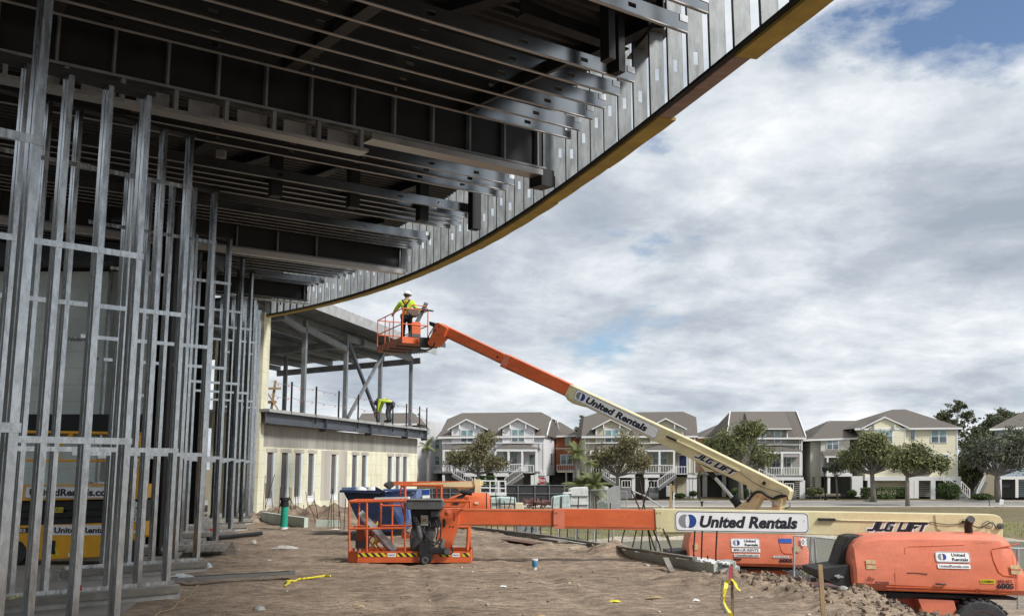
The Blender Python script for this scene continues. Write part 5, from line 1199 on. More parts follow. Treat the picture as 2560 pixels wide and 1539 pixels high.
prism2([(1411, 991), (1416, 999), (1428, 1008), (1460, 1017), (1456, 1013), (1440, 1004)], .2, .06).build('wear_shoe', M['creamlt'], L2, bevel=.008)
sl2 = (c2(1643, 1095)-c2(1436, 994)); xd2 = sl2.normalized(); ud2 = n2.cross(xd2).normalized(); ud2 = ud2 if ud2.z > 0 else -ud2
ctr = (c2(1433.5, 998.5-14)+c2(1643, 1091-3))/2 if False else c2(1538, 1032.3)
sign(bs2, ctr, xd2, ud2, (c2(1434, 985)-c2(1642.5, 1086)).length*.995, .345, n2, 'United Rentals', reg=True)
jlg(bs2, c2(1734.5, 1141), xd2, ud2, (c2(1734, 1141)-c2(1838, 1191)).length*.98, .155, n2)
b = MB(); b.bar(c2(1667, 1090)+n2*.03, c2(1692, 1101)+n2*.03, .04, .05); b.build('cable_guide', M['black'], bs2)
b = MB(); b.bar(c2(1692, 1101)+n2*.02, c2(1849, 1176.5)+n2*.02, .04, .022); b.build('cable_tray', M['creamlt'], bs2)
def wire2(pts, r, m=None, off=.02, name='hose', par=None):
    P_ = [c2(x, y)+n2*off for x, y in pts]; sm = []
    for i in range(len(P_)-1):
        p0, p1, p2, p3 = P_[max(i-1, 0)], P_[i], P_[i+1], P_[min(i+2, len(P_)-1)]
        for k in range(4):
            t = k/4; sm.append(.5*((2*p1)+(p2-p0)*t+(2*p0-5*p1+4*p2-p3)*t*t+(3*p1-p0-3*p2+p3)*t**3))
    sm.append(P_[-1]); b = MB(); b.tube(sm, r, 6); b.build(name, m or M['black'], par or L2, smooth=True)
wire2([(1850, 1177), (1872, 1196), (1900, 1213), (1920, 1221), (1950, 1229), (1962, 1238)], .008, M['dkgrey'])
wire2([(1855, 1180), (1857, 1195), (1868, 1213), (1880, 1231)], .006, mat('cream edge', (.52, .42, .2)))
wire2([(1870, 1253), (1880, 1240), (1892, 1229), (1906, 1229), (1920, 1239), (1935, 1245), (1950, 1241), (1967, 1238)], .035, None, .06)
wire2([(1935, 1244), (1950, 1237), (1968, 1238), (1972, 1250)], .018, None, .08)
wire2([(1973, 1256), (1976, 1262), (1970, 1268), (1955, 1271)], .01)
b = MB(); b.lathe(c2(1911, 1206.5), n2, [(0, .045), (.05, .045)], 12); b.build('sensor', M['black'], bs2)
for cx_, cy_, w_, h_, rr_ in ((1872, 1192, .12, .12, .055), (1911, 1204.5, .27, .15, .07)):
    pts = rrect(c2(cx_, cy_)+n2*.003, xd2, ud2, w_, h_, rr_); pin_ = rrect(c2(cx_, cy_)+n2*.003, xd2, ud2, w_-.02, h_-.02, rr_-.01); k = len(pts)
    b = MB(); b.add(pts+pin_, [(i, (i+1) % k, (i+1) % k+k, i+k) for i in range(k)]); b.build('pressed_rim', mat('cream edge', (.52, .42, .2)), bs2)
# turntable upright, lift cylinder
prism2([(1832, 1275), (1868, 1248), (1882, 1233), (1895, 1228), (1903, 1232), (1905, 1240), (1886, 1277), (1880, 1330), (1840, 1330)], .4, -.05).build('upright', M['cream'], L2, bevel=.012)
prism2([(1923, 1278), (1934, 1255), (1952, 1243), (1957, 1252), (1950, 1275), (1948, 1330), (1920, 1330)], .4, -.03).build('upright', M['cream'], L2, bevel=.012)
b = MB(); b.lathe(c2(1896.5, 1236.5), n2, [(0, .045), (.09, .045), (.09, .02), (.11, .02)], 14); b.build('pivot_pin', mat('cream edge', (.52, .42, .2)), L2)
b = MB(); b.lathe(c2(1940, 1259), n2, [(0, .075), (.12, .075), (.12, .04), (.15, .04)], 14); b.build('motor', mat('dusty zinc', (.42, .40, .33), .6, .2), L2)
prism2([(1748, 1159), (1786, 1178), (1781, 1178.5), (1764, 1178), (1757, 1170)], .3, .02).build('cylinder_lug', M['cream'], L2)
def cyl2(x0, y0, x1, y1, r, m, name):
    b = MB(); b.tube([c2(x0, y0)-n2*.17, c2(x1, y1)-n2*.17], r, 16); b.build(name, m, L2, smooth=True, sharp=R_(50))
cyl2(1762, 1171, 1782, 1194, .07, M['black'], 'cylinder_eye'); cyl2(1780, 1191, 1828, 1246, .045, M['chrome'], 'cylinder_rod'); cyl2(1826, 1244, 1845, 1266, .105, M['black'], 'cylinder_barrel'); cyl2(1836, 1258, 1862, 1292, .10, M['black'], 'cylinder_barrel')
# hood of the farther lift
YH2 = 24.4
ST2 = [(1717, 1375, 1377, 1380, 1395, 1402, .18), (1719, 1362, 1370, 1380, 1400, 1406, .06), (1724, 1342, 1352, 1380, 1402, 1409, .0), (1731, 1318, 1334, 1379.5, 1403, 1410, 0), (1742, 1308, 1324, 1379.5, 1404, 1411, 0), (1765, 1303, 1320, 1380, 1404, 1412, 0), (1860, 1302, 1320, 1381.5, 1407, 1415, 0), (1960, 1303, 1321, 1383, 1409, 1418, 0), (1984, 1304, 1323, 1383, 1410, 1418, 0), (2006, 1312, 1332, 1384, 1411, 1418.5, .02), (2018, 1340, 1352, 1385, 1411, 1418.5, .06), (2024, 1370, 1374, 1386, 1410, 1418, .10), (2030, 1384, 1387, 1392, 1408, 1413, .2)]
hd2 = hood(L2, ST2, YH2, 1.0)
def onh2(x, y, e=0.0):
    z = atY(x, y, YH2).z; zc = atY(x, 1381.5, YH2).z; dy = min(.10, max(0, z-zc)*.19) if z > zc else (zc-z)*.09
    return atY(x, y, YH2+dy-e)
t2 = V((1, 0, -.012)).normalized()
sign(hd2, onh2(1863, 1356, .014), t2, uh, .71, .215, nh, 'United Rentals', two=True)
stacktext(hd2, '800-UR-RENTS', onh2(1833.5, 1377, .016), t2, uh, .62, .062, nh, 'ink', .2, M['decal'], .03)
stacktext(hd2, 'UnitedRentals.com', onh2(1839, 1389.5, .016), t2, ul, .56, .05, nl, 'ink', 0, M['decal'], .02)
stacktext(hd2, '600S', onh2(1948.5, 1405, .016), t2, ul, .32, .10, nl, 'ink', 0, None, .045)
stacktext(hd2, '1375HH00426', onh2(1935, 1392.5, .016), t2, ul, .34, .035, nl, 'ink', 0, M['decal'], .0)
a_ = onh2(1947, 1356, .014); q = MB(); q.prism([a_, a_+t2*.32, a_+t2*.32+uh*.105, a_+uh*.105], nh*.003); q.build('blue_label', mat('blue label', (.03, .10, .42), .5), hd2)
for (x, y, w_) in ((1984, 1379, .17), (1734, 1373, .11)):
    a_ = onh2(x, y, .02); q = MB(); q.prism([a_, a_+t2*w_, a_+t2*w_+uh*.14, a_+uh*.14], nh*.003); q.build('warning_label', mat('aged label', (.55, .42, .22)), hd2)
a_ = onh2(2003, 1363, .03); q = MB(); q.prism([a_, a_+t2*.14, a_+t2*.14+uh*.18, a_+uh*.18], nh*.003); wl = q.build('decal', M['decal'], hd2); text('lettering', '0', M['ink'], wl, a_+t2*.02+uh*.03+nh*.006, t2, uh, .06, .12, 0, 0)
q = MB(); q.tube([onh2(1835, 1396, .02), onh2(1853, 1397, .02)], .02, 6); q.build('latch_handle', M['black'], hd2)
q = MB(); q.tube([onh2(x, y, .004) for x, y in ((1943, 1336), (1946, 1345), (1952, 1372), (1956, 1379), (1963, 1382.5), (1984, 1383))], .010, 5); q.build('pressed_ridge', M['orange'], hd2)
q = MB(); q.tube([onh2(1984.5, y, .002) for y in (1338, 1360, 1382, 1400, 1415)], .008, 5); q.build('panel_gap', deepred, hd2)
for xa, xb in ((1770, 1908), (1912, 1940), (1944, 1978)):
    q = MB(); ya = 1403+(xa-1770)*.02; yb_ = 1403+(xb-1770)*.02; q.tube([onh2(xa, ya), onh2(xb-3, yb_), onh2(xb, yb_+5, -.02), onh2(xa+2, ya+5, -.02)], .010, 5); q.build('pressed_channel', M['orange'], hd2)
prism_px([(1669, 1375), (1672, 1377), (1715, 1374), (1720, 1400), (1722, 1407), (1670, 1400)], YH2+.2, .8).build('turntable_arm', M['black'], L2, bevel=.01)
prism_px([(1800, 1418), (2010, 1419), (2008, 1424), (1800, 1423)], YH2+.2, 1.2).build('turntable_plate', M['black'], L2)
prism_px([(1828, 1423), (1950, 1424), (1975, 1432), (1960, 1460), (1905, 1462), (1900, 1440), (1876, 1438), (1830, 1432)], YH2+.4, .9).build('chassis', M['orange'], L2, bevel=.02)
for (xx, yy) in ((1862, 24.3), (1982, 24.4), (1860, 26.8), (1975, 26.8)):
    c_ = atY(xx, 1470, yy); wheel(L2, (c_.x, yy, -1.93+.47), (-.3, 1, 0), .47, .36)
# nose and basket of the raised boom
kn2 = prism2([(1092, 808), (1097, 806.5), (1120, 820), (1112, 841), (1108, 843), (1086, 866), (1077, 865), (1071, 858), (1086, 825)], .36, -.06).build('nose_plate', M['orange'], L2, bevel=.006)
prism2([(1073, 803), (1077, 804), (1092, 810), (1087, 819), (1073, 812)], .18, .0).build('level_block', M['black'], L2)
prism2([(1090.5, 822), (1093, 824), (1088, 832), (1086, 831)], .01, -.07).build('slot', M['black'], kn2)
bolts(kn2, lambda a_, c_: c2(a_, c_)+n2*.06, [(1100, 816), (1101, 818), (1094, 836), (1099, 838)], .012)
wire2([(1087, 815), (1080, 828), (1072, 838), (1069, 850), (1072, 858)], .014, None, .0); wire2([(1086, 818), (1076, 834), (1074, 846)], .012, None, .05)
wire2([(1092, 857), (1086, 869), (1070, 876), (1054, 873)], .025, None, .1)
pc = V((-3.56, 31.4, 5.66)); pl = V((-4.74, 34.1, 5.66)); pr2 = V((-2.78, 31.9, 5.66)); u_ = (pr2-pc); v_ = (pl-pc); pf = pr2+v_
b = MB(); b.prism([pc, pr2, pf, pl], UP*.04); b.build('basket_floor', mat('dull dark orange', (.34, .10, .05), .7, 0, .4, 4), L2)  # darker mottled orange for the floor and all but one toe board
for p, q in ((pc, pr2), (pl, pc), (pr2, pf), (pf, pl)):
    b = MB(); b.bar(p+UP*.10, q+UP*.10, .025, .20); b.build('toe_board', M['orange'] if (p-pc).length < .01 else mat('dull dark orange', (.34, .10, .05)), L2)
for t in (.25, .5, .75):
    b = MB(); b.bar(pc+v_*t-UP*.03, pr2+v_*t-UP*.03, .06, .06); b.build('cross_member', M['dkgrey'], L2)
RH = 1.13
def rl(p, q, h, nm='rail', r=.02): b = MB(); b.tube([p+UP*h, q+UP*h], r, 8); b.build(nm, M['orange'], L2, smooth=True, sharp=R_(60))
for h in (RH, .62):
    rl(pc, pr2, h); rl(pl, pc, h); rl(pf, pl, h); rl(pr2, pf, h)
for p in (pc, pr2, pl, pf, pc+v_*.35, pc+v_*.68, pr2+v_*.35, pr2+v_*.68, pl+(pf-pl)*.5):
    b = MB(); b.tube([p+UP*.1, p+UP*RH], .018, 8); b.build('post', M['orange'], L2)
b = MB(); a_ = pc+u_*.55+v_*.02; b.obox(a_+UP*.52, u_.normalized()*.16, v_.normalized()*.05, UP*.20); b.build('document_box', M['orange'], L2, bevel=.01)
b = MB(); b.obox(a_+UP*.27, u_.normalized()*.16, v_.normalized()*.05, UP*.05); b.build('box_base', M['dkgrey'], L2)
b = MB(); a_ = pc+u_*.62+v_*.25; b.obox(a_+UP*1.12, u_.normalized()*.22, v_.normalized()*.16, UP*.11); b.build('console', mat('brown console', (.12, .08, .06), .6), L2, bevel=.02)
b = MB(); b.tube([pc+u_*.3+UP*1.16, pc+u_*.35+UP*1.27, pc+u_*.9+UP*1.27, pr2+UP*1.15], .016, 6); b.build('console_guard', M['orange'], L2)
b = MB(); b.obox((pr2+pc)/2+V((.45, -.05, .02)), V((.28, .1, 0)), V((0, .12, 0)), UP*.16); b.build('rotator', M['black'], L2, bevel=.02)
b = MB(); a_ = pr2-UP*.0; b.prism([a_+V((.05, 0, -.02)), a_+V((.05, 0, .16)), a_+V((.55, .2, .1)), a_+V((.55, .2, -.05))], V((.02, .2, 0))); b.build('rotator_bracket', M['dkgrey'], L2)
# loose stuff in the two baskets
t = thing('steel_stud', 'two bundled shiny steel studs leaning inside the basket on the dirt', 'steel stud', atY(950, 1370, 17.9), 0)
b = MB(); p, q = atY(902, 1281, 18.0), atY(988, 1376, 17.75); b.bar(p, q, .10, .10, up=(-.4, -.6, .7)); b.build('stud', M['zinc'], t)
b = MB(); p, q = atY(905, 1296, 18.1), atY(972, 1376, 17.85); b.bar(p, q, .04, .09, up=(-.4, -.6, .7)); b.build('stud', M['galv'], t)
t = thing('steel_channel', 'white steel channel laid across the top rail of the basket on the dirt', 'steel channel', atY(990, 1243, 18), 0)
b = MB(); b.bar(atY(938, 1245, 17.75), atY(1023, 1243, 17.65), .12, .03); b.build('channel', M['white'], t)
t = thing('steel_stud', 'long steel stud leaning upright out of the raised basket beside the worker', 'steel stud', pc+u_*.8+UP*.2)
b = MB(); p, q = atY(1024, 843, 31.7), atY(1066, 757, 31.9); b.bar(p, q, .05, .13, up=(1, 0, .3)); b.build('stud', M['galvfas'], t)
t = thing('steel_channel', 'short steel channel lying over the console of the raised basket', 'steel channel', pr2+UP*1.2)
b = MB(); b.bar(atY(1036, 771, 32.0), atY(1082, 777, 31.6), .1, .05); b.build('channel', M['galvfas'], t)
t = thing('bucket', 'blue bucket on the floor of the raised basket', 'bucket', pc+u_*.5+v_*.15+UP*.05)
b = MB(); b.lathe(pc+u_*.5+v_*.12+UP*.045, UP, [(0, .11), (.26, .14), (.26, .13), (.03, .10)], 16); b.build('pail', M['inkblue'], t)
t = thing('extinguisher', 'orange and grey cylinder standing in the basket on the dirt', 'cylinder', atY(905, 1368, 18.2))
b = MB(); b.lathe(atY(906, 1369, 18.25), UP, [(0, .13), (.14, .13), (.14, .125)], 14); b.build('lower_body', M['dkgrey'], t); b = MB(); b.lathe(atY(906, 1369, 18.25)+UP*.142, UP, [(0, .12), (.2, .12), (.24, .05)], 14); b.build('upper_body', mat('brown orange', (.3, .09, .05), .6), t)
t = thing('safety_harness', 'yellow and red safety harness heaped in the basket on the dirt', 'harness', atY(938, 1370, 18.1))
for k in range(7):
    b = MB(); pts = []; cx_, cy_ = 938+rnd.uniform(-10, 12), 1352
    for i in range(9): pts.append(atY(cx_+8*math.sin(i*1.3+k), 1300+k*3+i*8.2, 18.1+.05*math.cos(i+k)))
    b.tube(pts, .014, 5); b.build('strap', M['yellow'] if k % 3 else deepred, t)
# ---------------------------------------------------------------- third boom lift, folded, behind the basket
L3 = thing('boom_lift', 'small distant orange and cream boom lift folded down behind the basket on the dirt', 'boom lift', atY(1160, 1330, 37))
Y3 = 37
prism_px([(975, 1203), (1000, 1203), (1200, 1202), (1205, 1206), (1000, 1211), (976, 1212)], Y3, .3).build('boom_fly', M['orange'], L3)
prism_px([(1030, 1208), (1207, 1201), (1207, 1213), (1178, 1217), (1045, 1214)], Y3-.03, .36).build('boom_middle', M['cream'], L3)
prism_px([(1184, 1198), (1200, 1197), (1201, 1232), (1186, 1232), (1188, 1215)], Y3-.08, .45).build('upright', M['cream'], L3)
prism_px([(1042, 1216), (1184, 1213), (1184, 1219), (1150, 1226), (1142, 1219), (1048, 1221)], Y3+.1, .3).build('boom_base', M['cream'], L3)
prism_px([(960, 1208), (972, 1202), (982, 1204), (985, 1212), (972, 1222), (962, 1216)], Y3-.1, .5).build('nose', M['dkgrey'], L3)
b = MB(); b.bar(atY(961, 1210, Y3-.2), atY(975, 1222, Y3-.2), .1, .1); b.build('jib', M['rust'], L3)
hood(L3, [(1109, 1262, 1264, 1266, 1270, 1276, .2), (1114, 1248, 1254, 1264, 1272, 1280, .05), (1126, 1240, 1246, 1264, 1274, 1282, 0), (1146, 1234, 1242, 1264, 1276, 1286, 0), (1165, 1231, 1240, 1264, 1276, 1290, 0), (1215, 1231, 1240, 1264, 1278, 1292, 0), (1223, 1236, 1244, 1264, 1278, 1292, .03), (1227, 1248, 1256, 1266, 1280, 1292, .1)], Y3-.9, 1.4, m=M['orange'])
b = MB(); b.tube([atY(1152, 1226, Y3-1), atY(1160, 1229, Y3-1), atY(1180, 1232, Y3-1)], .09, 10); b.build('exhaust_stack', M['black'], L3)
prism_px([(1132, 1262), (1142, 1240), (1158, 1234), (1166, 1236), (1150, 1250), (1144, 1264)], Y3-1.0, .1).build('cover_gap', M['black'], L3)
prism_px([(1187, 1253), (1196, 1253), (1196, 1259), (1187, 1259)], Y3-.93, .02).build('label', M['creamlt'], L3)
prism_px([(1120, 1294), (1225, 1294), (1225, 1312), (1120, 1312)], Y3-.6, 1.4).build('chassis', M['orange'], L3)
for x in (1125, 1215):
    c_ = atY(x, 1300, Y3-.9); wheel(L3, (c_.x, Y3-.9, -1.9+.5), (0, 1, 0), .47, .36)
# ---------------------------------------------------------------- amber scissor lift inside
SL = thing('scissor_lift', 'folded amber and black scissor lift parked inside behind the stud walls', 'scissor lift', (-8, 18, 0))
YS = 17.3; sc1 = 0.0
def pS(pts, dep=.9, off=0, m=None, name='part', bevel=0): return prism_px(pts, YS+off, dep).build(name, m or M['scissor'], SL, bevel=bevel)
ch_ = pS([(28, 1313), (346, 1303), (346, 1340), (335, 1348), (308, 1346), (306, 1376), (282, 1390), (68, 1401), (62, 1380), (52, 1368), (38, 1364), (20, 1368), (6, 1390), (-8, 1390), (-8, 1313)], .85, 0, None, 'chassis', .02)
pS([(5, 1252), (350, 1249), (352, 1302), (344, 1303), (10, 1312)], .7, .06, M['blksteel'], 'scissor_stack', .01)
for k in range(3):
    b = MB(); yy = 1262+k*17.5; b.bar(atY(14, yy+9, YS+.02), atY(345, yy, YS+.02), .03, .09); b.build('scissor_arm', M['black'], SL)
    b = MB(); b.lathe(atY(340, yy-2, YS-.0), NF, [(0, .055), (.05, .055), (.05, .03), (.01, .03)], 16); b.build('pivot_pin', M['galv'], SL)
    b = MB(); b.lathe(atY(188, yy+4, YS-.0), NF, [(0, .05), (.05, .05), (.05, .03), (.01, .03)], 14); b.build('pivot_pin', M['black'], SL)
pd_ = pS([(8, 1213), (350, 1209), (352, 1245), (8, 1252)], .8, 0, None, 'platform', .01)
for xx in (38, 322):
    c_ = atY(xx, 1380, YS+.05); wheel(SL, (c_.x, YS+.02, .21), (0, 1, 0), .20, .14)
    c_ = atY(xx, 1380, YS+.8); wheel(SL, (c_.x, YS+.75, .21), (0, 1, 0), .20, .14)
a_, c_ = atY(62, 1232, YS), atY(300, 1227, YS); sign(pd_, (a_+c_)/2, X1, UP, (c_-a_).length, .21, NF, 'UnitedRentals.com', logo=False, rad=.04, bold=.04)
a_, c_ = atY(128, 1326, YS), atY(283, 1322, YS); sign(ch_, (a_+c_)/2, X1, UP, (c_-a_).length, .17, NF, 'United Rentals', logo=False, border=False, rad=.02, bold=.04)
a_ = atY(138, 1278, YS-.05); stacktext(SL, '3033', a_, X1, UP, .13, .06, NF, 'ink', 0, M['yellow'], .02)
pS([(22, 1321), (74, 1318), (73, 1330), (22, 1332)], .01, -.012, M['ink'], 'model_plate'); text('lettering', '2632', M['decal'], SL, atY(28, 1329, YS-.014), X1, UP, .25, .055, 0, .02)
pS([(128, 1350), (138, 1350), (137, 1384), (126, 1384)], .01, -.012, M['black'], 'hatch')
for x, y in ((72, 1385), (140, 1376), (143, 1388), (271, 1375), (128, 1390)): pS([(x-4, y), (x+4, y), (x+4, y-10), (x-4, y-10)], .006, -.010, M['yellow'], 'warning_label')
pS([(170, 1383), (186, 1382), (186, 1390), (170, 1391)], .006, -.010, M['decal'], 'phone_label')
pS([(68, 1344), (84, 1342), (84, 1352), (68, 1354)], .006, -.01, M['decal'], 'label'); pS([(331, 1325), (339, 1325), (339, 1332), (331, 1332)], .006, -.01, M['decal'], 'label')
def railS(pts, off=0, r=.02, nm='rail'): b = MB(); b.tube([atY(x, y, YS+off) for x, y in pts], r, 8); b.build(nm, M['scissor'], SL)
for off in (.03, .75):
    railS([(0, 1078), (355, 1083)], off, .026); railS([(0, 1149), (355, 1152)], off)
    for x in (4, 14, 105, 215, 300, 350): railS([(x, 1080), (x-1, 1211)], off, .02, 'post')
railS([(150, 1112), (180, 1084)], .03, .03, 'brace'); railS([(150, 1116), (144, 1150)], .03, .02, 'brace')
pS([(328, 1166), (353, 1166), (353, 1200), (346, 1202), (346, 1228), (326, 1228)], .12, -.03, None, 'entry_bracket', .005)
pS([(327, 1086), (348, 1086), (346, 1112), (334, 1112), (327, 1100)], .06, -.03, None, 'gate_hinge', .005)
pS([(340, 1116), (356, 1112), (356, 1146), (342, 1146)], .2, .1, M['black'], 'control_box')
# ================================================================ HOUSES ACROSS THE ROAD
def siding(name, c, per=.24): return stripes(name, c, tuple(x*.72 for x in c), per, 'Z', .14, .75, .3, vary=.06)
SH = mat('grey brown shingles', (0.155, 0.135, 0.115), .95, 0, .3, 6, bump=.3, bscale=20, col2=(.11, .097, .084), stretch=(1, 1, 3))
GL = mat('window glass', (0.10, 0.14, 0.16), .12, 0, .4, 1.5, spec=.9); GLU = mat('upper sash glass', (0.22, 0.34, 0.34), .2, 0, .3, 2, spec=.8)
TR = mat('white house trim', (.74, .74, .73), .6, 0, .04); FLG = mat('porch floor grey', (.20, .20, .20), .8); DKR = mat('painted open shade', (.13, .13, .125), .9)  # last one: solid blocks whose dark colour stands for shade in open spaces
class House:
    def __init__(s, name, label, zx, zy, k, Y, ground=-1.5, cat='house'):
        s.zx, s.zy, s.k, s.Y, s.g = zx, zy, k, Y, ground; s.Dv = V((0, 1, 0)); s.t = None; s.args = (name, label, cat)
    def pt(s, x, y, d=0.0): return atY(s.zx+x/s.k, s.zy+y/s.k, s.Y+d)
    def start(s, x, y): p = s.pt(x, y); s.t = thing(s.args[0], s.args[1], s.args[2], (p.x, s.Y, s.g), 0, 'houses across the road'); return s
    def box(s, x0, y0, x1, y1, d0, d1, m, name, par=None):
        q = [s.pt(x0, y1, d0), s.pt(x1, y1, d0), s.pt(x1, y0, d0), s.pt(x0, y0, d0)]; b = MB(); b.prism(q, s.Dv*(d1-d0)); return b.build(name, m, par or s.t)
    def poly(s, pts, d0, d1, m, name, par=None):
        q = [s.pt(x, y, d0) for x, y in pts]; b = MB(); b.prism(q, s.Dv*(d1-d0)); return b.build(name, m, par or s.t)
    def bar(s, x0, y0, x1, y1, d, w, h, m, name, par=None, d2=None):
        b = MB(); b.bar(s.pt(x0, y0, d), s.pt(x1, y1, d if d2 is None else d2), w, h); return b.build(name, m, par or s.t)
    def roof(s, pts, dE, dR, trim=True, m=None):
        ys = [p[1] for p in pts]; ye, yr = max(ys), min(ys); f = []; bk_ = []
        for x, y in pts:
            d = dE+(dR-dE)*(ye-y)/(ye-yr); p = s.pt(x, y, d); f.append(p); q = p+s.Dv*(2*(dR-d)); bk_.append(q)
        n = len(f); b = MB(); b.add(f+bk_, [tuple(range(n-1, -1, -1)), tuple(range(n, 2*n))]+[(i, (i+1) % n, (i+1) % n+n, i+n) for i in range(n)])
        r = b.build('roof', m or SH, s.t, recalc=True)
        if trim:
            lo = sorted(range(n), key=lambda i: -ys[i])[:2]; a, c = f[lo[0]], f[lo[1]]; t = MB(); t.bar(a-UP*.09-V((0, .03, 0)), c-UP*.09-V((0, .03, 0)), .1, .18); t.build('gutter', TR, r)
        return r
    def win(s, x0, y0, x1, y1, d=0.0, pair=True, low=GL, up=GLU, shift=0.0):
        fr = s.box(x0, y0, x1, y1, d-.07, d-.01, TR, 'window'); n = 2 if pair else 1; w_ = (x1-x0); bw = w_*.07 if pair else w_*.14; cw = (w_-bw*(n+1))/n; ym = (y0+y1)/2; bh = (y1-y0)*.05
        for i in range(n):
            a = x0+bw+i*(cw+bw); s.box(a, y0+bh, a+cw, ym-bh*.4, d-.085, d-.06, up, 'pane', fr); s.box(a, ym+bh*.4, a+cw, y1-bh, d-.085, d-.06, low, 'pane', fr)
        return fr
    def rail(s, x0, y0, x1, y1, d, dy=0, slope=None):
        # rail panel: corners top-left/top-right, height from slope; balusters
        yb0, yb1 = y1, y1+(0 if slope is None else slope); yt0, yt1 = y0, y0+(0 if slope is None else slope)
        b = MB(); b.bar(s.pt(x0, yt0, d), s.pt(x1, yt1, d), .07, .07); b.bar(s.pt(x0, yb0, d), s.pt(x1, yb1, d), .05, .06)
        L_ = (s.pt(x1, yt1, d)-s.pt(x0, yt0, d)).length; n = max(2, int(L_/.24))
        for i in range(n+1):
            t = i/n; a = s.pt(x0+(x1-x0)*t, yt0+(yt1-yt0)*t, d); c = s.pt(x0+(x1-x0)*t, yb0+(yb1-yb0)*t, d); w_ = .09 if i in (0, n) else .045; b.bar(c, a, w_, w_, up=(1, 0, 0))
        b.build('railing', TR, s.t)
    def stairs(s, x0, y0, x1, y1, d, w=1.3, n=9):
        b = MB(); p, q = s.pt(x0, y0, d), s.pt(x1, y1, d)
        for i in range(n):
            a = p.lerp(q, (i+.5)/n); sx = abs(q.x-p.x)/n*.55; b.obox(a+V((0, w/2, -.02)), (sx, 0, 0), (0, w/2, 0), (0, 0, .03))
        b.bar(p+V((0, 0, -.18)), q+V((0, 0, -.18)), .06, .3); b.bar(p+V((0, w, -.18)), q+V((0, w, -.18)), .06, .3); b.build('stairs', FLG, s.t)
    def steps(s, x0, y0, x1, y1, d, n=6):     # frontal flight
        for i in range(n):
            t0, t1 = i/n, (i+1)/n; s.box(x0, y0+(y1-y0)*t0, x1, y0+(y1-y0)*t1-.5, d-.26*(i+1), d-.26*i, FLG, 'step')
    def dormer(s, apex, le, re, wall, dw, m, win=None, depth=6):
        th = 16*s.k/5.707; a, l, r = apex, le, re; d0 = -.75
        s.poly([l, a, r, (r[0]-4, r[1]+th), (a[0], a[1]+th*1.3), (l[0]+4, l[1]+th)], d0, d0+.12, TR, 'rake_board')
        s.poly([(l[0]+6, l[1]-2), (a[0], a[1]-2), (r[0]-6, r[1]-2), (r[0]-14, r[1]+th*.5), (a[0], a[1]+th*.7), (l[0]+14, l[1]+th*.5)], d0+.121, depth, SH, 'dormer_roof')
        x0, y0, x1, y1 = wall; s.poly([(x0, y1), (x0, y0), (a[0], a[1]+th), (x1, y0), (x1, y1)], dw, depth, m, 'dormer_wall')
        s.box(x0, y0+2, x1, y0+12, dw-.03, dw-.001, TR, 'trim')
        for f in (.24, .74): xx = x0+(x1-x0)*f; s.box(xx-7, y0-70*s.k/5.7, xx+7, y0+2, dw-.35, dw-.001, TR, 'bracket')
        for xx in (x0, x1-14): s.box(xx, y0+12, xx+14, y1, dw-.03, dw-.001, TR, 'corner_board')
        if win: s.win(*win, d=dw)
Y_H = 103.0
lil = siding('lilac grey lap siding', (0.74, 0.73, 0.75)); olv = siding('olive beige lap siding', (.56, .53, .39)); cre = siding('cream lap siding', (.80, .75, .56)); gre = siding('grey green lap siding', (.38, .38, .33)); blu = siding('blue grey lap siding', (.30, .37, .42)); lcr = siding('pale grey cream siding', (.60, .58, .51))
brk = mat('brick orange stucco', (.37, .125, .06), .9, 0, .12, 1); tan_ = mat('orange tan stucco', (.60, .36, .19), .9, 0, .1, 1); wht = siding('white lap siding', (.66, .67, .68))
# --- white duplex
h = House('duplex_house', 'pale lilac grey duplex with two gabled dormers and twin front stairs', 1080, 1000, 5.707, Y_H).start(870, 1380)
h.Dv = (atY(1393, 1100, Y_H+12)-atY(1360.5, 1100, Y_H)); h.Dv.z = 0; h.Dv /= 12
h.box(145, 500, 1600, 1030, 0, 12, lil, 'wall'); h.poly([(1600, 500), (1600, 1012), (1601, 1012), (1601, 500)], .001, 12, lil, 'side_wall')
h.box(1520, 1012, 1604, 1075, -.1, 12, lil, 'skirt'); 
h.roof([(85, 520), (135, 430), (215, 270), (430, 180), (1555, 168), (1705, 250), (1640, 505)], -.6, 6)
b = MB(); b.add([h.pt(1602, 505, .0), h.pt(1602, 505, 0)+h.Dv*12, h.pt(1700, 262, 4.6)], [(0, 1, 2)]); b.build('gable', lil, h.t)
h.bar(1640, 505, 1705, 250, -.55, .1, .2, TR, 'rake_board', d2=4.9); h.bar(1705, 250, 1768, 270, 4.9, .1, .2, TR, 'rake_board', d2=7); 
b = MB(); b.bar(h.pt(1768, 268, 7), h.pt(1822, 470, 12.5), .1, .22); b.build('rake_board', TR, h.t)
h.dormer((487, 262), (220, 412), (798, 410), (280, 405, 730, 605), -.35, lil, (405, 418, 595, 598)); h.dormer((1218, 254), (943, 408), (1523, 408), (1005, 402, 1455, 605), -.35, lil, (1130, 410, 1328, 592))
h.box(140, 600, 1600, 614, -.4, -.36, TR, 'trim'); h.box(1585, 520, 1602, 1012, -.05, .0, TR, 'corner_board')
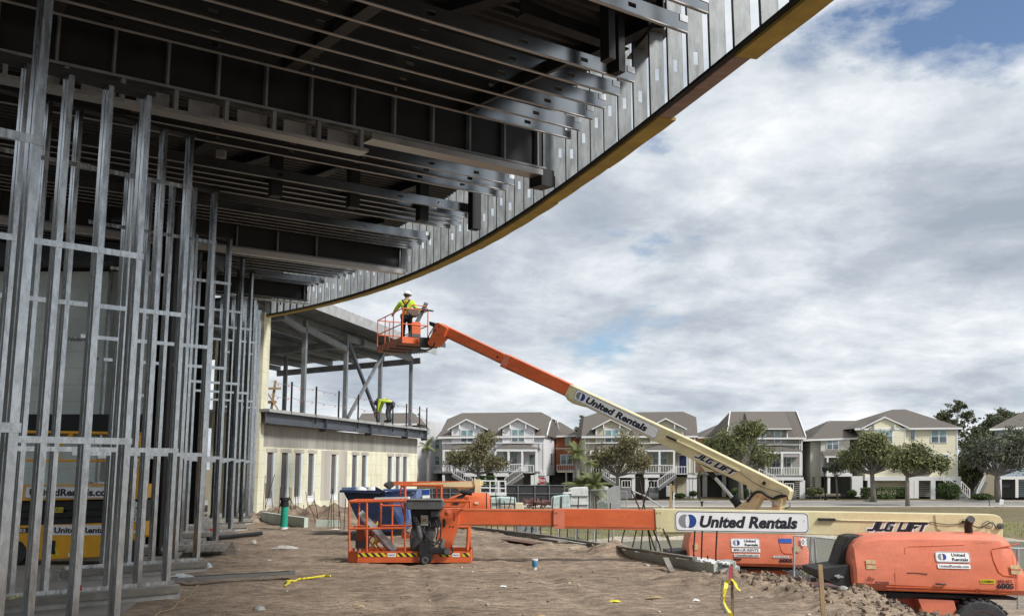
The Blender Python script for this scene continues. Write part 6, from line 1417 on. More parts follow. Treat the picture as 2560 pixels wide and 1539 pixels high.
for (rp, bx, cols_) in (([(125, 692), (390, 628), (640, 628), (790, 690)], (150, 700, 770, 728), (165, 355, 545, 742)), ([(880, 684), (1150, 623), (1300, 622), (1560, 688)], (905, 692, 1505, 728), (905, 1090, 1286, 1490))):
    ys = [p[1] for p in rp]; f = [h.pt(x, y, -2.4 if y > 650 else -.1) for x, y in rp]; b = MB(); b.add(f+[h.pt(rp[0][0], rp[0][1], -.05), h.pt(rp[3][0], rp[3][1], -.05)], [(3, 2, 1, 0), (0, 1, 4), (2, 3, 5), (0, 4, 5, 3), (1, 2, 5, 4)]); b.build('porch_roof', SH, h.t, recalc=True)
    h.box(bx[0], bx[1], bx[2], bx[3], -2.35, -2.1, TR, 'porch_beam')
    for x in cols_: h.box(x-13, 728, x+13, 1012, -2.35, -2.1, TR, 'porch_column')
h.box(150, 1012, 765, 1036, -2.5, 0, FLG, 'porch_floor'); h.box(880, 1012, 1500, 1036, -2.5, 0, FLG, 'porch_floor'); h.box(460, 1036, 762, 1086, -2.5, -2.2, TR, 'porch_skirt'); h.box(880, 1036, 1092, 1086, -2.5, -2.2, TR, 'porch_skirt')
h.box(150, 1040, 1560, 1380, 1.5, 11, DKR, 'undercroft_shade')
h.win(1120, 732, 1218, 912); h.win(1018, 735, 1082, 912, pair=False); h.win(210, 735, 330, 912); h.win(420, 735, 520, 912, pair=False)
f = h.box(1380, 728, 1478, 1010, -.06, -.01, TR, 'door_frame'); h.box(1392, 775, 1470, 1008, -.09, -.02, mat('grey green door', (.12, .15, .13), .5), 'door', f)
f = h.box(600, 728, 690, 1010, -.06, -.01, TR, 'door_frame'); h.box(610, 775, 680, 1008, -.09, -.02, mat('grey green door', (.12, .15, .13)), 'door', f)
for a in ((155, 935, 275, 1032, -2.4), (430, 925, 765, 1008, -2.4), (1108, 910, 1277, 1008, -2.4), (915, 920, 1080, 1008, -2.4), (1325, 925, 1450, 1030, -2.9)): h.rail(*a)
h.rail(290, 945, 575, 1035, -3.2, slope=170); h.stairs(290, 1040, 590, 1215, -3.2); h.rail(1300, 930, 1040, 1030, -3.2, slope=180); h.stairs(1310, 1045, 1030, 1225, -3.2)
for x0, y0, x1 in ((1410, 1065, 1455), (1462, 1040, 1512), (888, 1085, 922), (148, 1065, 176), (735, 1085, 762), (600, 1085, 622)): h.box(x0, y0, x1, 1400, -2.4, -2.1, TR, 'pier')
h.box(1515, 1078, 1665, 1400, .5, .8, wht, 'louvred_wall'); 
h.box(1148, 1090, 1300, 1390, .9, 1.2, gre, 'storage_wall')
for y0, y1, ww, dd in ((440, 560, 58, 5), (745, 925, 34, 5)):
    p = h.pt(1602, y0, 0)+h.Dv*dd; q = h.pt(1602, y1, 0)+h.Dv*dd; b = MB(); e_ = V((h.Dv.y, -h.Dv.x, 0))*.04; b.add([p+e_, p+e_+h.Dv*1.2, q+e_+h.Dv*1.2, q+e_], [(0, 3, 2, 1)]); 
    w_ = MB(); w_.bar((p+q)/2+h.Dv*-.1+e_, (p+q)/2+h.Dv*1.3+e_, .06, p.z-q.z+.2); fr = w_.build('window', TR, h.t); w_ = MB(); w_.bar((p+q)/2+e_*1.8, (p+q)/2+h.Dv*1.2+e_*1.8, .05, p.z-q.z); w_.build('pane', GL, fr)
h.box(1532, 520, 1546, 690, -.1, -.03, TR, 'downpipe'); h.box(172, 535, 184, 680, -.1, -.03, TR, 'downpipe')
# --- left neighbour behind the office building
h0 = House('corner_house', 'pale sided house half hidden behind the office building at its right end', 1080, 1000, 5.707, Y_H).start(-200, 1380)
h0.Dv = V((.12, 1, 0)); h0.box(-1050, 420, -235, 1380, 0, 12, lil, 'wall'); h0.box(-235, 300, -22, 1150, 5, 14, wht, 'side_wing'); h0.roof([(-1090, 330), (-1000, 185), (-270, 178), (-215, 330)], -.6, 5); 
b = MB(); b.add([h0.pt(-250, 380, 4.9), h0.pt(-10, 400, 4.9), h0.pt(-190, 195, 4.9)], [(0, 2, 1)]); b.build('gable', wht, h0.t); h0.bar(-195, 190, 0, 425, 4.7, .12, .22, TR, 'rake_board'); h0.bar(-250, 330, -195, 190, 4.7, .12, .22, TR, 'rake_board')
h0.box(-20, 535, 142, 1030, 8, 14, lcr, 'wing_wall'); h0.roof([(-60, 545), (60, 470), (130, 440), (150, 535)], 7.5, 11); h0.win(44, 558, 115, 692, d=8, pair=False); h0.win(44, 788, 115, 920, d=8, pair=False); h0.rail(0, 930, 132, 1000, 6.5); h0.box(0, 1005, 140, 1040, 6.5, 8, TR, 'porch_beam'); h0.box(10, 1040, 140, 1390, 9, 14, DKR, 'undercroft_shade'); h0.box(0, 1040, 16, 1390, 6.6, 6.9, TR, 'pier')
# --- orange house between
h = House('stucco_house', 'brick orange stucco house set back between two duplexes', 1080, 1000, 5.707, Y_H+9).start(1950, 1380)
h.box(1765, 505, 2112, 1010, 0, 9, brk, 'wall'); h.roof([(1740, 505), (1775, 310), (1830, 310), (2135, 492)], -.5, 4.5); h.win(1903, 527, 1978, 648, pair=False); h.win(1830, 770, 2012, 915); h.box(1765, 680, 2112, 694, -.04, -.001, TR, 'trim')
h.rail(1785, 920, 2170, 1000, -1.6); h.box(1780, 1000, 2175, 1016, -1.7, 0, TR, 'porch_floor'); h.box(1700, 1030, 2160, 1400, .5, 8, DKR, 'undercroft_shade'); h.box(1905, 1012, 1925, 1400, -1.6, -1.4, TR, 'pier'); h.box(2010, 1012, 2062, 1400, -1.6, -1.4, TR, 'pier'); h.box(2095, 1000, 2160, 1250, -1.6, -1.5, wht, 'screen')
# --- olive duplex
h = House('duplex_house', 'olive beige duplex crossed by the raised cream boom, with a dark blue front door', 1440, 1000, 5.707, Y_H).start(900, 1380)
h.box(130, 505, 1700, 1040, 0, 12, olv, 'wall'); h.roof([(78, 512), (112, 240), (300, 178), (1525, 160), (1715, 240), (1738, 505)], -.6, 6)
h.dormer((500, 262), (222, 408), (790, 408), (282, 402, 748, 605), -.35, olv, (405, 415, 620, 602)); h.dormer((1280, 250), (985, 405), (1585, 405), (1062, 402, 1530, 605), -.35, olv, (1215, 412, 1405, 590))
h.box(130, 603, 1700, 616, -.4, -.36, TR, 'trim'); h.box(130, 520, 146, 1040, -.05, -.001, TR, 'corner_board'); h.box(1684, 520, 1702, 1040, -.05, -.001, TR, 'corner_board'); h.box(893, 520, 906, 720, -.1, -.03, TR, 'downpipe'); h.box(172, 520, 184, 680, -.1, -.03, TR, 'downpipe'); h.box(1630, 520, 1642, 690, -.1, -.03, TR, 'downpipe')
for (rp, bx, cols_) in (([(185, 698), (420, 628), (660, 628), (880, 698)], (200, 705, 860, 732), (212, 404, 622, 846)), ([(985, 694), (1200, 630), (1400, 630), (1650, 698)], (985, 700, 1640, 732), (992, 1192, 1400, 1622))):
    f = [h.pt(x, y, -2.4 if y > 650 else -.1) for x, y in rp]; b = MB(); b.add(f+[h.pt(rp[0][0], rp[0][1], -.05), h.pt(rp[3][0], rp[3][1], -.05)], [(3, 2, 1, 0), (0, 1, 4), (2, 3, 5), (0, 4, 5, 3), (1, 2, 5, 4)]); b.build('porch_roof', SH, h.t, recalc=True)
    h.box(*bx, -2.35, -2.1, TR, 'porch_beam')
    for x in cols_: h.box(x-13, 732, x+13, 1035, -2.35, -2.1, TR, 'porch_column')
for a in ((1078, 740, 1180, 915, True), (1203, 740, 1305, 918, True), (430, 740, 600, 915, True)): h.win(*a[:4], pair=False)
f = h.box(1462, 775, 1590, 1035, -.06, -.01, TR, 'door_frame'); h.box(1476, 790, 1576, 1033, -.09, -.02, mat('navy door', (.012, .02, .075), .4), 'door', f); f = h.box(250, 770, 368, 1035, -.06, -.01, TR, 'door_frame'); h.box(262, 785, 356, 1033, -.09, -.02, mat('charcoal door', (.04, .045, .05), .4), 'door', f)
for a in ((250, 942, 365, 1045, -3), (430, 925, 840, 1028, -2.4), (1000, 925, 1385, 1028, -2.4), (1430, 945, 1588, 1050, -3), (655, 1142, 780, 1238, -3.2), (1030, 1145, 1160, 1238, -3.2)): h.rail(*a)
h.rail(370, 950, 620, 1045, -3.4, slope=170); h.stairs(370, 1050, 600, 1215, -3.4); h.rail(1430, 945, 1170, 1050, -3.4, slope=190); h.stairs(1430, 1052, 1175, 1245, -3.4); h.steps(640, 1240, 790, 1400, -2.2); h.steps(1040, 1240, 1178, 1400, -2.2)
h.box(145, 1036, 860, 1056, -2.5, 0, FLG, 'porch_floor'); h.box(970, 1036, 1700, 1056, -2.5, 0, FLG, 'porch_floor'); h.box(480, 1056, 842, 1102, -2.5, -2.2, TR, 'porch_skirt'); h.box(970, 1056, 1195, 1102, -2.5, -2.2, TR, 'porch_skirt'); h.box(145, 1056, 240, 1102, -2.5, -2.2, TR, 'porch_skirt'); h.box(1590, 1056, 1730, 1102, -2.5, -2.2, TR, 'porch_skirt')
h.box(150, 1050, 1690, 1395, 1.6, 11, DKR, 'undercroft_shade')
for x0, x1 in ((797, 845), (984, 1026), (1576, 1612), (1618, 1660), (1668, 1725), (150, 190), (240, 262)): h.box(x0, 1102, x1, 1395, -2.4, -2.1, TR, 'pier')
h.box(1440, 1095, 1575, 1392, .8, 1.1, olv, 'storage_wall'); h.box(1390, 1095, 1436, 1392, .9, 1.1, TR, 'storage_door')
for k in range(9): h.box(848, 1085+k*26, 982, 1096+k*26, .4, .45, gre, 'slat')
# --- tan house between
h = House('stucco_house', 'orange tan stucco house set back behind the dark green tree', 1740, 1000, 5.707, Y_H+9).start(250, 1380)
h.box(85, 520, 480, 1030, 0, 9, tan_, 'wall'); h.roof([(25, 522), (375, 318), (520, 318), (560, 515)], -.5, 4.5); h.win(212, 550, 292, 665, pair=False); h.box(60, 1030, 660, 1065, -1.5, 0, TR, 'porch_beam'); h.box(60, 1065, 660, 1390, .5, 8, DKR, 'undercroft_shade'); h.box(100, 1065, 160, 1390, -1.3, -1, TR, 'pier'); h.box(376, 1065, 430, 1390, -1.3, -1, TR, 'pier'); h.box(430, 1080, 520, 1290, -.3, 0, gre, 'storage_wall'); h.box(540, 1080, 610, 1280, -.5, -.2, TR, 'storage_door'); h.rail(-30, 930, 120, 1020, -1.5)
# --- grey green house
h = House('gabled_house', 'grey green house with a wide shed dormer and a screened porch', 1740, 1000, 5.707, Y_H).start(1100, 1380)
h.box(640, 520, 1520, 1075, 0, 12, gre, 'wall'); h.roof([(440, 530), (488, 162), (1435, 158), (1570, 530)], -.6, 6); f = [h.pt(755, 402, -.9), h.pt(700, 172, 5.3), h.pt(1268, 168, 5.3), h.pt(1368, 402, -.9)]; b = MB(); b.prism(f, (0, .12, -.22)); b.build('dormer_roof', mat('lighter shingles', (.175, .152, .13), .95, 0, .3, 6, bump=.3, bscale=20, col2=(.13, .115, .10), stretch=(1, 1, 3)), h.t, recalc=True); h.box(752, 400, 1370, 416, -1.0, -.9, TR, 'gutter')
h.bar(1435, 158, 1570, 530, 5.8, .1, .2, TR, 'rake_board', d2=-.6); h.bar(488, 162, 440, 530, 5.8, .1, .2, TR, 'rake_board', d2=-.6)
h.box(860, 416, 1300, 622, -.3, 4, gre, 'dormer_wall'); h.win(896, 420, 1004, 600, d=-.3, pair=False); h.win(1110, 420, 1220, 612, d=-.3, pair=False); h.box(1296, 416, 1312, 530, -.6, -.3, TR, 'bracket'); h.box(860, 624, 1510, 638, -.35, -.3, TR, 'trim'); h.box(1502, 530, 1520, 1070, -.05, -.001, TR, 'corner_board'); h.box(1474, 540, 1486, 700, -.1, -.03, TR, 'downpipe')
f = [h.pt(900, 712, -2.4), h.pt(1000, 655, -.1), h.pt(1185, 652, -.1), h.pt(1548, 722, -2.4), h.pt(900, 712, -.05), h.pt(1548, 722, -.05)]; b = MB(); b.add(f, [(3, 2, 1, 0), (0, 1, 4), (2, 3, 5), (0, 4, 5, 3), (1, 2, 5, 4)]); b.build('porch_roof', SH, h.t, recalc=True)
h.box(900, 725, 1510, 762, -2.35, -2.1, TR, 'porch_beam'); h.box(1248, 765, 1466, 808, -2.3, -2.25, mat('lilac blind', (.42, .38, .40), .8), 'blind'); h.win(1286, 815, 1364, 958, pair=False); h.win(1080, 815, 1200, 958)
for x in (1230, 1492, 1000): h.box(x-15, 762, x+15, 1068, -2.35, -2.1, TR, 'porch_column')
for a in ((1010, 960, 1215, 1060, -2.4), (1255, 960, 1475, 1060, -2.4), (1270, 1185, 1390, 1280, -3.2)): h.rail(*a)
h.rail(900, 975, 1240, 1050, -3.4, slope=165); h.stairs(900, 1060, 1265, 1240, -3.4); h.steps(1305, 1285, 1432, 1420, -2.4)
h.box(640, 1068, 1520, 1096, -2.5, 0, FLG, 'porch_floor'); h.box(900, 1096, 1535, 1140, -2.5, -2.2, TR, 'porch_skirt'); h.box(640, 1090, 1500, 1400, 1.6, 11, DKR, 'undercroft_shade'); h.box(1480, 1140, 1556, 1400, -2.4, -2.1, TR, 'pier'); h.box(735, 1140, 775, 1400, -2.4, -2.1, TR, 'pier')
for k in range(8): h.box(1410, 1160+k*29, 1480, 1172+k*29, -.4, -.3, gre, 'slat')
# --- cream house, two wings
h = House('cream_house', 'large cream house with a hipped roof and a front gable, third storey windows in pairs', 2140, 990, 5.495, Y_H).start(650, 1430)
h.box(125, 440, 1395, 1100, 0, 11, cre, 'wall'); h.roof([(-20, 440), (500, 182), (675, 178), (1460, 428)], -.6, 6)
h.dormer((395, 275), (75, 438), (748, 435), (125, 455, 680, 1100), -.5, cre, (285, 462, 512, 625), 3)
for a in ((740, 465, 818, 600, False), (1025, 460, 1258, 640, True), (1058, 793, 1282, 985, True)): h.win(*a[:4], pair=a[4])
f = [h.pt(745, 742, -2), h.pt(820, 682, -.1), h.pt(860, 680, -.1), h.pt(1100, 745, -2), h.pt(745, 742, -.05), h.pt(1100, 745, -.05)]; b = MB(); b.add(f, [(3, 2, 1, 0), (0, 1, 4), (2, 3, 5), (0, 4, 5, 3), (1, 2, 5, 4)]); b.build('porch_roof', SH, h.t, recalc=True)
h.box(760, 752, 1060, 778, -1.9, -1.7, TR, 'porch_beam'); h.box(800, 785, 1010, 1090, -.1, -.02, DKR, 'porch_opening_shade'); h.box(1380, 450, 1400, 1100, -.05, -.001, TR, 'corner_board'); h.box(125, 1100, 1440, 1156, -.6, 0, TR, 'floor_beam')  # dark slab on the wall, porch shade put into its colour
for x0, x1, y1 in ((165, 208, 1395), (735, 795, 1400), (800, 862, 1400), (1030, 1092, 1415), (1378, 1440, 1300), (20, 75, 1390)): h.box(x0, 1156, x1, y1, -.6, -.3, TR, 'pier')
h.box(130, 1150, 1370, 1400, 2, 10, DKR, 'undercroft_shade')
for k in range(8):
    h.box(240, 1165+k*27, 690, 1182+k*27, .2, .26, cre, 'slat'); h.box(862, 1170+k*27, 1030, 1186+k*27, .2, .26, gre, 'slat')
h.rail(1200, 1090, 1440, 1160, -1.4, slope=150); h.steps(1420, 1285, 1555, 1425, -.8); h.rail(1445, 1165, 1560, 1285, -2.4, slope=110)
h2 = House('x', 'x', 1740, 1000, 5.707, Y_H); h2.t = h.t
h2.box(1632, 590, 1785, 1250, 1, 10, lcr, 'wing_side'); h2.box(1780, 540, 2195, 1050, .5, 9, lcr, 'wing_wall'); h2.roof([(1520, 558), (1660, 525), (1890, 292), (2397, 290), (2397, 528)], 0, 6); b = MB(); b.prism([h2.pt(1872, 362, 5.5), h2.pt(1892, 292, 5.5), h2.pt(1925, 355, 5.5)], (0, .1, 0)); b.build('gable', TR, h.t)
h2.win(1862, 548, 2040, 702, d=.5); f = [h2.pt(1780, 722, .45), h2.pt(2130, 722, .45), h2.pt(2130, 795, -1.6), h2.pt(1835, 795, -1.6), h2.pt(1835, 795, .45), h2.pt(2130, 795, .45)]; b = MB(); b.add(f, [(0, 1, 2, 3), (0, 3, 4), (1, 5, 2), (3, 2, 5, 4)]); b.build('porch_roof', SH, h.t, recalc=True)
h2.box(1840, 795, 2130, 815, -1.6, -1.4, TR, 'porch_beam'); h2.box(1868, 815, 1890, 1045, -1.6, -1.4, TR, 'porch_column'); h2.box(1845, 830, 2190, 1045, .3, .5, mat('porch shade wall', (.16, .15, .13), .9), 'porch_wall'); h2.rail(1890, 960, 2190, 1040, -1.5); h2.box(1860, 1045, 2230, 1085, -1.7, .5, TR, 'floor_beam'); h2.box(1910, 1085, 2225, 1330, 3, 9, DKR, 'undercroft_shade'); h2.box(1880, 1085, 1915, 1330, -1.6, -1.3, TR, 'pier')
h2.box(2225, 1080, 2380, 1370, -1, -.6, TR, 'garage_wall'); 
for k in range(5): h2.box(1660, 1095+k*30, 1700, 1108+k*30, .9, .95, DKR, 'louvre')
# --- blue house at the right edge
h = House('blue_house', 'blue grey house cut off by the right edge of the photo', 2140, 990, 5.495, Y_H-3).start(2300, 1430)
h.Dv = V((.5, .87, 0)); h.box(1905, 440, 2700, 1100, 0, 10, blu, 'wall'); h.roof([(1830, 445), (2330, 195), (2600, 150), (2800, 400)], -.6, 6); h.box(1985, 1098, 2700, 1140, -.5, 0, TR, 'floor_beam'); h.box(1900, 1130, 2700, 1390, 2, 9, DKR, 'undercroft_shade'); h.win(2270, 440, 2400, 560)
for x in (1960, 2190, 2400): h.box(x, 1140, x+40, 1390, -.5, -.2, TR, 'pier')
for k in range(9): h.box(2240, 1150+k*26, 2400, 1166+k*26, .2, .26, blu, 'slat')
h.rail(1770, 1080, 1660, 1150, -2, slope=220); h.stairs(1790, 1160, 1665, 1400, -2); h.box(2010, 1150, 2140, 1250, -.2, .2, M['black'], 'dark_board')
# --- far background roofs
for k, (px, py, w_, c_) in enumerate([(2000, 1100, 60, tan_), (1740, 1110, 40, lil)]):
    hb = House('distant_house', ('small distant house seen between the cream and grey green houses', 'small distant house between the olive duplex and the tan house')[k], px, py, 1, 150, -1.5).start(0, 40); hb.box(-w_/2, 6, w_/2, 80, 0, 8, c_, 'wall'); hb.roof([(-w_/2-6, 7), (-w_/2+8, -8), (w_/2-8, -8), (w_/2+6, 7)], -.5, 4)
# ================================================================ TREES AND PLANTS
LF = {'dk': mat('dark oak leaves', (.14, .155, .07), .8, 0, .45, .9, col2=(.065, .08, .042)), 'md': mat('mid green leaves', (.20, .205, .08), .8, 0, .4, .9, col2=(.10, .115, .048)), 'ol': mat('olive grey leaves', (.21, .185, .088), .85, 0, .35, .9, col2=(.115, .105, .056)), 'gy': mat('grey green leaves', (.16, .17, .11), .85, 0, .35, .9, col2=(.09, .10, .068)), 'pl': mat('palm leaves', (.19, .21, .06), .7, 0, .4, 1, col2=(.08, .10, .035)), 'bx': mat('hedge leaves', (.085, .135, .036), .8, 0, .4, 2, col2=(.045, .07, .022))}
BK = mat('grey bark', (.20, .18, .155), .95, 0, .3, 3, bump=.4, stretch=(3, 3, .6))
def leafquad(b, p, s, r):
    a = V((r.gauss(0, 1), r.gauss(0, 1), r.gauss(0, .7))).normalized(); c = a.orthogonal().normalized(); t = r.random()*6.28; c = (c*math.cos(t)+a.cross(c)*math.sin(t)); d = a.cross(c)
    n = len(b.v); b.v += [p-c*s*1.3, p+d*s*.5, p+c*s*1.3, p-d*s*.5]; b.f.append((n, n+1, n+2, n+3))
def tree(name, label, px, pyb, crowns, col, Y, seed, trunk=.16, group=None, nleaf=2600, ls=.125, fork=.45, gz=-1.5, clus=.92, cat='tree'):
    r = random.Random(seed); base = atY(px, pyb, Y); base.z = gz; t = thing(name, label, cat, base, 0, group)
    cw = [(atY(cx, cy, Y+dy), rx, rz) for cx, cy, rx, rz, dy in crowns]; sc_ = (Y/2440)
    nleaf = int(nleaf*1.2); low = min(c[0].z-c[2]*sc_ for c in cw); fk = V((base.x, base.y, base.z+(max(low, base.z+.8)-base.z)*(1-fork*.3)))
    lean = V(((cw[0][0].x-base.x)*.12, 0, 0)); tb = MB(); tb.tube([base-UP*.2, base.lerp(fk, .5)+lean*.5, fk+lean], [trunk*1.35, trunk, trunk*.85], 8)
    lb = MB(); centers = []
    for (c, rx, rz) in cw:
        R, H_ = rx*sc_, rz*sc_; nc = max(6, int(nleaf/len(cw)/34))
        for i in range(nc):
            for _ in range(20):
                q = V((r.uniform(-1, 1), r.uniform(-1, 1), r.uniform(-1, 1)))
                if q.length < 1 and q.length > .25: break
            k = .78+.4*noise.noise(q*2.1+V((seed, 0, 0))); q = V((q.x*R*k, q.y*R*.85*k, q.z*H_*k)); centers.append(c+q)
    for i, c in enumerate(centers):
        if i % 3 == 0:
            mid_ = fk.lerp(c, .55)+V((r.uniform(-.2, .2), r.uniform(-.2, .2), -.15-.1*r.random())); tb.tube([fk+lean, mid_, c], [trunk*.34, trunk*.15, .012], 5, cap=False)
        cr = clus*r.uniform(.55, 1.15)*min(1.0, crowns[0][2]*sc_/2.2)
        for j in range(34):
            q = V((r.gauss(0, .45), r.gauss(0, .45), r.gauss(0, .30)))*cr; leafquad(lb, c+q, ls*r.uniform(.6, 1.25), r)
    tb.build('trunk', BK, t, smooth=True); lb.build('crown', LF[col], t)
    return t
G = 'street trees across the road'
tree('street_tree', 'round olive brown street tree before the lilac duplex', 1196, 1251, [(1190, 1138, 52, 34, 0), (1150, 1148, 38, 24, 1), (1236, 1155, 32, 20, -1), (1214, 1102, 24, 18, 0)], 'ol', 96, 3, .16, G, 4200)
tree('street_tree', 'feathery olive grey street tree before the olive duplex, left of the cream boom', 1544, 1251, [(1545, 1140, 50, 40, 0), (1505, 1145, 34, 28, 1), (1600, 1150, 42, 28, -1), (1570, 1108, 30, 20, 0)], 'ol', 96, 5, .18, G, 4200, .13)
tree('street_tree', 'dense dark green street tree before the grey green house, right of the raised boom', 1852, 1252, [(1860, 1120, 68, 46, 0), (1815, 1105, 36, 36, 0), (1905, 1140, 46, 30, 1), (1780, 1115, 22, 18, 1), (1866, 1078, 26, 18, 0), (1888, 1072, 12, 12, 0)], 'md', 95, 8, .22, G, 7500)
tree('street_tree', 'tall spreading green street tree with forked trunk at the left of the cream house', 2184, 1254, [(2178, 1130, 58, 40, 0), (2130, 1145, 42, 28, 1), (2222, 1140, 38, 30, -1), (2180, 1100, 34, 20, 0)], 'md', 94, 11, .24, G, 6500)
tree('street_tree', 'low wide green street tree on the near verge before the cream house', 2269, 1266, [(2290, 1150, 58, 30, 0), (2250, 1150, 34, 26, 0), (2345, 1158, 34, 20, 0), (2285, 1128, 30, 16, 0)], 'md', 83, 14, .17, G, 5200, gz=-1.52)
tree('street_tree', 'grey green bushy street tree at the far right before the blue house', 2497, 1254, [(2490, 1120, 60, 46, 0), (2540, 1100, 50, 40, 0), (2440, 1140, 34, 34, 1), (2530, 1150, 50, 28, 0)], 'gy', 93, 17, .24, G, 7000)
tree('street_tree', 'small sparse street tree near the street lamp', 2094, 1250, [(2085, 1165, 26, 16, 0), (2108, 1158, 24, 16, 0)], 'gy', 97, 19, .09, G, 1300)
G2 = 'trees behind the houses'
tree('background_tree', 'tall sparse dark oak rising behind the cream house', 2394, 1240, [(2392, 1016, 26, 20, 0), (2360, 1042, 26, 18, 0), (2420, 1040, 24, 20, 0), (2380, 1060, 40, 18, 0)], 'dk', 125, 21, .3, G2, 2600, .16, clus=.8)
tree('background_tree', 'dark tree mass filling the gap between the cream and blue houses', 2430, 1240, [(2440, 1115, 45, 50, 0), (2425, 1170, 34, 50, 0), (2470, 1085, 36, 30, 0), (2500, 1066, 30, 24, 0)], 'dk', 112, 22, .35, G2, 9000, .2)
tree('background_tree', 'dark treetop behind the blue house at the right edge', 2520, 1240, [(2515, 1035, 28, 16, 0), (2485, 1048, 26, 16, 0), (2545, 1050, 26, 22, 0)], 'dk', 130, 23, .3, G2, 2000, .16)
tree('background_tree', 'wispy dark treetop between the orange house and the olive duplex', 1452, 1240, [(1456, 1052, 12, 20, 0), (1446, 1074, 16, 12, 0)], 'dk', 130, 24, .2, G2, 700, .14)
tree('background_tree', 'small dark treetop left of the lilac duplex roof', 1088, 1240, [(1088, 1076, 12, 9, 0)], 'dk', 135, 25, .2, G2, 500, .16)
tree('background_tree', 'green treetop between the grey green house and the cream house', 2015, 1240, [(2015, 1118, 12, 20, 0)], 'md', 120, 26, .2, G2, 900, .16)
def palm(name, label, px, pyt, pyb, R, n, Y, seed, tr=.14, gz=-1.5, droop=.9, group='palms across the road', multi=0):
    r = random.Random(seed); top = atY(px, pyt, Y); base = V((top.x, Y, gz)); t = thing(name, label, 'palm', base, 0, group); sc_ = Y/2440; Rm = R*sc_
    b = MB()
    if not multi: b.tube([base-UP*.1, base.lerp(top, .5)+V((.05, 0, 0)), top], [tr*1.2, tr, tr*1.05], 8)
    roots = [(base, top)] if not multi else []
    for k in range(multi):
        a = r.random()*6.28; q = base+V((math.cos(a)*.3, math.sin(a)*.3, 0)); tp = q+V((math.cos(a)*.45, math.sin(a)*.45, (top.z-gz)*r.uniform(.6, 1.1))); b.tube([q, tp], [.07, .05], 6); roots.append((q, tp))
    b.build('trunk', BK, t, smooth=True); f = MB()
    for q, tp in roots:
        for i in range(n):
            a = 2*math.pi*i/n*2.4+r.random(); el = r.uniform(-.5, 1.25); d = V((math.cos(a)*math.cos(el), math.sin(a)*math.cos(el), math.sin(el))); pts = []; p = tp.copy(); L_ = Rm*r.uniform(.8, 1.15)
            for j in range(8): pts.append(p.copy()); p = p+d*(L_/7); d = (d+V((0, 0, -.10*droop*(1+j*.28)))).normalized()
            for j in range(7):
                dd = (pts[j+1]-pts[j]); sd = dd.cross(UP); sd = sd.normalized() if sd.length > .001 else V((1, 0, 0))
                for u in (0, .33, .66):
                    for sg in (-1, 1):
                        o_ = pts[j]+dd*u; ll = L_*.36*math.sin(math.pi*(j+u+1.0)/8.4)+.05; tip = o_+sd*sg*ll*.75+dd.normalized()*ll*.5-UP*ll*.38; nn_ = len(f.v); wv = dd.normalized()*L_*.022
                        f.v += [o_-wv, o_+wv, tip]; f.f.append((nn_, nn_+1, nn_+2))
    f.build('fronds', LF['pl'], t)
palm('palm_tree', 'slim palm in front of the sided house at the end of the office building', 1068, 1114, 1245, 27, 22, 92, 31, .12)
palm('palm_tree', 'thick trunked palm in front of the orange stucco house', 1441, 1130, 1245, 34, 34, 92, 32, .22)
palm('palm_tree', 'thin young palm just right of the thick trunked palm', 1476, 1155, 1245, 24, 14, 94, 33, .06)
palm('palm_tree', 'small palm beside the tan house garage', 1747, 1188, 1240, 16, 10, 97, 34, .08)
palm('palm_clump', 'broad yellow green clump of palms behind the wire fence and stacked bundles', 1482, 1215, 1270, 46, 15, 62, 35, .06, -1.95, .8, None, 6)
def shrub(name, label, px, py, rx, rz, Y, seed, col='bx', n=900, ls=.10, boxy=False, group='shrubs and hedges by the houses'):
    r = random.Random(seed); c = atY(px, py, Y); t = thing(name, label, 'shrub', (c.x, Y, -1.5), 0, group); sc_ = Y/2440; b = MB(); R, H_ = rx*sc_, rz*sc_
    for i in range(n):
        q = V((r.gauss(0, 1), r.gauss(0, 1), r.gauss(0, 1))).normalized()
        if boxy: q = V([max(-.62, min(.62, v*1.3))*1.55 for v in q])
        k = r.uniform(.72, 1.03); leafquad(b, c+V((q.x*R*k, q.y*min(R, .9)*k, q.z*H_*k)), ls*r.uniform(.6, 1.2), r)
    b.build('foliage', LF[col], t); s_ = MB(); s_.tube([V((c.x, Y, -1.55)), c], [.04, .03], 5); s_.build('stem', BK, t)
shrub('round_bush', 'big clipped round bush right of the cream house piers', 2371, 1226, 30, 21, 99, 41, n=2200)
shrub('hedge', 'dark clipped hedge under the cream house', 2215, 1229, 48, 10, 100, 42, n=2200, boxy=True); shrub('low_bush', 'low rounded bush before the cream house hedge', 2212, 1240, 24, 6, 98, 43, n=700)
shrub('hedge', 'square dark hedge block left of the forked tree trunk', 2162, 1231, 8, 11, 99, 44, n=500, boxy=True); shrub('low_hedge', 'low spreading hedge by the cream house stairs', 2455, 1241, 25, 8, 98, 45, n=1200)
shrub('hedge', 'green hedge between the two flights of stairs of the lilac duplex', 1217, 1201, 19, 12, 98, 46, n=1300, boxy=True); shrub('hedge', 'green hedge behind the small distant boom lift', 1120, 1238, 30, 12, 80, 47, n=1500, boxy=True)
for k, (x, y, rx, rz, lab) in enumerate([(1700, 1238, 14, 5, 'low bushes right of the meter post'), (1733, 1233, 10, 6, 'dark rounded bush by the olive duplex corner pier'), (1838, 1230, 9, 10, 'clipped hedge block behind the street tree trunk'), (2030, 1229, 13, 10, 'yellow green ornamental grass mound left of the street lamp'), (2050, 1226, 9, 8, 'ornamental grass clump behind the street lamp'), (2130, 1232, 11, 8, 'dark spiky bush before the cream house garage'), (1866, 1232, 6, 10, 'narrow hedge right of the street tree trunk'), (1360, 1210, 16, 6, 'bush showing behind the stop sign')]):
    shrub('bush', lab, x, y, rx, rz, 100, 50+k, n=500, col='pl' if k in (3, 4) else 'bx')
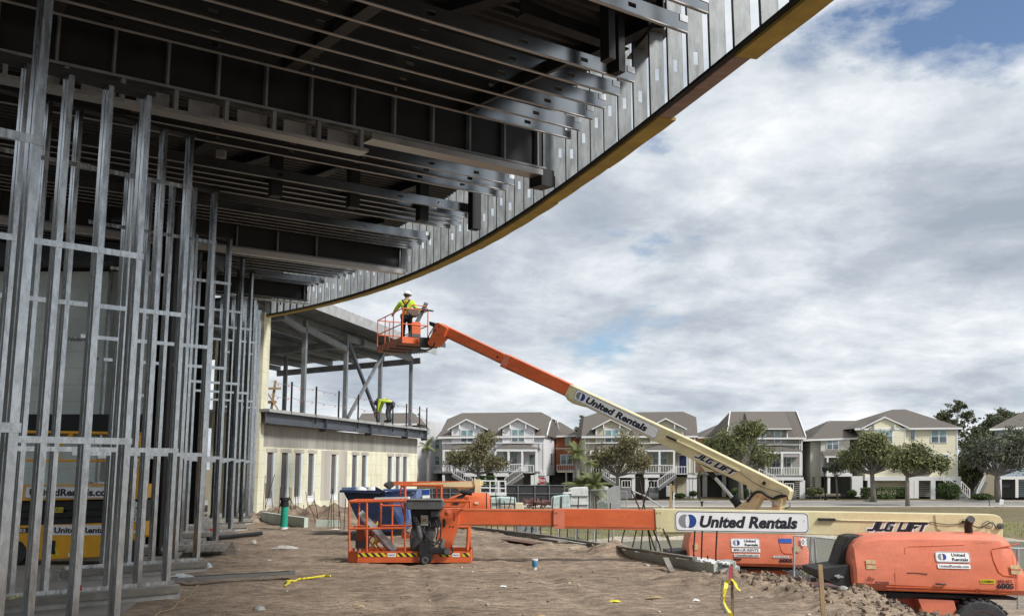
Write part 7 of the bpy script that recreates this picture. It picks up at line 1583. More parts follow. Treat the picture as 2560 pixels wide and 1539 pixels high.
# ================================================================ PEOPLE
def skinmesh(nodes, edges, root, lvl=1):
    me = bpy.data.meshes.new('sk'); names = list(nodes); me.from_pydata([nodes[k][0] for k in names], [(names.index(a), names.index(b)) for a, b in edges], [])
    o = bpy.data.objects.new('sk', me); sc.collection.objects.link(o); md = o.modifiers.new('s', 'SKIN'); 
    for i, k in enumerate(names):
        sv = me.skin_vertices[0].data[i]; r = nodes[k][1]; sv.radius = r if isinstance(r, tuple) else (r, r); sv.use_root = (k == root)
    s2 = o.modifiers.new('u', 'SUBSURF'); s2.levels = lvl; s2.render_levels = lvl
    dg = bpy.context.evaluated_depsgraph_get(); m2 = bpy.data.meshes.new_from_object(o.evaluated_get(dg)); bpy.data.objects.remove(o); bpy.data.meshes.remove(me)
    for p in m2.polygons: p.use_smooth = True
    return m2
def person(label, loc, rz, J, shirt, trous, helmet, harness=False, group=None):
    t = thing('person', label, 'person', loc, rz, group)
    def put(nodes, edges, root, name, m, lvl=1):
        me = skinmesh(nodes, edges, root, lvl); me.materials.append(m); me.name = name; o = bpy.data.objects.new(name, me); sc.collection.objects.link(o); o.parent = t; return o
    skin = mat('skin', (.42, .24, .16), .6, 0, .1, 8); P_ = {k: V(v) for k, v in J.items()}
    n = {}; e = []
    def add(k, p, r, prev=None): n[k] = (tuple(p), r); (e.append((prev, k)) if prev else None)
    add('pel', P_['pel'], (.14, .11)); add('spi', P_['spi'], (.13, .10), 'pel'); add('che', P_['che'], (.16, .11), 'spi'); add('nec', P_['nec'], .055, 'che'); hd = P_['head']; add('h0', hd-(hd-P_['nec']).normalized()*.06, .075, 'nec'); add('h1', hd, (.082, .098), 'h0'); add('h2', hd+(hd-P_['nec']).normalized()*.07, .065, 'h1')
    fwd = P_.get('face', V((0, 1, 0))); add('nose', hd+fwd*.105-UP*.01, .014, 'h1')
    for s in ('l', 'r'):
        add(s+'sh', P_[s+'sh'], .07, 'che'); add(s+'el', P_[s+'el'], .045, s+'sh'); add(s+'wr', P_[s+'wr'], .028, s+'el')
        d = (P_[s+'wr']-P_[s+'el']).normalized(); pm = P_[s+'wr']+d*.06; add(s+'pm', pm, (.038, .02), s+'wr'); sdv = d.cross(UP); sdv = sdv.normalized() if sdv.length > .01 else V((1, 0, 0))
        for i, (o_, L_) in enumerate(((-.03, .06), (-.01, .075), (.01, .07), (.03, .055))):
            a = pm+d*.035+sdv*o_; add(s+'f%d' % i, a, .010, s+'pm'); b_ = a+d*L_*.5-UP*.01; add(s+'g%d' % i, b_, .009, s+'f%d' % i); add(s+'k%d' % i, b_+d*L_*.2-UP*.035, .008, s+'g%d' % i)
        a = pm-d*.02+sdv*.045*(1 if s == 'l' else -1); add(s+'t0', a, .011, s+'pm'); add(s+'t1', a+d*.045+sdv*.012, .009, s+'t0')
        add(s+'hi', P_[s+'hi'], .09, 'pel'); add(s+'kn', P_[s+'kn'], .058, s+'hi'); add(s+'an', P_[s+'an'], .042, s+'kn'); add(s+'to', P_[s+'an']+V((0, .14, -.04)), .035, s+'an')
    put(n, e, 'pel', 'body', skin, 2)
    def sub(keys, edges, root, infl, name, m): return put({k: (n[k][0], tuple(x+infl for x in (n[k][1] if isinstance(n[k][1], tuple) else (n[k][1],)*2))) for k in keys}, edges, root, name, m)
    sh = sub(['pel', 'spi', 'che', 'lsh', 'rsh', 'lel', 'rel', 'lwr', 'rwr'], [('pel', 'spi'), ('spi', 'che'), ('che', 'lsh'), ('che', 'rsh'), ('lsh', 'lel'), ('lel', 'lwr'), ('rsh', 'rel'), ('rel', 'rwr')], 'spi', .026, 'shirt', shirt)
    sub(['pel', 'lhi', 'rhi', 'lkn', 'rkn', 'lan', 'ran'], [('pel', 'lhi'), ('pel', 'rhi'), ('lhi', 'lkn'), ('lkn', 'lan'), ('rhi', 'rkn'), ('rkn', 'ran')], 'pel', .024, 'trousers', trous)
    for s in ('l', 'r'):
        a = P_[s+'an']; b = MB(); b.tube([a+V((0, -.05, .06)), a+V((0, 0, -.02)), a+V((0, .12, -.05)), a+V((0, .2, -.055))], [.06, .065, .055, .04], 8); b.build('boot', M['black'], t, local=True, smooth=True)
    ax = (hd-P_['nec']).normalized(); b = MB(); b.lathe(hd+ax*.02, ax, [(0, .125), (.02, .128), (.07, .118), (.11, .085), (.13, .03)], 18); b.lathe(hd+ax*.018+fwd*.05, ax, [(0, .15), (.012, .148)], 18); b.build('hard_hat', helmet, t, local=True, smooth=True, sharp=R_(40))
    b = MB(); b.lathe(hd-ax*.05-fwd*.02, ax, [(-.02, .07), (.03, .098), (.07, .10)], 12); b.build('hair', mat('dark hair', (.04, .03, .025), .9), t, local=True)
    if harness:
        bk = -1; hm = mat('harness webbing', (.03, .025, .025), .8); om = mat('orange pad', (.6, .2, .03), .7)
        y = -.155; b = MB(); b.bar((-.13, y+.02, 1.50), (0, y, 1.30), .05, .012, up=(0, 1, 0)); b.bar((.13, y+.02, 1.50), (0, y, 1.30), .05, .012, up=(0, 1, 0)); b.bar((0, y, 1.30), (-.02, y, 1.08), .06, .012, up=(0, 1, 0)); b.bar((0, y, 1.15), (-.17, y+.03, .98), .045, .012, up=(0, 1, 0)); b.bar((0, y, 1.15), (.17, y+.03, .98), .045, .012, up=(0, 1, 0)); b.obox((0, y-.005, 1.28), (.05, 0, 0), (0, .012, 0), (0, 0, .05)); b.build('harness', hm, t, local=True)
        b = MB(); b.obox((0, y-.012, 1.40), (.035, 0, 0), (0, .01, 0), (0, 0, .05)); b.obox((0, y-.012, 1.07), (.04, 0, 0), (0, .01, 0), (0, 0, .06)); b.build('harness_pad', om, t, local=True)
    return t
hv = mat('hi-vis yellow fabric', (.56, .78, .06), .85, 0, .1, 5)
wp = V((-3.53, 32.3, 5.70))
person('worker in yellow hi-vis shirt and white hard hat standing in the raised basket', wp, R_(-8), dict(pel=(0, 0, .96), spi=(0, -.01, 1.18), che=(0, -.02, 1.40), nec=(0, 0, 1.55), head=(0.0, .03, 1.68), lsh=(-.19, 0, 1.44), lel=(-.38, .06, 1.22), lwr=(-.50, .22, 1.12), rsh=(.19, 0, 1.44), rel=(.30, .08, 1.20), rwr=(.42, .30, 1.18), lhi=(-.10, 0, .90), lkn=(-.12, .03, .50), lan=(-.12, 0, .10), rhi=(.10, 0, .90), rkn=(.13, .05, .50), ran=(.14, 0, .10)), hv, mat('black trousers', (.012, .013, .016), .85), M['white'], True)
q = atY(970, 1066, 44.0)
person('worker in hi-vis and blue hard hat bending over on the office building roof deck', (q.x, 44.0, 3.68), R_(75), dict(pel=(0, -.1, .82), spi=(0, .08, .98), che=(0, .30, 1.0), nec=(0, .45, .96), head=(0, .56, .90), face=(0, .4, -.9), lsh=(-.18, .34, .98), lel=(-.2, .42, .70), lwr=(-.15, .50, .45), rsh=(.18, .34, .98), rel=(.2, .42, .70), rwr=(.15, .5, .45), lhi=(-.10, -.1, .78), lkn=(-.12, .02, .44), lan=(-.12, -.06, .09), rhi=(.10, -.1, .78), rkn=(.12, .02, .44), ran=(.12, -.06, .09)), hv, mat('dark work trousers', (.05, .06, .07), .85), M['inkblue'])
# ================================================================ SMALL THINGS ON THE DIRT
def put(name, label, cat, p, group=None): return thing(name, label, cat, p, 0, group)
p = atZ(709, 1322, 0); p.z = zg(p.x, p.y); t = put('drain_pipe', 'green plastic drain pipe with a black rubber cap standing in the dirt', 'pipe', p)
gp = mat('green pipe plastic', (.02, .36, .25), .45, 0, .12, 4); b = MB(); b.lathe(p-UP*.1, (0.02, 0, 1), [(0, .098), (.78, .098), (.78, .08)], 20); b.build('pipe', gp, t, smooth=True, sharp=R_(40))
b = MB(); b.lathe(p+UP*.60, (0.02, 0, 1), [(0, .115), (.12, .12), (.13, .105), (.16, .105), (.17, .13), (.24, .13), (.25, .11)], 20); b.build('rubber_cap', M['black'], t, smooth=True, sharp=R_(40)); b = MB(); b.lathe(p-UP*.04, UP, [(0, .11), (.09, .11), (.09, .10)], 20); b.build('white_collar', M['white'], t)
p = atZ(1337, 1423, 0); p.z = zg(p.x, p.y)-.005; t = put('paper_cup', 'blue and white paper cup standing on the open dirt', 'cup', p)
b = MB(); b.lathe(p, UP, [(0, .028), (.012, .03), (.05, .034)], 20); b.build('cup_base', M['white'], t, smooth=True, sharp=R_(40)); b = MB(); b.lathe(p+UP*.051, UP, [(0, .036), (.02, .046), (.10, .050)], 20); b.build('blue_band', mat('cup blue', (.06, .28, .50), .5, 0, .2, 30), t, smooth=True, sharp=R_(40)); b = MB(); b.lathe(p+UP*.152, UP, [(0, .051), (.02, .054), (.028, .054), (.03, .048)], 20); b.build('lid', M['white'], t, smooth=True, sharp=R_(40))
t = put('steel_stud', 'long dented steel stud lying on the dirt at the end of the stud walls', 'steel stud', atZ(560, 1446, .03)); a, c = atZ(412, 1455, .05), atZ(735, 1437, .06)
b = MB(); b.bar(a+UP*.02, c+UP*.02, .15, .006); b.bar(a+V((.02, -.07, .04)), c+V((.02, -.07, .04)), .006, .05); b.bar(a+V((0, .075, .04)), c+V((0, .075, .04)), .006, .05); b.build('stud', M['galvjoist'], t)
t = put('plastic_wrap', 'crumpled clear plastic wrap beside the nearest footing', 'plastic wrap', atZ(452, 1447, .1))
def crumple(t, p, rx, ry, h, m, seed, name='sheet', n=9):
    r = random.Random(seed); b = MB()
    for j in range(n):
        for i in range(n):
            u, v_ = i/(n-1)*2-1, j/(n-1)*2-1; e = max(0, 1-u*u*.8-v_*v_*.8); b.v.append(V((p.x+u*rx+r.gauss(0, rx*.07), p.y+v_*ry+r.gauss(0, ry*.07), p.z+h*e*(.5+.6*r.random()))))
    for j in range(n-1):
        for i in range(n-1): b.f.append((j*n+i, j*n+i+1, (j+1)*n+i+1, (j+1)*n+i))
    return b.build(name, m, t)
wr = mat('clear plastic film', (.62, .66, .68), .18, 0, .3, 9, spec=.8); crumple(t, atZ(452, 1449, .06), .26, .12, .10, wr, 3)
t = put('plastic_wrap', 'small white crumpled wrap by the third footing', 'plastic wrap', atZ(512, 1418, .05)); crumple(t, atZ(512, 1418, .0), .13, .1, .12, wr, 4)
t = put('rag', 'dirty white rag lying on the dirt mid way to the green pipe', 'rag', atZ(712, 1368, .0)); crumple(t, atZ(712, 1370, .01), .28, .12, .07, mat('dirty cloth', (.5, .48, .44), .9), 5)
t = put('rag', 'grey stone coloured scrap lying left of the dirty white rag', 'scrap', atZ(634, 1355, .0)); crumple(t, atZ(634, 1357, .01), .07, .07, .10, mat('dirty cloth', (.5, .48, .44), .9), 6)
def rope(label, pts, r, name='tape_strip', m=None, z=.02, cat='tape'):
    P_ = []
    for x, y in pts: q = atZ(x, y, 0); q.z = zg(q.x, q.y)+z; P_.append(q)
    t = put(name, label, cat, P_[0]); sm = []
    for i in range(len(P_)-1):
        for k in range(4): q = P_[i].lerp(P_[i+1], k/4); sm.append(q+V((rnd.uniform(-.01, .01), rnd.uniform(-.02, .02), rnd.uniform(0, .01))))
    b = MB(); b.tube(sm+[P_[-1]], r, 5); b.build('strand', m or M['yellow'], t)
rope('thin yellow cord running over the dirt from the nearest footing', [(385, 1545), (400, 1535), (430, 1523), (444, 1510), (452, 1504), (475, 1490), (482, 1478), (496, 1464)], .007, 'cord', M['wood'], cat='cord')
rope('crumpled yellow caution tape lying on the dirt', [(716, 1466), (722, 1458), (716, 1456), (735, 1454), (752, 1450), (768, 1449), (790, 1446), (812, 1443), (826, 1445)], .014)
rope('thin tan cord on the slab at the lower left corner', [(20, 1539), (45, 1532), (70, 1530), (85, 1538)], .006, 'cord', M['yellow'], .18, cat='cord')
def stake(label, x, yt, Y, lean=0.0, m=None, w=.035):
    p = atY(x, yt, Y); g_ = zg(p.x, Y)-.2; t = put('wooden_stake', label, 'stake', (p.x, Y, g_)); b = MB(); b.bar((p.x+lean, Y, g_), p, w, w*.6, up=(0, 1, 0)); b.build('stake', m or M['wood'], t); return t, p
t, p = stake('thin wooden survey stake with pink ribbon and torn yellow caution tape', 1829, 1408, 11.0, -.01, mat('brown stake', (.24, .15, .09), .8), .026)
b = MB(); b.add([p+V((-.03, -.02, -.02)), p+V((.0, -.03, -.03)), p+V((-.012, -.03, -.16)), p+V((-.045, -.02, -.15))], [(0, 1, 2, 3)]); b.build('pink_ribbon', mat('pink ribbon', (.8, .12, .22), .6), t)
def ribbon(t, pts, Y, w, m, name):
    P_ = [atY(x, y, Y+.03*math.sin(i*1.9)) for i, (x, y) in enumerate(pts)]; b = MB()
    for i, q in enumerate(P_): a = .5+.5*math.sin(i*1.1); b.v += [q-V((w*(.35+.5*a), .0, 0)), q+V((w*(.35+.5*a), .02, 0)), q-V((w*(.35+.5*a), -.004, 0)), q+V((w*(.35+.5*a), .024, 0))]
    for i in range(len(P_)-1): k = 4*i; b.f += [(k, k+1, k+5, k+4), (k+3, k+2, k+6, k+7), (k+2, k, k+4, k+6), (k+1, k+3, k+7, k+5)]
    o = b.build(name, m, t); return o
rb_ = ribbon(t, [(1826, 1447), (1818, 1452), (1814, 1470), (1810, 1490), (1811, 1505), (1817, 1518), (1826, 1530), (1829, 1541)], 10.95, .03, M['yellow'], 'caution_tape'); ribbon(t, [(1829, 1446), (1838, 1456), (1843, 1468), (1852, 1476)], 10.95, .018, M['yellow'], 'caution_tape')
text('lettering', 'CAUTION', M['ink'], rb_, atY(1808.5, 1500, 10.90), (0.08, 0, 1), (-1, 0, .08), .21, .035, 0, .02); text('lettering', 'CAUTION', M['ink'], rb_, atY(1818, 1532, 10.89), (-.5, 0, 1), (-1, 0, -.4), .12, .03, 0, .02)
stake('pale wooden stake standing in front of the nearest lift turntable', 2050, 1410, 10.4, .015, None, .044)
p = atZ(530, 1368, 0); t = put('pallet', 'broken wooden pallet lying by the fifth footing', 'pallet', p)
for k in range(6): b = MB(); a = atZ(468+k*17, 1379-k*.5, .11); c = atZ(486+k*17, 1355, .11); b.bar(a, c, .10, .02); b.build('slat', M['woodgrey'], t)
for k in range(3): b = MB(); a = atZ(470+k*6, 1378-k*10, .05); c = atZ(592-k*4, 1378-k*10, .05); b.bar(a, c, .05, .09); b.build('runner', M['woodgrey'], t)
t = put('black_pipe', 'black steel pipe lying on the dirt by the far stud walls', 'pipe', atZ(620, 1337, .05)); b = MB(); b.tube([atZ(520, 1346, .06), atZ(653, 1332, .06)], .05, 10); b.build('pipe', M['blksteel'], t)
t = put('plywood_scrap', 'orange brown plywood scrap standing beside the foam pier', 'plywood', atZ(664, 1300, .05)); b = MB(); a = atZ(653, 1300, .0); b.prism([a, a+V((.25, 0, .02)), a+V((.42, 0, .28)), a+V((.02, 0, .26))], V((0, .03, 0))); b.build('board', mat('orange ply', (.45, .2, .08), .8), t)
t = put('black_crate', 'low black crate on the dirt left of the basket', 'crate', atZ(893, 1345, .0)); a = atZ(876, 1350, 0); c = atZ(908, 1350, 0)
b = MB(); b.box((a.x, a.y, .0), (c.x, a.y+.02, .14)); b.box((a.x, a.y+.4, .0), (c.x, a.y+.42, .14)); b.box((a.x, a.y+.02, 0), (a.x+.02, a.y+.4, .14)); b.box((c.x-.02, a.y+.02, 0), (c.x, a.y+.4, .14)); b.box((a.x+.02, a.y+.02, 0), (c.x-.02, a.y+.4, .02)); b.build('crate', M['black'], t)
for k, (x, y, s_, col) in enumerate([(838, 1325, .12, M['white']), (862, 1331, .16, M['white']), (1258, 1467, .05, M['white']), (1350, 1540, .06, M['wood']), (1535, 1506, .08, M['yellow']), (1635, 1493, .10, M['wood']), (1740, 1500, .05, M['white']), (900, 1520, .05, M['wood'])]):
    q = atZ(x, y, 0); q.z = zg(q.x, q.y)+.01; t = put('litter', ['white foam scrap left of the basket, the smaller one', 'white foam scrap left of the basket, the larger one', 'small white scrap below the paper cup', 'tan scrap at the bottom of the photo', 'yellowish scrap on the near dirt right of the cup', 'torn tan scrap on the near dirt', 'white scrap on the near dirt left of the ribboned stake', 'tan chip on the near dirt at lower left'][k], 'litter', q); crumple(t, q, s_, s_*.5, .03, col, 60+k, n=5)
for k, (x, y, s_) in enumerate([(1553, 1360, .10), (1540, 1366, .06), (648, 1523, .07), (1625, 1398, .06), (1617, 1415, .05), (1770, 1452, .07), (2110, 1500, .09)]):
    q = atZ(x, y, 0); q.z = zg(q.x, q.y); t = put('stone', ['pale lump of concrete by the foundation wall, the larger one', 'pale lump of concrete by the foundation wall, the smaller one', 'pale stone on the near dirt at the lower left', 'round clod left of the leaning board', 'small clod below the leaning board', 'clod at the end of the foundation wall', 'stone on the spoil bank before the nearest lift'][k], 'stone', q)
    b = MB(); r = random.Random(k); secs = []
    for j in range(5): a_ = math.pi*(j+.5)/5; secs.append([q+V((math.sin(a_)*math.cos(i)*s_*r.uniform(.8, 1.2), math.sin(a_)*math.sin(i)*s_*r.uniform(.8, 1.2), -math.cos(a_)*s_*.7)) for i in [2*math.pi*m_/9 for m_ in range(9)]])
    b.loft(secs); b.build('stone', concm, t, smooth=True, recalc=True)
# ---------------------------------------------------------------- dumpsters and stored bundles beyond the basket
navy = mat('navy dumpster paint', (.012, .022, .065), .5, 0, .3, 3); blue = mat('scuffed blue paint', (.035, .10, .36), .55, 0, .5, 3.5, col2=(.16, .22, .36))
YD = 24.6; t = put('dumping_hopper', 'dark navy tilted dumping hopper behind the basket on the dirt', 'hopper', atY(930, 1340, YD))
prism_px([(859, 1230), (962, 1232), (966, 1243), (1001, 1316), (985, 1330), (908, 1326)], YD, 1.3).build('bin', navy, t, bevel=.01)
b = MB(); b.bar(atY(850, 1227, YD-.05), atY(962, 1228, YD-.05), .12, .06); b.build('rim', navy, t); b = MB(); b.bar(atY(855, 1222, YD+1.3), atY(940, 1222, YD+1.3), .1, .1); b.build('rear_rim', blue, t); prism_px([(938, 1215), (965, 1229), (966, 1236), (938, 1228)], YD-.02, .04).build('side_flap', navy, t)
prism_px([(905, 1322), (1005, 1322), (1003, 1338), (908, 1336)], YD+.1, 1.1).build('base_frame', M['black'], t)
t = put('dumping_hopper', 'scuffed bright blue hopper right behind the navy hopper', 'hopper', atY(1000, 1340, YD+1)); YD2 = YD+.4
prism_px([(963, 1228), (1041, 1224), (1042, 1246), (1020, 1262), (1024, 1296), (1016, 1322), (1000, 1335), (1000, 1316), (966, 1243)], YD2, 1.5).build('bin', blue, t, bevel=.01)
b = MB(); b.bar(atY(959, 1224, YD2-.05), atY(1043, 1224, YD2-.05), .1, .05); b.build('rim', blue, t); prism_px([(958, 1335), (1018, 1335), (1016, 1341), (960, 1341)], YD2, 1.2).build('base_frame', M['black'], t)
for x in (1000, 1028): prism_px([(x, 1229), (x+9, 1229), (x+9, 1232), (x, 1232)], YD2-.02, .015).build('label', M['decal'], t)
t = put('white_bag', 'pair of white sacks showing above the navy hopper rim', 'sack', atY(920, 1222, YD+.8))
for x in (902, 932): 
    q = atY(x, 1224, YD+.8); b = MB(); b.lathe(q-UP*.15, UP, [(0, .18), (.1, .2), (.2, .13), (.24, .03)], 12); b.build('sack', M['white'], t, smooth=True)
fs = put('site_fence', 'dark screened construction fence panels in front of the far houses', 'fence', atY(1250, 1255, 76)); YF = 76; scr = mat('dark mesh screen', (.045, .045, .048), .9, 0, .2, 1)
fx = [1036, 1080, 1125, 1170, 1215, 1262, 1295, 1337, 1373, 1411, 1442]
for i in range(len(fx)-1): prism_px([(fx[i], 1212), (fx[i+1], 1212), (fx[i+1], 1256), (fx[i], 1256)], YF, .02).build('screen_panel', scr, fs)
for x in fx: b = MB(); b.tube([atY(x, 1258, YF-.06), atY(x, 1210.5, YF-.06)], .035, 6); b.build('post', M['greysteel'], fs)
for y in (1211.5, 1232.5): b = MB(); b.tube([atY(1036, y, YF-.05), atY(1442, y+1, YF-.05)], .025, 6); b.build('fence_rail', M['greysteel'], fs)
sgn = put('notice_sign', 'blue and white notice sign fixed on the dark fence behind the basket', 'sign', atY(1065, 1233, YF-.1)); prism_px([(1056, 1222), (1075, 1221), (1075, 1244), (1056, 1245)], YF-.12, .03).build('panel', M['decal'], sgn); prism_px([(1056, 1223), (1074.5, 1222), (1074.5, 1236), (1056, 1237)], YF-.135, .012).build('blue_field', M['inkblue'], sgn)
t = put('stop_sign', 'red octagonal STOP sign on a post in front of the lilac duplex', 'sign', atY(1356, 1256, 93)); c = atY(1355.8, 1200.6, 93)
b = MB(); b.prism([c+V((.40*math.cos(R_(22.5+45*i)), 0, .40*math.sin(R_(22.5+45*i)))) for i in range(8)], (0, .02, 0)); b.build('white_rim', M['white'], t); b = MB(); b.prism([c+V((.37*math.cos(R_(22.5+45*i)), -.008, .37*math.sin(R_(22.5+45*i)))) for i in range(8)], (0, .006, 0)); b.build('red_face', mat('stop red', (.42, .02, .035), .5), t); text('lettering', 'STOP', M['white'], t, c+V((-.29, -.014, -.13)), X1, UP, .58, .26, 0, .03); b = MB(); b.tube([c+V((0, .04, .3)), V((c.x, 93.04, -1.6))], .04, 6); b.build('post', M['greysteel'], t)
# street lamp, meter post, bollard, yard sign
t = put('street_lamp', 'black lantern street lamp in front of the cream house', 'street lamp', atY(2066, 1252, 96)); b = MB(); q = atY(2064, 1250, 96); q.z = -1.55; tp = atY(2061.5, 1179, 96); b.lathe(q, UP, [(0, .17), (.5, .13), (.55, .07), (tp.z-q.z, .05)], 10); b.build('pole', M['blksteel'], t); b = MB(); b.lathe(tp, UP, [(0, .08), (.05, .2), (.35, .26), (.40, .28), (.55, .10), (.7, .02)], 10); b.build('lantern', M['blksteel'], t)
t = put('meter_post', 'pale timber post carrying grey electric meter boxes behind the boom', 'meter post', atY(1677, 1270, 60)); ym = 60
b = MB(); b.bar(atY(1677, 1282, ym), atY(1677, 1208, ym), .14, .14); b.build('post', M['wood'], t); prism_px([(1666, 1213), (1675, 1213), (1675, 1240), (1666, 1240)], ym-.1, .15).build('meter_box', M['ltsteel'], t, bevel=.01); prism_px([(1681, 1213), (1687, 1213), (1687, 1228), (1681, 1228)], ym-.1, .12).build('breaker_box', M['wood'], t); b = MB(); b.tube([atY(1684, 1280, ym), atY(1684, 1222, ym)], .04, 6); b.build('conduit', M['white'], t)
t = put('bollard', 'short dark pipe stub standing on the near road verge', 'bollard', atY(1755, 1266, 83)); b = MB(); b.lathe(atY(1755, 1266, 83), UP, [(-.1, .09), (.35, .09), (.36, .15), (.45, .15), (.46, .05)], 10); b.build('stub', M['rust'], t)
t = put('yard_sign', 'small tilted white yard sign on the verge at the far right', 'sign', atY(2508, 1270, 82)); b = MB(); b.obox(atY(2504, 1254, 82), V((.16, 0, -.03)), V((0, .01, 0)), V((.05, 0, .22))); b.build('panel', M['white'], t); b = MB(); b.tube([atY(2505, 1258, 82), atY(2510, 1272, 82)], .015, 5); b.build('stake', M['blksteel'], t)
t = put('utility_marker', 'thin dark post on the verge left of the tilted yard sign', 'post', atY(2472, 1262, 82)); b = MB(); b.tube([atY(2474, 1264, 82), atY(2472, 1240, 82)], .03, 6); b.build('post', M['blksteel'], t)
# bundles
aqua = mat('pale aqua wrapped foam', (.50, .62, .60), .45, 0, .25, 5, bump=.2); whw = mat('white wrapped foam', (.66, .68, .66), .5, 0, .2, 4, bump=.2); crf = mat('cream foam block', (.70, .64, .47), .85, 0, .15, 2)
GB = 'wrapped material bundles in the yard'
def bundle(label, pts, Y, dep, m, extra=()):
    p = atY(sum(x for x, y in pts)/len(pts), max(y for x, y in pts), Y); t = put('material_bundle', label, 'bundle', p, GB); prism_px(pts, Y, dep).build('block', m, t, bevel=.025)
    for (a, c) in extra: b = MB(); b.bar(atY(*a, Y-.03), atY(*c, Y-.03), .03, .05); b.build('strap', M['dkgrey'], t)
bundle('long pale aqua wrapped foam bundle behind the boom, left of the fence', [(1226, 1245), (1252, 1242), (1290, 1245), (1291, 1285), (1226, 1285)], 42, 1.6, aqua, [((1226, 1258), (1290, 1258)), ((1250, 1244), (1250, 1284))])
bundle('cream foam sheet leaning by the long aqua bundle', [(1288, 1256), (1307, 1256), (1313, 1285), (1288, 1285)], 41, .4, crf); bundle('small beige block beside the cream foam sheet', [(1253, 1262), (1282, 1262), (1282, 1285), (1253, 1285)], 40.4, .4, mat('beige block', (.42, .36, .30), .85))
bundle('aqua wrapped foam block with rounded top, left end of the stacked bundles', [(1381, 1246), (1386, 1241), (1424, 1236), (1426, 1290), (1381, 1290)], 46, 1.4, aqua, [((1404, 1240), (1404, 1288))]); bundle('low stack of white foam slabs on the stacked bundles', [(1409, 1231), (1430, 1230), (1430, 1246), (1409, 1246)], 47.6, 1, whw, [((1409, 1235), (1430, 1235)), ((1409, 1240), (1430, 1240))])
bundle('tall white wrapped bundle behind the palm clump', [(1425, 1222), (1438, 1218), (1470, 1217), (1472, 1290), (1425, 1290)], 49, 1.5, whw, [((1426, 1240), (1470, 1240)), ((1426, 1262), (1470, 1262))]); bundle('white wrapped bundle right of the palm clump', [(1500, 1220), (1512, 1214), (1521, 1216), (1521, 1248), (1503, 1250)], 63.5, 1.2, whw); bundle('green grey plastic covered bundle low right of the palm clump', [(1492, 1258), (1505, 1250), (1520, 1256), (1522, 1290), (1490, 1290)], 52, 1, mat('olive plastic', (.2, .23, .2), .35, 0, .4, 8, bump=.4))
t = put('plastic_sheet', 'grey plastic sheeting bundled beyond the foundation wall', 'plastic sheeting', atY(1315, 1340, 31)); prism_px([(1288, 1310), (1346, 1308), (1348, 1340), (1330, 1344), (1290, 1338)], 31, .8).build('sheeting', mat('grey sheeting', (.28, .31, .31), .3, 0, .5, 7, bump=.6), t, bevel=.06)
t = put('branch_pile', 'pile of cut reddish branches before the dark fence', 'branch pile', atY(1340, 1258, 66)); r = random.Random(4)
b = MB()
for k in range(60): q = atY(1318+r.random()*58, 1252+r.random()*9, 66+r.random()); d = V((r.uniform(-1, 1), r.uniform(-.5, .5), r.uniform(-.25, .25))).normalized()*r.uniform(.2, .5); b.tube([q-d, q, q+d], .05*r.uniform(.4, 1), 5)
b.build('branches', mat('reddish branches', (.19, .10, .085), .9, 0, .5, 4), t)
# small white lift on a green base
t = put('work_platform', 'white railed scissor platform lift on a green base before the dark fence', 'scissor lift', atY(1232, 1255, 52)); yw = 52
def rw(pts, nm='rail'): b = MB(); b.tube([atY(x, y, yw) for x, y in pts], .03, 6); b.build(nm, M['creamlt'] if False else M['white'], t)
rw([(1201, 1201), (1264, 1202)]); rw([(1201, 1218), (1264, 1220)])
for x in (1201, 1225, 1246, 1264): rw([(x, 1201), (x, 1232)], 'post')
b = MB(); b.tube([atY(1201, 1201, yw+1.5), atY(1264, 1202, yw+1.5)], .03, 6); b.build('rail', M['white'], t)
prism_px([(1199, 1231), (1266, 1232), (1266, 1238), (1199, 1237)], yw-.05, 1.6).build('deck', M['white'], t); prism_px([(1240, 1203), (1250, 1203), (1252, 1232), (1236, 1232)], yw+.3, .5).build('control_panel', M['ltsteel'], t); prism_px([(1206, 1218), (1231, 1218), (1231, 1227), (1206, 1227)], yw+.4, .5).build('tool_box', M['black'], t)
prism_px([(1220, 1238), (1260, 1238), (1259, 1252), (1222, 1252)], yw+.1, 1.3).build('base', mat('green paint', (.015, .17, .07), .5), t)
# chain link fences
def meshmat():
    m = bpy.data.materials.new('chain link mesh'); m.use_nodes = True; t = m.node_tree; b = t.nodes['Principled BSDF']; b.inputs['Base Color'].default_value = (.30, .32, .33, 1); b.inputs['Metallic'].default_value = .4; b.inputs['Roughness'].default_value = .5
    co = t.nodes.new('ShaderNodeTexCoord'); s = t.nodes.new('ShaderNodeSeparateXYZ'); t.links.new(co.outputs['Object'], s.inputs[0]); outs = []
    for op in ('ADD', 'SUBTRACT'):
        a = t.nodes.new('ShaderNodeMath'); a.operation = op; t.links.new(s.outputs['X'], a.inputs[0]); t.links.new(s.outputs['Z'], a.inputs[1]); d = t.nodes.new('ShaderNodeMath'); d.operation = 'DIVIDE'; t.links.new(a.outputs[0], d.inputs[0]); d.inputs[1].default_value = .085
        f = t.nodes.new('ShaderNodeMath'); f.operation = 'FRACT'; t.links.new(d.outputs[0], f.inputs[0]); g = t.nodes.new('ShaderNodeMath'); g.operation = 'LESS_THAN'; t.links.new(f.outputs[0], g.inputs[0]); g.inputs[1].default_value = .11; outs.append(g.outputs[0])
    mx = t.nodes.new('ShaderNodeMath'); mx.operation = 'MAXIMUM'; t.links.new(outs[0], mx.inputs[0]); t.links.new(outs[1], mx.inputs[1]); t.links.new(mx.outputs[0], b.inputs['Alpha']); return m
CL = meshmat()
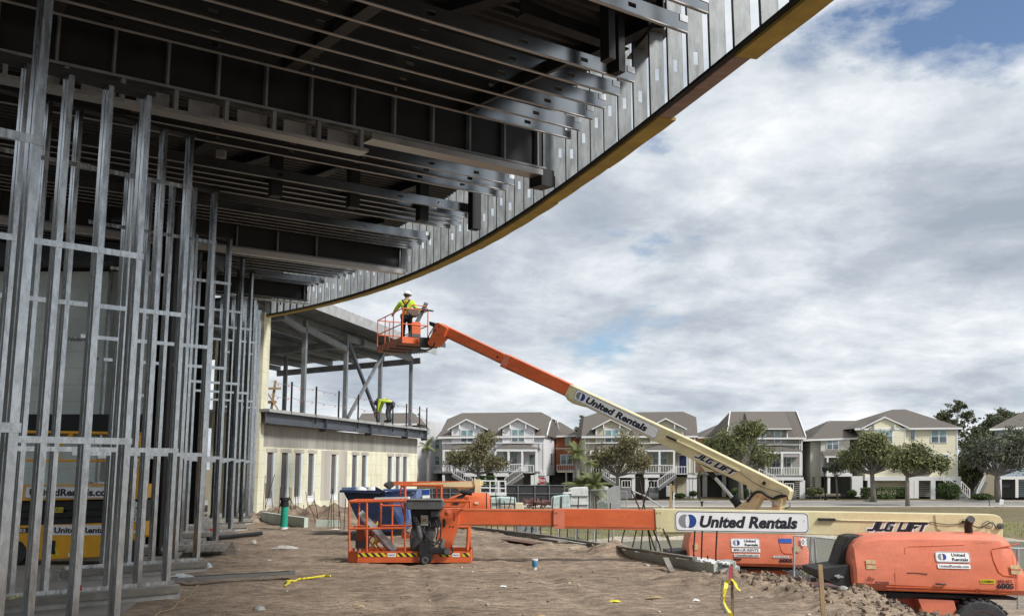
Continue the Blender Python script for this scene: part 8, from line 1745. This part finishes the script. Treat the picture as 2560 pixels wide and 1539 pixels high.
def clfence(label, tops, bots, Y, rail=True, panels=None, Y1=None):
    Yf = lambda i: Y if Y1 is None else Y+(Y1-Y)*i/(len(tops)-1)
    t = put('chain_link_fence', label, 'fence', atY(*bots[0], Y), 'temporary chain link fences')
    for i in range(len(tops)): b = MB(); b.tube([atY(*bots[i], Yf(i)), atY(*tops[i], Yf(i))], .025, 8); b.build('post', M['ltsteel'], t)
    for i in range(len(tops)-1):
        a, c, d, e = atY(*tops[i], Yf(i)), atY(*tops[i+1], Yf(i+1)), atY(*bots[i+1], Yf(i+1)), atY(*bots[i], Yf(i)); b = MB(); b.tube([a, c], .022, 8); b.build('fence_rail', M['ltsteel'], t); b = MB(); b.add([e, d, c, a], [(0, 1, 2, 3)]); b.build('mesh', CL, t)
    return t
clfence('chain link fence with a diagonal stay behind the farther lift, left of the nearest lift', [(1985, 1338), (2032, 1341), (2110, 1349), (2200, 1356)], [(1985, 1470), (2026, 1466), (2110, 1480), (2200, 1480)], 23.5)
clfence('chain link fence seen under and right of the nearest lift hood', [(2290, 1362), (2350, 1364), (2450, 1367), (2545, 1370), (2700, 1374)], [(2290, 1520), (2350, 1520), (2450, 1521), (2545, 1522), (2700, 1524)], 21.5)
clfence('light chain link fence around the palm clump', [(1440, 1226), (1475, 1224), (1517, 1223), (1542, 1225), (1567, 1228)], [(1440, 1290), (1475, 1290), (1517, 1292), (1542, 1293), (1567, 1294)], 58)
clfence('chain link fence posts beyond the foundation wall under the orange boom', [(1395, 1300), (1440, 1303), (1488, 1306), (1535, 1308), (1642, 1312)], [(1395, 1352), (1438, 1362), (1482, 1370), (1530, 1376), (1640, 1392)], 27.5)
t = put('screen_gate', 'grey screened gate panel right of the palm clump', 'gate', atY(1535, 1290, 57)); prism_px([(1518, 1222), (1535, 1214), (1551, 1213), (1552, 1285), (1520, 1290)], 57, .04).build('screen', mat('grey screen', (.34, .35, .35), .8), t)
t = put('rail_pipe', 'long thin pipe leaning down to the boom from the grey screened gate', 'pipe', atY(1600, 1250, 40)); b = MB(); b.tube([atY(1580, 1226, 40), atY(1615, 1240, 40), atY(1662, 1272, 40)], .03, 6); b.build('pipe', M['ltsteel'], t)
t = put('mesh_panel', 'black mesh panel on grey stands lying left of the nearest lift turntable', 'mesh panel', atY(2040, 1470, 19)); prism_px([(1985, 1444), (2075, 1442), (2090, 1466), (2010, 1470)], 19, .25).build('panel', M['black'], t)
for (a, c) in (((2028, 1342), (2022, 1462)), ((2036, 1345), (2045, 1462)), ((2030, 1400), (2012, 1464))): b = MB(); b.tube([atY(*a, 18.8), atY(*c, 18.8)], .022, 6); b.build('stand', M['ltsteel'], t)
